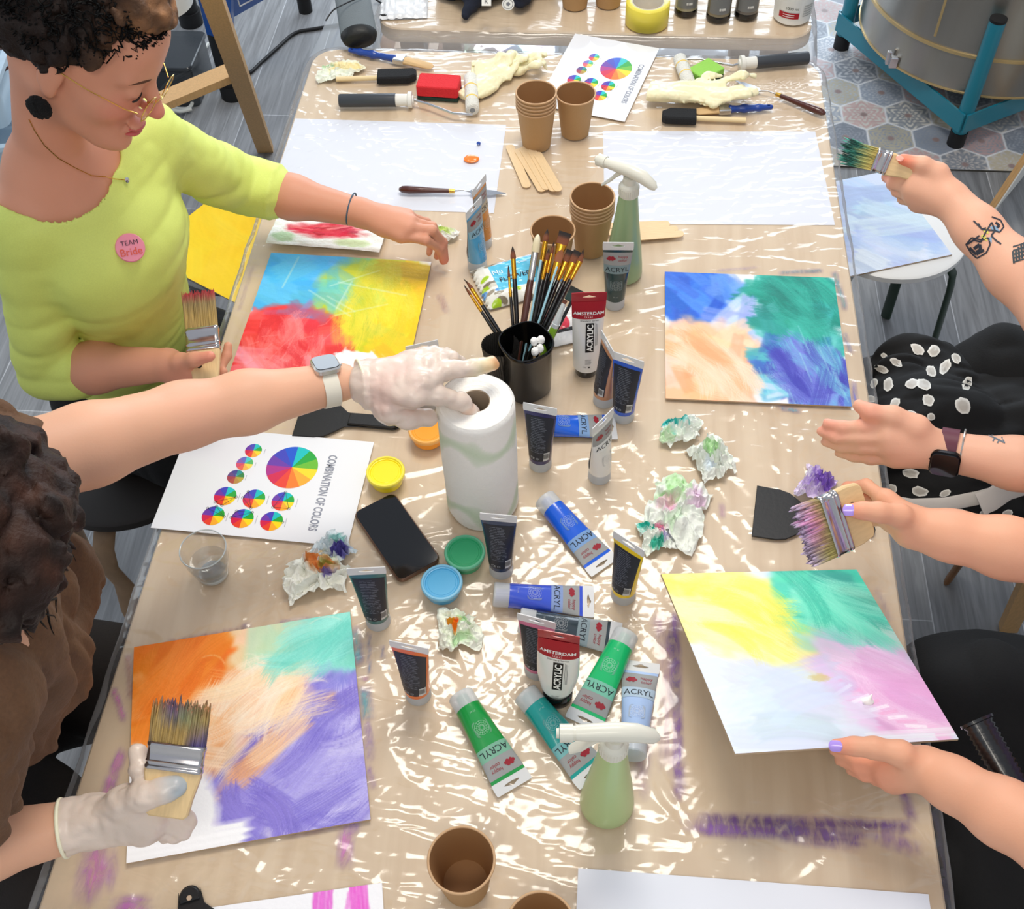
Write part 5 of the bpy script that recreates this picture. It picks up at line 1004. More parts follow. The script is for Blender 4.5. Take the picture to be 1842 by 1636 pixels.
cv=newcv((242,242,246),180); cv.stroke((.76,-.05),(.71,.5),.09,(226,96,206),.9,.6);cv.stroke((.90,-.02),(.92,.5),.08,(228,80,200),.9,.5);cv.stroke((.88,.02),(.8,.4),.05,(232,120,212),.7,.6);cv.stroke((.55,.1),(.5,.5),.1,(236,150,220),.6,.6)
t=thing('drawing_paper','white paper with magenta paint stripes at the bottom left frame edge','paper',M=T(c[0],c[1],TZ+.0045)@Matrix.Rotation(an,4,'Z')); MB().box((0,0,.0004),(.296,.30,.0008)).build('sheet',PPR,t,smooth=False); boardmesh(cv,.296,.30,.0008,'painted_face',PAINT,t)
# ================================================================ things on the table behind
BZ=TZ+.0035
def spraycan(u,v,label,r=.0265,h=.16,bc=(150,146,120)):
    p=P(u,v); t=thing('paint_jar',label,'paint jar',(p[0],p[1],BZ))
    MB().lathe([(0,0),(r*.9,0),(r,.003),(r,.012),(r*.97,.016)],40).build('base',mat('black_gloss_plastic',(14,14,15),.18,coat=.5),t,angle=40)
    MB().lathe([(r*.975,.0155),(r*.975,h*.62),(r*.95,h*.66)],40,bc).build('glass_wall',amat('jar_glass_'+str(bc[0]),.12,coat=.6),t,angle=60)
    MB().lathe([(r*.96,h*.66),(r*.8,h*.78),(r*.55,h*.84),(r*.55,h),(0,h)],40).build('cap',mat('black_gloss_plastic',(14,14,15),.18,coat=.5),t,angle=40)
    a=np.linspace(-2.5,-.6,16); MB().add([(r*.99*math.cos(x),r*.99*math.sin(x),z) for x in a for z in (.022,h*.55)],[(2*i,2*i+2,2*i+3,2*i+1) for i in range(15)],(118,120,120)).build('label',LAB,t,angle=60)
    mb=MB()
    for x,z in ((-1.55,.034),(-1.35,.034),(-1.2,.034)): mb.box((r*1.0*math.cos(x),r*1.0*math.sin(x),z),(.004,.0012,.005),(210,210,206))
    mb.build('label_print',LAB,t,smooth=False)
spraycan(1233,24,'leftmost dark glass paint jar behind the tape roll',.0265)
spraycan(1291,34,'middle dark paint jar, nearest of the three',.0275,bc=(126,118,96))
spraycan(1341,30,'rightmost dark glass paint jar beside the white bucket',.0265,bc=(96,92,88))
p=P(1163,42); t=thing('tape_roll','wide roll of yellow tape standing on the rear table','tape roll',(p[0],p[1],BZ))
MB().lathe([(.036,0),(.0475,0),(.0485,.001),(.0485,.049),(.0475,.050),(.036,.050),(.036,0)],56,(232,214,76)).build('tape',amat('yellow_tape',.35,coat=.3),t,angle=50)
MB().lathe([(.0355,-.0),(.0355,.0503),(.034,.0503),(.034,0)],48).build('cardboard_core',mat('core_pale',(226,220,206),.8),t,angle=50)
p=P(1423,32); t=thing('paint_bucket','white plastic paint bucket with red label band at the rear table corner','bucket',(p[0],p[1],BZ))
MB().lathe([(0,0),(.038,0),(.041,.003),(.0455,.10),(.048,.10),(.048,.106),(.0455,.112),(0,.112)],56).build('bucket_wall',mat('white_plastic',(236,236,230),.4),t,angle=40)
def arc(mb,r0,k,a0,a1,z0,z1,col,n=14):
    v=[((r0+k*z)*math.cos(x),(r0+k*z)*math.sin(x),z) for x in np.linspace(a0,a1,n) for z in (z0,z1)]; mb.add(v,[(2*i,2*i+2,2*i+3,2*i+1) for i in range(n-1)],col)
mb=MB(); arc(mb,.0416,.046,-2.45,-1.35,.018,.032,(178,26,40)); arc(mb,.0416,.046,-2.45,-1.35,.034,.060,(232,232,226)); 
for i in range(5): arc(mb,.0420,.046,-1.15,-.6,.022+i*.006,.025+i*.006,(180,180,176),8)
for i in range(2): arc(mb,.0420,.046,-2.2,-1.6,.0215+i*.005,.0235+i*.005,(240,220,220),8)
mb.build('label',LAB,t,smooth=False)
v,f=text2d('1000 ml',.009); mb=MB(); x=-1.75+v[:,0]/.043; mb.add(np.c_[.0448*np.cos(x),.0448*np.sin(x),.043+v[:,1]],f,(70,70,70)); mb.build('label_print',LAB,t,smooth=False)
for u,v_,l in ((1034,11,'brown paper cup on the rear table, left of the pair'),(1094,8,'brown paper cup on the rear table beside the tape roll')):
    p=P(u,v_); cup((p[0],p[1],BZ),l)
# dark bag with two badges
s=SDF((-.18,-.12,-.005),(.18,.14,.10),.004); 
s.cone((-.11,.03,.030),(.11,.05,.030),.035,.032,.03).cone((-.02,.02,.030),(-.065,-.070,.012),.030,.010,.03).cone((.05,.03,.035),(.06,-.02,.03),.032,.02,.03).cone((-.13,.06,.025),(-.06,.0,.04),.02,.03,.03); s.wrinkle(.012,18,seed=3).wrinkle(.004,50,seed=5)
p=P(893,10); t=thing('fabric_bag','dark navy fabric bag with two round and square badges on the rear table','bag',(p[0],p[1],BZ)); s.build('bag_body',mat('navy_fabric',(24,30,46),.9,bump=.3,bscale=300),t,smooth=1)
def facing(o,r): # small flat badge seen from the camera, at place o
    pass
q=P(875,3,BZ+.07); mb=MB(); M=frame(q,-FW,UP)@T(0,0,.0); 
t2=MB().box((0,0,0),(.021,.019,.002),(214,214,208),M=T(-p[0],-p[1],-BZ)@M,bev=.0005).build('square_badge',LAB,t,smooth=False)
v,f=text2d('R',.013,.02); MB().add(np.c_[v,np.full(len(v),.0016)],f,(60,60,66),M=T(-p[0],-p[1],-BZ)@M).build('badge_letter',LAB,t2,smooth=False)
q=P(914,8,BZ+.07); M=frame(q,-FW,UP); MB().lathe([(0,0),(.0135,0),(.0135,.002),(0,.0022)],32,(196,196,190),M=T(-p[0],-p[1],-BZ)@M).lathe([(.0095,.0023),(.0110,.0023)],24,(90,90,94),M=T(-p[0],-p[1],-BZ)@M).lathe([(0,.0024),(.005,.0024)],5,(60,64,76),M=T(-p[0],-p[1],-BZ)@M).build('round_badge',LAB,t,smooth=False)
# grey pouch hanging over the corner, black cord
t=thing('speaker_pouch','grey fabric pouch with black end lying over the left corner of the rear table','pouch',tuple(P(640,60,BZ)))
b0=P(646,66,BZ+.025);b1=P(628,-40,BZ+.03); o_=np.array(P(640,60,BZ)); d=(b1-b0); L=np.linalg.norm(d); d/=L
s1=[(b0-o_)+d*k for k in (.0,.004,L)]; MB().tube(s1,[(.0385,.024),(.040,.026),(.040,.026)],36,flat=(1,0,0)).build('pouch_body',mat('grey_felt',(112,120,124),.9,bump=.3,bscale=300),t,angle=50)
MB().tube([(b0-o_)-d*.016,(b0-o_)-d*.010,(b0-o_)+d*.006],[(.030,.016),(.037,.023),(.0405,.0265)],36,flat=(1,0,0)).build('black_end',mat('black_cloth',(18,20,20),.5,bump=.4,bscale=60),t,angle=50)
def cord(pts,r,name,label,m,z=None):
    q=[P(*a) for a in pts]; q=np.array(q); k=len(q); tt=np.linspace(0,k-1,k*8); 
    def cr(t):
        i=int(min(max(math.floor(t),0),k-2)); f=t-i; a,b,c,d=q[max(i-1,0)],q[i],q[i+1],q[min(i+2,k-1)]; return .5*((2*b)+(-a+c)*f+(2*a-5*b+4*c-d)*f*f+(-a+3*b-3*c+d)*f**3)
    pts2=np.array([cr(t) for t in tt]); o=MB().tube(pts2-pts2[0],r,8).build(name,m); o.location=pts2[0]; return tag(o,label,'cable')
BC=mat('black_cable',(22,22,24),.5)
cord([(586,37,BZ+.06),(600,18,BZ+.07),(622,6,BZ+.065),(650,-6,BZ+.06)],.0016,'thin_cord','thin black cord crossing over the grey pouch',BC)
cord([(672,-4,BZ+.004),(690,8,BZ+.004),(705,14,BZ+.004),(700,24,BZ+.004),(684,28,BZ+.004),(720,26,BZ+.004),(752,18,BZ+.004),(762,0,BZ+.004),(764,-12,BZ+.004)],.0022,'thin_cord','black looping cord lying on the plastic beside the grey pouch',BC)
# plastic sheet hanging at the left corner of the rear table
MILK=mat('milky_sheet',(226,232,238),.3,alpha=.55,coat=.3)
A=P(575,-30,TZ+.02);B=P(700,-20,TZ+.004)
_a,_b,_c,_d=P(603,-30,.70),P(688,-30,.755),P(556,102,.46),P(684,90,.735)
def sheetf(U,V):
    q=[_a[i]*(1-U)*(1-V)+_b[i]*U*(1-V)+_c[i]*(1-U)*V+_d[i]*U*V for i in range(3)]; w_=.010*np.sin(U*21+V*4)+.012*noise2(U*5,V*4,3); return q[0]+w_,q[1]-w_*.6,q[2]+w_*.5
o=MB().grid(sheetf,30,40).build('plastic_sheet',MILK,angle=80); tag(o,'milky plastic sheet draped off the left side of the rear table','plastic sheet')
q=P(722,18,TZ+.002); o=None
floor_q=q
# ================================================================ floor things seen between the tables
def pillow(x,y,z,sx,sy,sz,rz,name,label,cat,m,seed,col=None):
    def f(U,V):
        a=2*U-1;b=2*V-1; e=np.clip((1-a*a)*(1-b*b),0,1)**.4; return a*sx/2,b*sy/2,sz*e*(.75+.5*fbm(a*2+seed,b*2,seed))+.004*noise2(a*9,b*9,seed)
    mb=MB().grid(f,60,40,col); mb.grid(lambda U,V:((2*U-1)*sx/2,(2*V-1)*sy/2,U*0),2,2,(200,200,200)); o=mb.build(name,m,angle=80); o.location=(x,y,z); o.rotation_euler=(0,0,rz); return tag(o,label,cat)
def iri(U,V):
    h=(U*1.6+V*.5+fbm(U*3,V*3,4)*.9)%1; r=np.stack([.62+.38*np.cos(6.28*(h+k)) for k in (0,.33,.67)],-1); w_=np.clip(fbm(U*4,V*4,9)*1.6-.4,0,1)[...,None]; return (r*.5+.4)*w_+(1-w_)*np.array([.62,.72,.78])
q0=floor_q; pillow(q0[0],q0[1]+.06,TZ+.003,.11,.20,.012,.1,'plastic_bag','crinkled white plastic bag under the black cord on the rear table','bag',mat('white_bag_thin',(228,230,232),.25,coat=.5,bump=.6,bscale=40),22)
q=P(908,84,.02); pillow(q[0],q[1]+.02,.001,.36,.36,.05,0,'gift_bag','shiny iridescent bag lying on the floor between the two tables','bag',amat('iridescent_foil',.12,metal=.4,coat=.6),6,iri)
q=P(1252,86,.02); pillow(q[0],q[1]+.05,.001,.30,.30,.06,.1,'plastic_bag','white glossy plastic bag on the floor behind the right roller','bag',mat('white_bag',(226,232,238),.2,coat=.5),12)
q=P(690,86,.2)
for u,wd,l in ((716,.040,'brown cardboard box on the floor behind the far table edge, left one'),(778,.030,'brown cardboard box on the floor behind the far table edge, right one')):
    q=P(u,100,.10); t=thing('cardboard_box',l,'box',(q[0],q[1]+.10,.0)); MB().box((0,0,.055),(wd*3.2,.22,.11),bev=.001).build('carton',mat('cardboard_brown',(150,118,96),.8,var=.1),t,smooth=False); MB().box((0,0,.1105),(.03,.22,.0006)).build('parcel_tape',mat('parcel_tape',(176,140,100),.3),t,smooth=False)
# ================================================================ easel
def bar(mb,a,b,w,d,flat=(1,0,0),col=None): # rectangular bar
    a=np.array(a);b=np.array(b); M=frame(a,b-a,np.cross(b-a,flat)); mb.box((0,0,np.linalg.norm(b-a)/2),(w,d,np.linalg.norm(b-a)),col,M=M,bev=.002)
PINE=mat('pine_wood',(206,164,112),.5,bump=.12,bscale=40,stretch=(6,6,.8),var=.1)
f0=P(478,271,.0); f0[2]=.004; f1=P(362,-60,.95); o_=f0.copy(); t=thing('wooden_easel','light wooden studio easel standing behind the lime-shirted woman','easel',tuple(o_))
mb=MB(); bar(mb,f0-o_,f1-o_,.048,.022,(1,.1,0)); mb.build('leg',PINE,t,angle=30)
g0=P(250,200,.42);g1=P(417,130,.47); mb=MB(); bar(mb,g0-o_,g1-o_,.020,.062,(0,0,1)); mb.build('crossbar',PINE,t,angle=30)
g2=P(215,330,.0); g2[2]=.004; g3=P(150,-80,.95); mb=MB(); bar(mb,g2-o_,g3-o_,.048,.022,(1,.1,0)); mb.build('leg',PINE,t,angle=30)
# ================================================================ pottery wheel, blue with white splash pan
q=P(400,120,.0); wx,wy=-1.46,3.42; t=thing('pottery_wheel','blue pottery wheel with white splash pan and black feet, far left','pottery wheel',(wx,wy,0)); BLUE=mat('blue_enamel',(24,92,186),.3,coat=.3)
c0=P(372,40,.40)-np.array([wx,wy,0]); 
def cyl(mb,c,r,z0,z1,n=28): mb.lathe([(0,z0),(r,z0),(r,z1),(0,z1)],n,M=T(c[0],c[1],0))
def rel(u,v,z): return P(u,v,z)-np.array([wx,wy,0])
for u,v_ in ((345,42),(421,172)):
    c=rel(u,v_,0); mb=MB(); cyl(mb,c,.040,0,.05); cyl(mb,c,.034,.05,.36); mb.build('foot',mat('black_rubber',(20,20,22),.6),t,angle=40)
# side panel: runs along between the feet
pa=rel(392,-40,.40);pb_=rel(418,66,.32)
def quad(mb,pts,th,n): 
    pts=[np.array(x) for x in pts]; n=np.array(n,float)*th; mb.add(pts+[x+n for x in pts],[(0,1,2,3),(7,6,5,4)]+[(i,4+i,4+(i+1)%4,(i+1)%4) for i in range(4)])
mb=MB(); A1=rel(352,-20,.45);A2=rel(415,-20,.45);A3=rel(418,76,.22);A4=rel(372,62,.24); quad(mb,[A1,A2,A3,A4],.03,(0,1,0)); mb.build('side_panel',BLUE,t,smooth=False)
mb=MB(); B1_=rel(408,-30,.46);B2_=rel(560,-60,.46);B3_=rel(478,-2,.30);B4_=rel(417,33,.30); quad(mb,[B1_,B2_,B3_,B4_],.03,(0,1,.2)); fp=mb.build('front_panel',BLUE,t,smooth=False)
mb=MB(); L1=[rel(426,-10,.41),rel(432,10,.36),rel(462,-6,.36)]; mb.tube([x+np.array([0,-.004,0]) for x in L1],.0022,8); mb.build('white_outline',mat('white_ink',(236,238,240),.5),fp)
c=rel(312,-22,.50); mb=MB(); mb.lathe([(0,.44),(.085,.44),(.10,.45),(.115,.56),(.11,.56),(.095,.455),(0,.45)],48,M=T(c[0]-.06,c[1],0)); mb.build('splash_pan',mat('white_plastic',(236,236,230),.4),t,angle=40)
mb=MB(); cyl(mb,rel(550,20,.0)+np.array([0,.0,0]),.024,0,.5); 
mb.build('upright',mat('black_rubber',(20,20,22),.6),t,angle=40)
cord([(411,36,.26),(417,50,.2),(414,72,.14),(412,100,.05),(425,120,.01),(446,132,.006),(470,112,.006),(500,85,.006),(530,60,.006),(565,52,.006),(640,40,.006)],.0058,'power_cable','black power cable snaking over the floor from the blue pottery wheel',BC)
cord([(375,78,.01),(360,100,.01),(345,125,.01),(300,150,.01),(286,180,.01),(305,192,.012),(335,196,.014),(346,184,.016),(335,172,.018),(310,174,.02),(290,188,.022),(320,200,.02),(345,196,.02)],.0058,'white_cable','looped white cable lying on the floor beside the easel',mat('white_cable',(208,210,204),.5))
# dark grey box left of the wheel
q=P(300,110,.1); t=thing('storage_box','dark grey transparent box on the floor behind the easel crossbar','box',(q[0],q[1],0)); MB().prism(rrect(.22,.2,.02),.001,.13,bev=.004).build('box_body',mat('smoked_plastic',(66,70,74),.2,alpha=.85),t,angle=40); MB().prism(rrect(.23,.21,.02),.131,.145,bev=.003).build('lid',mat('smoked_plastic',(66,70,74),.2,alpha=.85),t,angle=40)
# translucent tubs behind the woman
CT=mat('translucent_tub',(206,226,240),.2,alpha=.7,coat=.4)
def tub(x,y,z,sx,sy,h,rz,label):
    t=thing('storage_tub',label,'storage tub',(x,y,z),rz); 
    mb=MB(); n=len(rrect(1,1,.1)); rings=[(sx*.92,sy*.92,0.001),(sx,sy,h),(sx+.03,sy+.03,h),(sx+.03,sy+.03,h-.012),(sx+.024,sy+.024,h-.012)]
    inner=[(sx-.006,sy-.006,h),(sx*.92-.006,sy*.92-.006,.006)]
    v=[];R_=[rings[0]]+rings[1:2]; 
    for a,b,z_ in ((sx*.9,sy*.9,.001),(sx,sy,h-.014),(sx+.03,sy+.03,h-.014),(sx+.03,sy+.03,h),(sx-.008,sy-.008,h),(sx*.9-.008,sy*.9-.008,.008)): v+=[(px,py,z_) for px,py in rrect(a,b,.03,5)]
    m_=len(rrect(1,1,.1,5)); k=6; f=[(r*m_+i,r*m_+(i+1)%m_,(r+1)*m_+(i+1)%m_,(r+1)*m_+i) for r in range(k-1) for i in range(m_)]+[tuple(range(m_))[::-1],tuple((k-1)*m_+i for i in range(m_))]
    mb.add(v,f); mb.build('tub_wall',CT,t,angle=40); return t
q=P(18,330,0); tub(q[0]-.05,q[1]+.05,0.001,.42,.5,.27,.2,'large translucent storage tub on the floor at the left frame edge')
tub(q[0]-.06,q[1]+.08,.274,.38,.46,.16,.15,'smaller translucent tub stacked on the large one at the left frame edge')
for k in range(3):
    a=P(0+k*6,88+k*22,.40)-[.02,0,0]; b=P(26+k*5,88+k*10,.42); o=MB().tube([(0,0,0),tuple(b-a)],.004,8).build('long_brush',mat('brown_lacquer',(84,44,34),.3)); o.location=a; tag(o,('upper','middle','lower')[k]+' thin dark brown brush handle resting on the small storage tub','brush')
# ================================================================ stools
def pole(mb,pts,r,n=14): mb.tube(pts,r,n)
def steel_stool(x,y,h,rz,label,seatm,legm,r=.165):
    t=thing('stool',label,'stool',(x,y,0),rz); MB().lathe([(0,h-.022),(r-.01,h-.022),(r,h-.016),(r,h-.004),(r-.006,h),(0,h)],56).build('seat',seatm,t,angle=40)
    for k in range(4):
        a=math.pi/4+k*math.pi/2; c,s_=math.cos(a),math.sin(a); MB().tube([(c*.10,s_*.10,h-.026),(c*.155,s_*.155,h-.03),(c*.172,s_*.172,h-.05),(c*.178,s_*.178,h-.09),(c*.20,s_*.20,.004)],[(.014,.007)]*5,16,flat=(-s_,c,0)).build('leg',legm,t,angle=50)
    return t
GL=mat('dark_green_metal',(36,56,44),.35,coat=.2)
q=P(1600,400,.46); steel_stool(q[0],q[1],.455,.15,'white round stool with dark green legs right of the table, carrying a pale blue board',mat('white_seat',(240,240,238),.4),GL,.175)
cv=newcv((206,218,240),140); cv.patch((.5,.5),(.45,.4),((176,198,238),(190,208,240),(166,190,234),(214,226,244)),60,.2,.5,.6,.4,a=.6)
def fitboard(c4,z,w,name,label,cv): c,w_,h_,an=rectfit(c4,z); board(name,label,cv,w,w,.003,T(c[0],c[1],z)@Matrix.Rotation(an,4,'Z'))
a=P(1712,460,.4565);c=P(1592,308,.4565); an=math.atan2(a[1]-P(1528,499,.4565)[1],a[0]-P(1528,499,.4565)[0]); ctr=a+np.array([-math.cos(an)*.15-math.sin(an)*.15*-0,0,0]); ex=np.array([math.cos(an),math.sin(an)]);ey=np.array([-ex[1],ex[0]]); cc=a[:2]-ex*.15+ey*.15
board('painted_board','pale blue painted board lying on the white stool with green legs',cv,.30,.30,.003,T(cc[0],cc[1],.4565)@Matrix.Rotation(an,4,'Z'))
cv=newcv((252,208,10),120); cv.patch((.5,.5),(.45,.45),((252,212,20),(250,204,4),(254,216,40)),40,.25,.5,.5,.4,6,a=.5)
z=.4565; A=P(372,357,z)[:2];Bc=P(421,547,z)[:2];d=(P(421,545,z)-P(315,490,z))[:2]; e1=d/np.linalg.norm(d); 
e2=(P(372,357,z)-P(303,407,z))[:2]; e2/=np.linalg.norm(e2); an=math.atan2(e1[1],e1[0]); ex=e1; ey=np.array([-ex[1],ex[0]])
# bottom edge passes (315,490)-(421,545); the top corner is (372,357)
n_=ey@(A-Bc); cc=A-ey*.15*0
b0=P(421,545,z)[:2]; cc=b0-ex*.13+ey*.15
YB=(cc,an)
board('painted_board','bright yellow painted board lying on the stool between the woman and the table',cv,.30,.30,.003,T(cc[0],cc[1],z)@Matrix.Rotation(an,4,'Z'))
steel_stool(cc[0],cc[1],.4555,.3,'round stool under the bright yellow board, mostly hidden',mat('grey_seat',(96,98,100),.5),mat('grey_metal',(70,72,74),.4),.16)
def bent_stool(x,y,h,rz,label,seatm,woodm,r=.175):
    t=thing('stool',label,'stool',(x,y,0),rz); MB().lathe([(0,h-.03),(r-.008,h-.03),(r,h-.022),(r,h-.006),(r-.008,h),(0,h)],56).build('seat',seatm,t,angle=40)
    for k in range(4):
        a=math.pi/4+k*math.pi/2; c,s_=math.cos(a),math.sin(a); MB().tube([(c*.07,s_*.07,h-.038),(c*.15,s_*.15,h-.038),(c*.185,s_*.185,h-.065),(c*.20,s_*.20,h-.11),(c*.185,s_*.185,h-.20),(c*.205,s_*.205,.15),(c*.215,s_*.215,.002)],[(.022,.008)]*7,16,flat=(-s_,c,0)).build('leg',woodm,t,angle=50)
    return t
BW=mat('bent_birch',(150,120,90),.5,var=.1)
q=P(262,860,.42); bent_stool(q[0]-.06,q[1]+.06,.42,.75,'bentwood stool with dark seat under the lime-shirted woman',mat('dark_seat',(44,38,34),.6),BW)
bent_stool(.99,1.24,.44,.2,'bentwood stool under the person in the spotted skirt',mat('brown_seat',(104,70,44),.6),mat('brown_bent_wood',(120,84,54),.5),.17)
# ================================================================ canvas leaning at right edge, chair leg
WV=mat('canvas_white',(232,230,224),.8,bump=.2,bscale=500)
a=P(1808,322,.02);b=P(1850,262,.30);c=P(1856,372,.02); t=thing('stretched_canvas','white stretched canvas showing its wooden frame at the right frame edge','canvas',M=frame((P(1808,322,0)[0]+.045,P(1808,322,0)[1],.004),(.25,.12,.9),(1,-.6,0)))
MB().box((.15,0,.2),(.30,.004,.40)).build('cloth',WV,t,smooth=False)
for c_,d_ in (((.012,-.010,.2),(.024,.018,.40)),((.288,-.010,.2),(.024,.018,.40)),((.15,-.010,.012),(.25,.018,.024)),((.15,-.010,.388),(.25,.018,.024))): MB().box(c_,d_,bev=.001).build('frame_bar',PINE,t,smooth=False)
t=thing('chair','light wooden chair leg at the right frame edge beyond the black trousers','chair',(1.10,.95,0)); o_=np.array([1.10,.95,0])
mb=MB(); bar(mb,P(1812,1132,.0)-o_+[0,0,.003],P(1875,1000,.42)-o_,.035,.022,(1,0,0)); mb.build('leg',PINE,t,angle=30)
# ================================================================ kiln
KX,KY,KR_=1.179,3.317,.380
t=thing('kiln','round stainless steel pottery kiln on a turquoise tubular stand, far right','kiln',(KX,KY,0))
STE=mat('brushed_steel',(176,172,164),.28,.85,bump=.05,bscale=8,stretch=(1,1,.1),var=.12); TQ=mat('turquoise_enamel',(30,128,150),.35,coat=.3); BRS=mat('brass_strip',(214,188,136),.35,.6)
MB().lathe([(0,.15),(KR_,.15),(KR_,.27)],96).lathe([(KR_,.27),(KR_,.66),(0,.66)],96).build('steel_drum',STE,t,angle=30)
MB().lathe([(KR_,.147),(KR_+.003,.147),(KR_+.003,.152),(KR_,.152)],96).build('bottom_rim',BRS,t,angle=30)
MB().lathe([(KR_,.264),(KR_+.005,.264),(KR_+.005,.273),(KR_,.273)],96).build('seam_band',BRS,t,angle=30)
MB().box((KR_*math.cos(4.05),KR_*math.sin(4.05),.38),(.006,.006,.17)).build('vertical_strip',BRS,t)
for k,a in enumerate((3.78,)): 
    MB().box(((KR_+.008)*math.cos(a),(KR_+.008)*math.sin(a),.165),(.022,.022,.035),bev=.002).box(((KR_+.014)*math.cos(a-.04),(KR_+.014)*math.sin(a-.04),.172),(.012,.012,.045),bev=.002).build('clasp',mat('chrome',(210,210,212),.12,.95),t,angle=30)
legs=[]
for (u,v_) in ((1512,98),(1717,272)):
    q=P(u,v_-10,0.0); legs.append((q[0]-KX,q[1]-KY))
legs+= [(-legs[0][0],-legs[0][1]),(-legs[1][0],-legs[1][1])]
for x,y in legs:
    l=MB().tube([(x,y,.05),(x,y,.415)],.023,24).build('stand_leg',TQ,t,angle=40)
    MB().tube([(x,y,.006),(x,y,.055)],.0255,24).build('rubber_foot',mat('black_rubber',(20,20,22),.6),l,angle=40); MB().tube([(x,y,.413),(x,y,.421)],.0235,24).build('end_cap',mat('black_rubber',(20,20,22),.6),l,angle=40)
order=[0,1,3,2]
P4=[legs[0],legs[1],legs[2],legs[3]]
ang=sorted(legs,key=lambda q:math.atan2(q[1],q[0]))
for i in range(4):
    a=np.array([*ang[i],.098]);b=np.array([*ang[(i+1)%4],.098]); d=(b-a)/np.linalg.norm(b-a); nn=np.array([d[1],-d[0],0])*.024
    mb=MB(); bar(mb,a+nn-d*.02,b+nn+d*.02,.006,.062,(d[1],-d[0],0)); mb.build('stand_rail',TQ,t,smooth=False)
# ================================================================ people
SKIN=amat('skin',.5,.35,bump=.06,bscale=420,sss=.12)
def Q3(l): return np.array(P(*l)) if len(l)==3 else np.array(l[3:6])
def finger(s,pts,r0,r1,k=.005):
    n=len(pts); rr=np.linspace(r0,r1,n); s.chain([(p,r) for p,r in zip(pts,rr)],k)
def hand(s,W,K,F,TH,sc=1,g=0,thr=None):
    W=Q3(W); K=[Q3(k) for k in K]
    for i,k in enumerate(K):
        s.cone(W*.93+k*.07,k,(.0185+g)*sc,((.0125,.0120,.0115,.0105)[i]+g)*sc,.014)
        s.cone(W*.5+k*.5,k,(.014+g)*sc,((.0118,.0118,.011,.010)[i]+g)*sc,.010)
    for a,b in zip(K[:-1],K[1:]): s.cone(a*.85+W*.15,b*.85+W*.15,(.0108+g)*sc,(.0105+g)*sc,.008)
    for i,(k,f) in enumerate(zip(K,F)):
        q=(1,1.02,.97,.86)[i]*sc; pts=[k]+[Q3(x) for x in f]; n=len(pts); finger(s,pts,(.0100+g)*q,(.0072+g)*q,.004)
        for j in range(1,n-1): s.ell(pts[j],[(.0094+g-.0006*j)*q]*3,.004)
    t=[Q3(x) for x in TH]; s.cone(W*.8+t[0]*.2,t[0],(.016+g)*sc,(.0155+g)*sc,.014); rr=(thr or np.linspace(.0150,.0088,len(t))); s.chain([(p,(r+g)*sc) for p,r in zip(t,rr)],.007)
def nail(person,p,d,n,w=.0052,l=.0065,m=None,name='fingernail',label=None):
    d=np.array(d)/np.linalg.norm(d); M=frame(p,n,d); v=[];f=[]
    mb=MB(); mb.grid(lambda U,V:((U-.5)*2*w*np.sqrt(np.clip(1-(2*V-1)**4*.9,0,1)),(V-.5)*2*l,.0012-(2*U-1)**2*.0022),8,8,M=M); o=mb.build(name,m,person,angle=80); 
    if label: o['label']=label
    return o
def skincol(base,reds=(),ns=.05,tat=None):
    b=np.array(base,float)
    def f(v):
        c=np.tile(b,(len(v),1))*(1+ns*(noise3(v[:,0]*26,v[:,1]*26,v[:,2]*26)-.5)[:,None])
        for (p,r,col,a) in reds:
            d=np.linalg.norm(v-np.array(p),axis=1)/r; m=(np.clip(1.4-d,0,1)*a)[:,None]; m=np.clip(m,0,1); c=c*(1-m)+np.array(col,float)*m
        return lin(np.clip(c,0,255))
    return f
def sleeve(s,a,b,ra,rb,n=10,amp=.003,g0=0,cut=True,seed=0,k=.008):
    a=np.array(a);b=np.array(b); rg=np.random.default_rng(seed)
    for i in range(n):
        p=a+(b-a)*i/n;q=a+(b-a)*(i+1)/n; r=ra+(rb-ra)*i/n; r2=ra+(rb-ra)*(i+1)/n; w_=rg.uniform(0,amp)
        s.cone(p,q,r+(w_ if i%2 else 0),r2+(0 if i%2 else w_),k,cut=1 if (cut and i==n-1) else 0)
def head_shapes(s,c,M,sc=1,g=0,ears=True):
    Mx=np.array(M); L=lambda p:np.array(c)+Mx@(np.array(p)*sc)
    def e(p,r,k=.02): s.ell(L(p),[x*sc+g for x in r],k,M=Mx)
    e((-.015,0,.03),(.098,.077,.092));e((.030,0,-.025),(.060,.060,.080),.03)
    s.cone(L((-.005,0,-.055)),L((.066,0,-.095)),.046*sc+g,.022*sc+g,.03)
    for q in (-1,1):
        s.cone(L((-.012,q*.048,-.045)),L((.060,q*.018,-.098)),.020*sc+g,.016*sc+g,.02); e((.052,q*.036,-.032),(.026,.022,.026),.02); e((.078,q*.031,-.001),(.0150,.0165,.0125),.006)
        s.cone(L((.084,q*.010,.020)),L((.072,q*.046,.018)),.0095*sc+g,.008*sc+g,.012)
        e((.097,q*.0105,-.041),(.0085,.0065,.0065),.006)
        if ears: e((-.006,q*.078,-.008),(.017,.007,.029),.008); e((-.002,q*.076,-.034),(.009,.006,.012),.006)
    e((.078,0,-.103),(.018,.017,.016),.018)
    s.cone(L((.088,0,.010)),L((.111,0,-.028)),.0070*sc+g,.0100*sc+g,.010); e((.113,0,-.033),(.0115,.0105,.0095),.006)
    e((.095,0,-.064),(.010,.021,.0060),.006);e((.093,0,-.077),(.0095,.018,.0065),.006); e((.062,0,.055),(.034,.05,.04),.03)
    return L
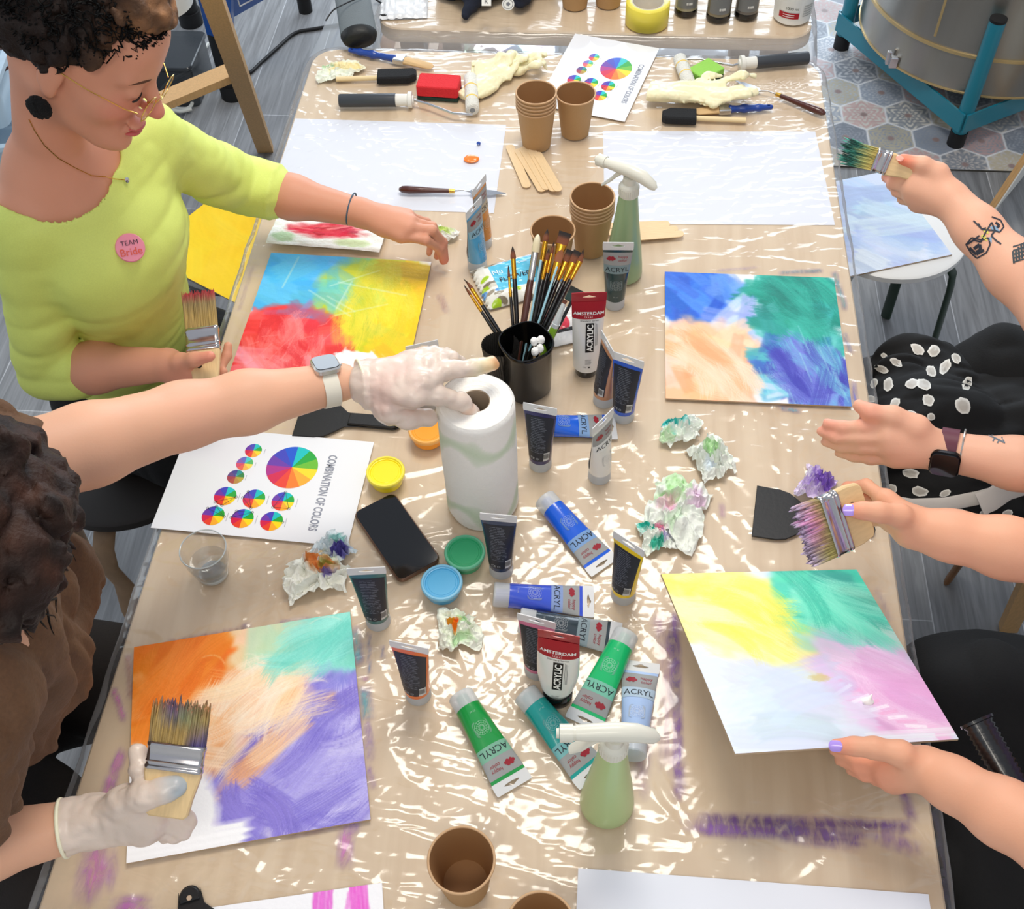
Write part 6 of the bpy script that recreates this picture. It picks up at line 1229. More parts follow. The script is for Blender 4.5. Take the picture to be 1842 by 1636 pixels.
def strands(n,fn,r,cols,seed,name,m,parent):      # curls: fn(rng) -> list of points
    rg=np.random.default_rng(seed); mb=MB()
    for i in range(n):
        p=np.array(fn(rg)); c=cols[rg.integers(len(cols))]; k=len(p); rr=r*rg.uniform(.6,1.2)*np.clip(np.minimum(np.linspace(.4,4,k),np.linspace(4,.3,k)),.15,1); mb.tube(p,rr,5,np.array(c)*rg.uniform(.8,1.15),cap=False)
    return mb.build(name,m,parent,angle=180)
HAIR=amat('hair',.62,.25,bump=.5,bscale=200)
# ---------------------------------------------------------------- person in the lime top
HC=np.array([-.677,1.259,1.336]); q=(-.138,.542,-.110)
def rotv(r): a=np.linalg.norm(r); return np.array(Matrix.Rotation(a,3,Vector(r)/a))
HM_=rotv(np.array(q)); f_=HM_[:,0]
NB=P(92,308,1.125); SR=P(52,400,1.075); SL=P(262,250,1.085); ER=P(86,668,.80); WR_=P(300,656,.845); EL=P(430,333,.88); WL=P(645,382,.850)
CH=P(205,430,.98); BE=P(232,560,.76); PE=P(232,690,.55)
fwd=np.array([.97,-.1,0]); 
def p1torso(s,g,belly=True):
    s.cone(PE,BE,.150+g,.118+g,.05,sq=(fwd,.74)); s.cone(BE,CH,.118+g,.138+g,.05,sq=(fwd,.74))
    s.cone((SR*.72+SL*.28),(SL*.72+SR*.28),.062+g,.062+g,.04); s.cone(CH,(SR+SL)/2-[0,0,.02],.110+g,.085+g,.05,sq=(fwd,.74))
    for b_ in ((215,452,.95),(262,400,.96)): s.ell(P(*b_),(.050+g,.052+g,.050+g),.03)
per=thing('person','person in lime green top with dark curly updo, holding a red-tipped brush','person',tuple(PE*[1,1,0]))
PM=T(*(-PE*[1,1,0])); 
def unshift(o): o.location=-Vector(tuple(o.parent.location))+Vector((0,0,0)); return o
s=SDF((-1.13,.90,.40),(-.22,1.75,1.50),.0034)
LH=head_shapes(s,HC,HM_)
s.cone(LH((-.035,0,-.05)),NB+[.005,0,.02],.047,.048,.03); s.cone(NB,NB-[0,0,.04],.050,.062,.04)
p1torso(s,-.006); s.cone(NB,SR*.8+NB*.2,.045,.048,.04);s.cone(NB,SL*.8+NB*.2,.045,.048,.04)
s.cone(P(170,330,1.10),P(112,372,1.09),.016,.010,.03)
s.chain([(SR,.052),(SR*.5+ER*.5,.044),(ER,.040)],.02); s.chain([(ER,.040),(ER*.6+WR_*.4,.038),(WR_,.026)],.02)
s.chain([(SL,.050),(SL*.5+EL*.5,.044),(EL,.040),(EL*.55+WL*.45,.037),(WL,.0255)],.02)
hand(s,(645,382,.850),[(722,424,.845),(735,410,.855),(738,398,.855),(734,388,.850)],[[(765,432,.840),(790,447,.800),(797,470,.765)],[(777,414,.845),(797,436,.805),(801,468,.768)],[(778,408,.835),(792,436,.79),(786,462,.762)],[(768,400,.82),(776,430,.785),(772,456,.762)]],[(690,408,.845),(725,424,.835),(763,431,.825)],.95)
hand(s,(300,656,.845),[(352,672,.845),(352,684,.835),(348,692,.825),(342,698,.815)],[[(392,668,.825),(408,640,.835),(410,622,.845)],[(390,684,.815),(402,668,.83)],[(386,694,.808),(398,680,.82)],[(380,700,.80),(392,690,.81)]],[(325,652,.865),(350,647,.882),(378,641,.892)],.95)
s.cone(PE,P(330,770,.55),.10,.085,.05);s.cone(P(330,770,.55),P(445,790,.56),.085,.065,.03);s.cone(PE+[0,.1,0],P(430,640,.55),.10,.07,.05)
LIP=(196,88,84); SK1=(212,150,122)
body=s.build('body',SKIN,per,skincol(SK1,[(LH((.085,-.042,-.035)),.030,(226,138,118),.55),(LH((.112,0,-.034)),.016,(224,120,104),.7),(LH((.098,0,-.070)),.012,(206,110,100),.9),(P(800,470,.765),.02,(226,130,110),.7),(P(790,440,.80),.02,(226,140,120),.5),(P(380,641,.89),.02,(230,140,120),.6),(P(345,690,.83),.04,(226,146,124),.5)]),smooth=1); unshift(body)
# lips, brow, lids, nails
mb=MB(); mb.tube([LH((.0935,y,-.0715+.0*abs(y))) for y in np.linspace(-.022,.022,9)],[(.0035*k,.0048*k) for k in (.3,.7,.95,1,1,1,.95,.7,.3)],12,flat=tuple(HM_[:,0])); 
mb=MB()
for z_,r_,x_ in ((-.0665,.0034,.1030),(-.0755,.0042,.1010)): mb.tube([LH((x_-22*y*y,y,z_)) for y in np.linspace(-.021,.021,9)],[r_*k for k in (.3,.75,1,1,.9,1,1,.75,.3)],10)
unshift(mb.build('lips',mat('lip_skin',(196,92,90),.4,sss=.1),per))
for q_ in (-1,1):
    unshift(MB().tube([LH((.0955-.9*(y-.012)*.25-9*(y-.012)**2*.6,q_*y,.0185+.10*(y-.012)-4.2*(y-.012)**2)) for y in np.linspace(.012,.050,9)],[(.0022*k,.0034*k) for k in (.5,.9,1,1,1,.9,.7,.5,.25)],8,flat=tuple(HM_[:,0])).build('eyebrow',mat('eyebrow_hair',(92,58,40),.8),per))
    unshift(MB().tube([LH((.0925-10*(y-.031)**2,q_*y,-.0075-6*0+9*(y-.031)**2)) for y in np.linspace(.018,.046,9)],[.0014]*9,6).build('eyelashes',mat('lash',(40,26,22),.7),per))
GLD=mat('gold_wire',(222,180,90),.2,1.)
gx=thing('glasses','','') if False else None
mb=MB()
for q_ in (-1,1):
    pts=[LH((.111-.10*abs(q_*.033+.021*math.cos(a))*.5,q_*.033+.021*math.cos(a),-.012+.0175*math.sin(a)*(1 if True else 0))) for a in np.linspace(0,2*math.pi,9)[:-1]]
    mb.tube(pts,.0007,8,closed=True); mb.tube([LH((.102,q_*.054,-.012)),LH((.088,q_*.068,-.006)),LH((.04,q_*.080,0)),LH((.0,q_*.082,.004))],.0008,8); mb.tube([LH((.108,q_*.012,-.014)),LH((.100,q_*.0105,-.020))],.0012,6)
mb.tube([LH((.1105,-.011,-.013)),LH((.113,0,-.010)),LH((.1105,.011,-.013))],.0008,8)
gfr=unshift(mb.build('glasses_frame',GLD,per)); gfr['label']='thin gold glasses frame'
mb=MB()
for q_ in (-1,1):
    v=[LH((.111-.10*abs(q_*.033+.020*math.cos(a))*.5,q_*.033+.020*math.cos(a),-.012+.0165*math.sin(a))) for a in np.linspace(0,2*math.pi,9)[:-1]]; MB().add(v,[tuple(range(8))]).build('lens',mat('thin_lens',(250,244,220),.05,alpha=.14,coat=1),gfr,smooth=False)

# earring, hair
s2=SDF(LH((-.002,-.090,-.052))-.03,LH((-.002,-.090,-.052))+.03,.0008); s2.ell(LH((-.004,-.088,-.056)),(.0165,.0085,.0150),.001,M=HM_).wrinkle(.0028,420,fold=False); er=unshift(s2.build('earring',mat('black_bead_fabric',(10,10,11),.9,bump=1,bscale=600),per)); er['label']='round black earring'
hs=SDF(HC-.20,HC+.20,.0034); e=lambda p,r,k=.03:hs.ell(LH(p),r,k,M=HM_)
e((-.032,0,.050),(.105,.092,.090)); e((.000,0,.105),(.075,.070,.045)); e((.055,0,.098),(.036,.045,.030)); e((-.075,0,.02),(.055,.075,.065));e((-.01,-.060,.035),(.055,.028,.045));e((-.01,.060,.035),(.055,.028,.045))
n_=HM_@np.array([.60,0,-.80]); hs.cutplane(LH((.005,0,.010)),n_); hs.cutplane(LH((0,0,-.045)),HM_@np.array([0,0,-1]))
hs.wrinkle(.008,46,seed=2).wrinkle(.0035,100,seed=7); hs.cutplane(LH((.009,0,.006)),n_)
hair=unshift(hs.build('hair',HAIR,per,lambda v:(lambda l:lin(np.clip(np.array([34,24,20.])+np.clip((l[:,0:1]-.015)*16,0,1)*np.array([104,76,50])*(.35+.9*noise3(v[:,0]*90,v[:,1]*90,v[:,2]*90))[:,None],0,255)))((v-HC)@HM_),smooth=1)); hair['label']='dark curly updo with lighter front'
def curl(rg):
    th=rg.uniform(0,6.28); ph=math.acos(rg.uniform(-.25,1)); d=np.array([math.sin(ph)*math.cos(th),math.sin(ph)*math.sin(th),math.cos(ph)]); 
    t1=np.cross(d,rg.normal(0,1,3)); t1/=np.linalg.norm(t1); t2=np.cross(d,t1); c=np.array([-.025,0,.055]); Rr=np.array([.108,.094,.098]); pts=[]; L_=rg.uniform(.03,.07); w_=rg.uniform(.003,.007); f=rg.uniform(2,4.5); ph0=rg.uniform(0,6)
    for k in np.linspace(0,1,16):
        x=d+t1*(k-.5)*L_*9+t2*math.sin(k*6.28*f*.5+ph0)*w_*9; x/=np.linalg.norm(x); pts.append(x)
    pts=[c+Rr*x*1.05+x*.005*math.cos(k*9+ph0) for k,x in enumerate(pts)]
    pts=[p if (p[0]*.6-(p[2]-.010)*.8)<.004 else p+np.array([0,0,.02]) for p in pts]
    return [LH(p) for p in pts]
unshift(strands(420,curl,.0013,[lin((40,28,24)),lin((70,48,36)),lin((30,22,20)),lin((120,88,60)),lin((52,36,28))],4,'curls',HAIR,per))
# lime top
LIME=mat('lime_jersey',(213,226,116),.62,bump=.10,bscale=500,sss=.0,var=.03)
s=SDF((-1.13,.90,.52),(-.35,1.75,1.24),.0031)
p1torso(s,.004); s.cone(NB-[0,0,.035],SR,.060,.058,.04); s.cone(NB-[0,0,.035],SL,.060,.058,.04)
s.chain([(SR,.0585),(SR*.5+ER*.5,.0505)],.02); sleeve(s,SR*.5+ER*.5,ER,.0505,.0465,6,.0025,cut=False,seed=1); c_=ER+(WR_-ER)*.30; sleeve(s,ER,c_,.0460,.0440,7,.0035,seed=2)
s.chain([(SL,.0560),(SL*.5+EL*.5,.0505)],.02); sleeve(s,SL*.5+EL*.5,EL,.0505,.0470,7,.003,cut=False,seed=3); d_=EL+(WL-EL)*.30; sleeve(s,EL,d_,.0465,.0440,9,.0050,seed=4)
# folds from armpit and at waist
s.wrinkle(.0050,(7,7,20),seed=4).wrinkle(.0014,(30,30,44),seed=9)
upn=np.array([-.16,.10,1.0]); NP=(P(6,350,1.085)+P(160,357,1.085)+P(192,262,1.105))/3
# wide neckline: remove a tilted flattened region around neck
s.cone(NB+[0,0,.10],NB-[0,0,.010],.108,.090,0,sub=True); s.cone(P(50,300,1.16),P(62,318,1.09),.056,.046,0,sub=True); s.cone(P(176,270,1.16),P(150,300,1.075),.036,.034,0,sub=True)
s.cutplane(PE+[0,0,.095],(.05,0,-1))
top=unshift(s.build('lime_top',LIME,per,smooth=3)); top['label']='lime green long-sleeved top'
s=SDF((-1.13,.90,.36),(-.22,1.75,.76),.0045); s.cone(PE-[0,0,.02],PE+[0,0,.14],.166,.140,.03,sq=(fwd,.78)); s.cone(PE,P(330,780,.55),.118,.100,.05);s.cone(P(330,780,.55),P(445,790,.56),.100,.078,.03);s.cone(PE+[0,.1,0],P(430,640,.55),.115,.08,.05); s.cutplane((0,0,PE[2]+.115),(0,0,1)); s.wrinkle(.006,16,seed=3)
unshift(s.build('black_trousers',mat('black_cotton',(14,14,15),.85,bump=.2,bscale=300),per,smooth=1))
# necklace, badge, bracelet
def ringpath(c,ax,r,n=24,e=1):
    ax=np.array(ax)/np.linalg.norm(ax); a=np.cross(ax,[0,0,1]); a/=np.linalg.norm(a); b=np.cross(ax,a); return [c+a*r*math.cos(t)+b*r*e*math.sin(t) for t in np.linspace(0,2*math.pi,n,endpoint=False)]
def drape(pts,body,off=.002):                     # press points on to a mesh from the camera side
    V=np.array([0]); from mathutils.bvhtree import BVHTree
    dg=bpy.context.evaluated_depsgraph_get(); me=body.data; bv=BVHTree.FromPolygons([v.co for v in me.vertices],[tuple(p.vertices) for p in me.polygons]); out=[]
    for u,v in pts:
        d=P(u,v,1.)-CAM; d/=np.linalg.norm(d); h=bv.ray_cast(Vector(CAM),Vector(d)); out.append((np.array(h[0])-d*off,np.array(h[1])) if h[0] is not None else None)
    return [o for o in out if o]
nk=drape([(52,215),(62,235),(80,262),(105,285),(135,302),(165,316),(190,318)],body,.0015)+drape([(205,322),(228,324)],top,.003)
unshift(MB().tube([a for a,b in nk],.0007,6).build('necklace',GLD,per))
nk2=drape([(228,324)],top,.004); 
unshift(MB().lathe([(0,-.001),(.004,0),(.004,.001),(0,.002)],12,M=frame(nk2[0][0],nk2[0][1],(0,0,1))).build('pendant',mat('chrome',(210,210,212),.12,.95),per))
bd=drape([(234,446)],top,.007)[0]; nn=bd[1]/np.linalg.norm(bd[1]); nn=nn*.5+np.array(-FW)*.5; nn/=np.linalg.norm(nn); M=frame(bd[0],nn,UP)@Matrix.Rotation(.25,4,'Z')
bg_=unshift(MB().lathe([(0,0),(.0205,0),(.0212,.0015),(.0200,.0035),(0,.0042)],40,M=M).build('badge',mat('pink_badge',(236,140,160),.3,coat=.4),per)); bg_['label']='round pink TEAM badge'
v,f=text2d('TEAM',.010); unshiftless=MB().add(np.c_[v+[0,.007],np.full(len(v),.0050)],f,(70,40,60),M=M); v,f=text2d('Bride',.015,.005); unshiftless.add(np.c_[v+[0,-.006],np.full(len(v),.0050)],f,(220,90,70),M=M); unshiftless.build('badge_lettering',LAB,bg_,smooth=False)
bc=EL*.06+WL*.94+ (WL-EL)*.0; bp_=unshift(MB().tube(ringpath(P(632,376,.853),WL-EL,.0305,28,.85),.0014,8,closed=True).build('bracelet',mat('blue_thread',(70,92,110),.8),per)); bp_['label']='thin blue thread bracelet'
# ---------------------------------------------------------------- broad flat paint brushes
WOODH=mat('pale_brush_handle',(222,192,142),.5,bump=.1,bscale=50,stretch=(6,6,1),var=.06); CHR=mat('chrome_ferrule',(190,186,186),.14,.95)
def flatbrush(bot,top,side,w,label,colf,fr=(.40,.24),jag=.004,th=.014,hole=True,hw=None):
    bot=np.array(bot);top=np.array(top); L=np.linalg.norm(top-bot); z=(top-bot)/L; x=np.array(side,float); x-=z*(x@z); x/=np.linalg.norm(x); y=np.cross(z,x)
    M=Matrix([[x[0],y[0],z[0],bot[0]],[x[1],y[1],z[1],bot[1]],[x[2],y[2],z[2],bot[2]],[0,0,0,1]]); t=thing('flat_brush',label,'brush',M=M)
    Lh=L*fr[0]; Lf=L*fr[1]; hw=hw or w*.80
    A=Matrix(((1,0,0,0),(0,0,-1,0),(0,1,0,0),(0,0,0,1)))
    pts=[(-hw*.38,0),(-hw*.46,.004),(-hw*.5,.02),(-w*.49,Lh*.9),(-w*.49,Lh+.004),(w*.49,Lh+.004),(w*.49,Lh*.9),(hw*.5,.02),(hw*.46,.004),(hw*.38,0)]
    MB().prism(pts,-.0055,.0055,M=A,bev=.0018).build('handle',WOODH,t,angle=40)
    if hole: MB().lathe([(0,-.0058),(.0038,-.0058),(.0038,.0058),(0,.0058)],20,M=T(-hw*.18,0,Lh*.55)@Matrix.Rotation(math.pi/2,4,'X')).build('hanging_hole',mat('dark_hole',(30,24,20),.9),t)
    mb=MB(); prof=[(Lh,0),(Lh+.001,.0008),(Lh+Lf*.12,.0008),(Lh+Lf*.16,0),(Lh+Lf*.26,0),(Lh+Lf*.30,.0008),(Lh+Lf*.36,.0),(Lh+Lf*.80,0),(Lh+Lf*.84,.0008),(Lh+Lf*.95,.0008),(Lh+Lf,0)]
    rr=np.array(rrect(w,th,th*.42,5)); n=len(rr); v=[]
    for zz,o in prof:
        k=1+2*o/th; v+=[(px*(1+2*o/w),py*k,zz) for px,py in rr]
    mb.add(v,[(k*n+i,k*n+(i+1)%n,(k+1)*n+(i+1)%n,(k+1)*n+i) for k in range(len(prof)-1) for i in range(n)]); fo=mb.build('ferrule',CHR,t,angle=50)
    # bristles: many thin tufts filling the ferrule mouth
    rg=np.random.default_rng(int(abs(bot[0])*1000)); mb=MB(); z0=Lh+Lf-.002; Lb=L-z0
    for ix in range(42):
        for iy in range(5):
            px=((ix+.5+rg.normal(0,.2))/42-.5)*w*.95; py=((iy+.5+rg.normal(0,.2))/5-.5)*th*.72; l=Lb*(1-.0)+rg.normal(0,1)*jag*.5-abs(rg.normal(0,1))*jag*.6-abs(py)*.6; sp=1.03+rg.normal(0,.02); cl=noise2(np.array([ix*.33]),np.array([iy*.2+3]),7)[0]-.5
            tp=(px*sp+cl*jag*.9,py*.55+rg.normal(0,.0006),z0+l); k=np.array([0,.35,.7,.93,1.]); c0=np.array([px,py,z0]);c1=np.array(tp); pp=[c0+(c1-c0)*q_ for q_ in k]; cc=np.repeat(np.array([colf(px/w+.5,q_,iy/4.)*rg.uniform(.82,1.12) for q_ in k]),6,0)
            mb.tube(pp,[w*.0225*q_ for q_ in (1,1.05,1.,.75,.25)],6,lin(np.clip(cc,0,255)))
    mb.build('bristles',BRI,t,angle=80); return t
HB=np.array([168,140,82.])
def mixc(c,d,m): m=min(1,max(0,m)); return np.array(c,float)*(1-m)+np.array(d,float)*m
flatbrush(P(372,694,.845),P(357,524,.905),RT-.08*UP,.052,'broad flat brush with red paint on its tips, held by the lime-shirted woman',lambda x,q,y:mixc(mixc(HB,(110,104,96),(q-.55)*2.2),(176,34,44),(q-.86)*9),fr=(.36,.24),jag=.003)
# ---------------------------------------------------------------- person in the brown shirt
S2=P(-30,860,1.15); E2=P(330,748,1.045); W2=P(612,688,1.010); per=thing('person','person in brown shirt and latex gloves reaching for the kitchen roll','person',(-.86,.60,0))
HC2=P(-150,985,1.34); 
fv=np.array([.62,-.25,-.74]); fv/=np.linalg.norm(fv); lv=np.cross([0,0,1],fv);lv/=np.linalg.norm(lv); uv=np.cross(fv,lv); HM2=np.stack([fv,lv,uv],1)
s=SDF((-1.15,.15,.40),(-.18,1.15,1.56),.0038)
L2=head_shapes(s,HC2,HM2); NB2=P(-105,1110,1.16); s.cone(L2((-.03,0,-.05)),NB2,.052,.055,.03)
SR2=P(-75,1330,1.10); ER2=P(-200,1560,.90); WR2=P(170,1478,.885); CH2=(S2+SR2)/2-[.085,0,.13]; PE2=np.array([-1.05,.62,.56])
s.cone(PE2,CH2,.14,.14,.05,sq=((1,0,0),.78)); s.cone(S2,SR2,.06,.06,.04); s.cone(CH2,NB2-[0,0,.06],.13,.08,.05); s.cone(S2,NB2,.045,.05,.03);s.cone(SR2,NB2,.045,.05,.03)
s.chain([(S2,.054),(S2*.5+E2*.5,.0485),(E2,.0415),(E2*.6+W2*.4,.0395),(W2,.0265)],.02); s.chain([(SR2,.052),(ER2,.042),(ER2*.55+WR2*.45,.039),(WR2,.0265)],.02)
g1=dict(W=(655,690,1.014),K=[(742,712,1.030),(762,688,1.038),(765,664,1.036),(762,645,1.028)],F=[[(790,712,1.020),(828,722,1.000),(848,742,.975)],[(800,668,1.035),(850,662,1.030),(884,655,1.020)],[(790,650,1.035),(812,646,1.022),(826,652,1.006)],[(784,638,1.028),(804,640,1.014),(814,650,1.0)]],TH=[(700,738,1.000),(735,752,.985),(772,752,.975)])
g2=dict(W=(170,1478,.885),K=[(262,1450,.915),(278,1468,.905),(272,1484,.895),(258,1494,.885)],F=[[(264,1418,.935),(252,1384,.950),(248,1354,.955)],[(316,1462,.898),(334,1478,.885),(322,1484,.878)],[(310,1480,.888),(328,1492,.876),(310,1494,.870)],[(296,1494,.878),(312,1502,.868),(296,1504,.864)]],TH=[(225,1446,.925),(262,1432,.945),(295,1422,.950),(318,1414,.952)])
hand(s,**g1);hand(s,**g2)
s.cone(PE2,P(150,1560,.60),.09,.08,.05)
b2=unshift(s.build('body',SKIN,per,skincol((222,170,140),[(E2,.05,(232,172,150),.5)]),smooth=1))
def glove(g,g0,wr,name='latex_glove'):
    W=Q3(g['W']); pts=[W]+[Q3(k) for k in g['K']]+[Q3(x) for f in g['F'] for x in f]+[Q3(x) for x in g['TH']]; pts=np.array(pts); a=pts.min(0)-.05;b=pts.max(0)+.05; s=SDF(a,b,.0019); hand(s,g=.0034,**g)
    ax=(wr-W); ax/=np.linalg.norm(ax); e=W+ax*g0; s.cone(W,e,.0300,.0325,.012,cut=1); s.wrinkle(.0016,(60,28,60),seed=2).wrinkle(.0010,(70,110,70),seed=5)
    o=unshift(s.build(name,amat('glove_latex',.38,.5,bump=.12,bscale=140,coat=.15,sss=.1),per,gcol,smooth=1)); o['label']='translucent white latex glove'
    rp=[]; unshift(MB().tube(ringpath(e,ax,.0325,32,1.0),.0022,10,closed=True).build('rolled_cuff',mat('cream_cuff',(240,236,206),.4),per)); return o
def gcol(v):
    c=np.tile(np.array([222,204,190.]),(len(v),1)); nz=noise3(v[:,0]*40,v[:,1]*40,v[:,2]*40)[:,None]; c=c*(.95+.08*nz)
    for p,r,col,a in ((P(884,655,1.020),.016,(224,140,70),.9),(P(866,660,1.024),.02,(236,226,186),.7),(P(848,742,.975),.010,(196,204,214),.8),(P(838,730,.985),.014,(206,110,60),.7),(P(318,1414,.952),.022,(168,182,192),.9),(P(700,690,1.03),.045,(232,190,178),.5)):
        d=np.linalg.norm(v-p,axis=1)/r+(nz[:,0]-.5)*1.2; m=(np.clip(1.3-d,0,1)*a)[:,None]; c=c*(1-m)+np.array(col,float)*m
    return lin(c)
glove(g1,.004,E2); glove(g2,.034,ER2)
# watch on the reaching wrist
def watch(per,c,ax,r,e,upv,label,strapc,casec,w=.021,cw=.0205,ch=.0235,rn=1.0):
    ax=np.array(ax)/np.linalg.norm(ax); up=np.array(upv,float); up-=ax*(up@ax); up/=np.linalg.norm(up); sd=np.cross(ax,up)
    n=40; v=[]; 
    for t_ in np.linspace(0,2*math.pi,n,endpoint=False):
        rad=up*math.cos(t_)*r*e+sd*math.sin(t_)*r; nn=rad/np.linalg.norm(rad)
        for a_,b_ in ((-w/2,0),(w/2,0),(w/2,.0022),(-w/2,.0022)): v.append(c+rad+ax*a_+nn*b_)
    f=[(4*i+k,4*((i+1)%n)+k,4*((i+1)%n)+(k+1)%4,4*i+(k+1)%4) for i in range(n) for k in range(4)]
    st_=unshift(MB().add(v,f).build('watch_strap',mat('strap_'+str(strapc[0]),strapc,.5),per,angle=50)); st_['label']=label+' strap'
    o=c+up*(r*e+.003); M=Matrix([[sd[0],ax[0],up[0],o[0]],[sd[1],ax[1],up[1],o[1]],[sd[2],ax[2],up[2],o[2]],[0,0,0,1]])
    M=T(*(-Vector(per.location)))@M; cs=MB().prism(rrect(ch*1.55,cw*1.75,.009,6),-.003,.0065,M=M,bev=.002).build('watch_case',mat('case_'+str(casec[0]),casec,.25,.8),per,angle=40); cs['label']=label+' case'
    MB().prism(rrect(ch*1.40,cw*1.58,.0075,6),.0064,.0076,M=M,bev=.0005).tube([],.001) if False else MB().prism(rrect(ch*1.40,cw*1.58,.0075,6),.0064,.0076,M=M,bev=.0005).build('watch_screen',mat('watch_glass',(14,16,20),.06,coat=.6),cs,angle=40)
    MB().tube([(ch*.2,cw*.86,.002),(ch*.2,cw*.98,.002)],.0028,12,M=M).build('crown',mat('case_'+str(casec[0]),casec,.25,.8),cs,angle=40)
watch(per,P(588,693,1.012)-[0,0,.0],W2-E2,.0318,.86,UP*.9-FW*.75,'off-white watch',(222,216,200),(206,204,200))
# shirt
BRN=mat('brown_shirt_cloth',(98,68,44),.7,bump=.25,bscale=240,var=.12)
s=SDF((-1.30,.12,.50),(-.42,1.15,1.30),.0042); A2=S2+(E2-S2)*.07
s.cone(PE2,CH2,.160,.152,.05,sq=((1,0,0),.82)); s.cone(CH2,NB2-[.0,0,.07],.155,.09,.05); s.cone(S2,SR2,.078,.078,.05); s.cone(NB2-[0,0,.05],S2,.07,.072,.04)
sleeve(s,S2,A2,.072,.068,6,.010,seed=3); sleeve(s,SR2,SR2*.45+ER2*.55,.072,.072,6,.01,seed=4)
s.cone(CH2+[.03,.14,-.08],PE2+[.10,.18,.05],.06,.08,.05); s.ell(P(-45,1235,.98),(.08,.09,.12),.05)
s.wrinkle(.022,(5,15,6),seed=1).wrinkle(.009,(12,34,14),seed=5).wrinkle(.003,(40,60,30),seed=8)
s.cone(NB2+[.02,0,.08],NB2+[.040,-.01,-.05],.062,.040,0,sub=True)
sh=unshift(s.build('brown_shirt',BRN,per,smooth=1))
unshift(MB().tube(ringpath(A2+(E2-S2)*.004,E2-S2,.0560,30),.0045,10,closed=True).build('sleeve_lining',mat('plum_cloth',(52,28,44),.8),per))
s=SDF((-1.15,.12,.38),(-.40,.95,.72),.006); s.cone(PE2,P(140,1590,.58),.13,.11,.05); s.cone(PE2+[0,.12,0],P(230,1230,.56),.12,.09,.05); s.wrinkle(.008,14); unshift(s.build('dark_trousers',mat('dark_brown_cotton',(30,24,22),.85,bump=.2,bscale=300),per,smooth=1))
# hair: dark mass and loose curls
hs=SDF(HC2-.26,HC2+.26,.0042); e=lambda p,r,k=.04:hs.ell(L2(p),r,k,M=HM2)
e((-.03,0,.04),(.125,.112,.110)); e((-.08,0,-.05),(.075,.115,.12)); e((.02,.085,-.02),(.06,.05,.10)); e((.0,-.09,-.03),(.06,.05,.11)); e((.02,0,.10),(.08,.08,.04))
hs.cutplane(L2((.075,0,0)),HM2@np.array([1,0,-.45])); hs.wrinkle(.014,30,seed=3).wrinkle(.006,80,seed=6)
unshift(hs.build('hair',HAIR,per,lambda v:lin(np.array([26,17,14.])+np.array([44,26,18])*noise3(v[:,0]*60,v[:,1]*60,v[:,2]*60)[:,None]**1.5),smooth=1))
def curl2(rg):
    u0=rg.uniform(-90,60);v0=rg.uniform(850,1080); z0=1.30-.0012*max(0,u0); du=rg.uniform(10,90);dv=rg.uniform(-40,90); pts=[]; f=rg.uniform(1,2.6); am=rg.uniform(4,16); ph=rg.uniform(0,6)
    for k in np.linspace(0,1,18): pts.append(P(u0+du*k+am*math.sin(f*6.28*k+ph)*.5,v0+dv*k+am*math.cos(f*6.28*k+ph),z0-.10*k))
    return pts
unshift(strands(150,curl2,.0012,[lin((30,20,16)),lin((60,36,26)),lin((44,28,22))],9,'loose_curls',HAIR,per))
flatbrush(P(300,1470,.930),P(331,1262,1.000),RT-.22*UP,.064,'broad flat brush with blue and teal tips, held by a gloved hand',lambda x,q,y:mixc(mixc(mixc(HB,(96,128,110),(q-.35)*1.6*(1-abs(x-.55)*2.2)),(70,64,130),(q-.5)*2.6*(1-abs(x-.34)*4)),(170,106,74),(q-.88)*7),fr=(.40,.235),jag=.007)
# ---------------------------------------------------------------- person in the spotted skirt
per=thing('person','person with forearm tattoos, in black top and white-spotted black skirt','person',(.98,1.20,0))
S3=np.array([.93,1.42,1.16]); S3b=np.array([.90,1.02,1.14]); E3=P(1905,575,1.02); W3=P(1712,362,1.06); E3b=P(1935,852,.98); W3b=P(1700,812,.955)
HC3=np.array([.86,1.16,1.42]); fv=np.array([-.8,0,-.6]); fv/=np.linalg.norm(fv); lv=np.cross([0,0,1],fv);lv/=np.linalg.norm(lv); uv=np.cross(fv,lv); HM3=np.stack([fv,lv,uv],1)
PE3=np.array([1.00,1.16,.56]); CH3=np.array([.97,1.20,.96]); NB3=np.array([.93,1.20,1.22])
s=SDF((.22,.80,.44),(1.22,1.62,1.60),.0036)
L3=head_shapes(s,HC3,HM3); s.cone(L3((-.03,0,-.05)),NB3,.050,.055,.03); s.cone(PE3,CH3,.14,.13,.05,sq=((1,0,0),.75)); s.cone(CH3,NB3-[0,0,.08],.12,.08,.05); s.cone(S3,S3b,.055,.055,.04)
s.chain([(S3,.050),(E3,.040),(E3*.6+W3*.4,.0385),(E3*.25+W3*.75,.0310),(W3,.0275)],.02); s.chain([(S3b,.050),(E3b,.035),(E3b*.55+W3b*.45,.0325),(W3b,.0262)],.02)
hand(s,(1712,362,1.06),[(1648,322,1.075),(1640,340,1.062),(1642,354,1.048),(1650,368,1.034)],[[(1612,312,1.068),(1596,304,1.052),(1612,298,1.046)],[(1608,330,1.052),(1596,318,1.036),(1615,314,1.034)],[(1614,344,1.036),(1604,332,1.022),(1624,326,1.024)],[(1624,358,1.022),(1618,344,1.012),(1636,338,1.016)]],[(1688,312,1.088),(1660,296,1.098),(1624,287,1.100)],.97)
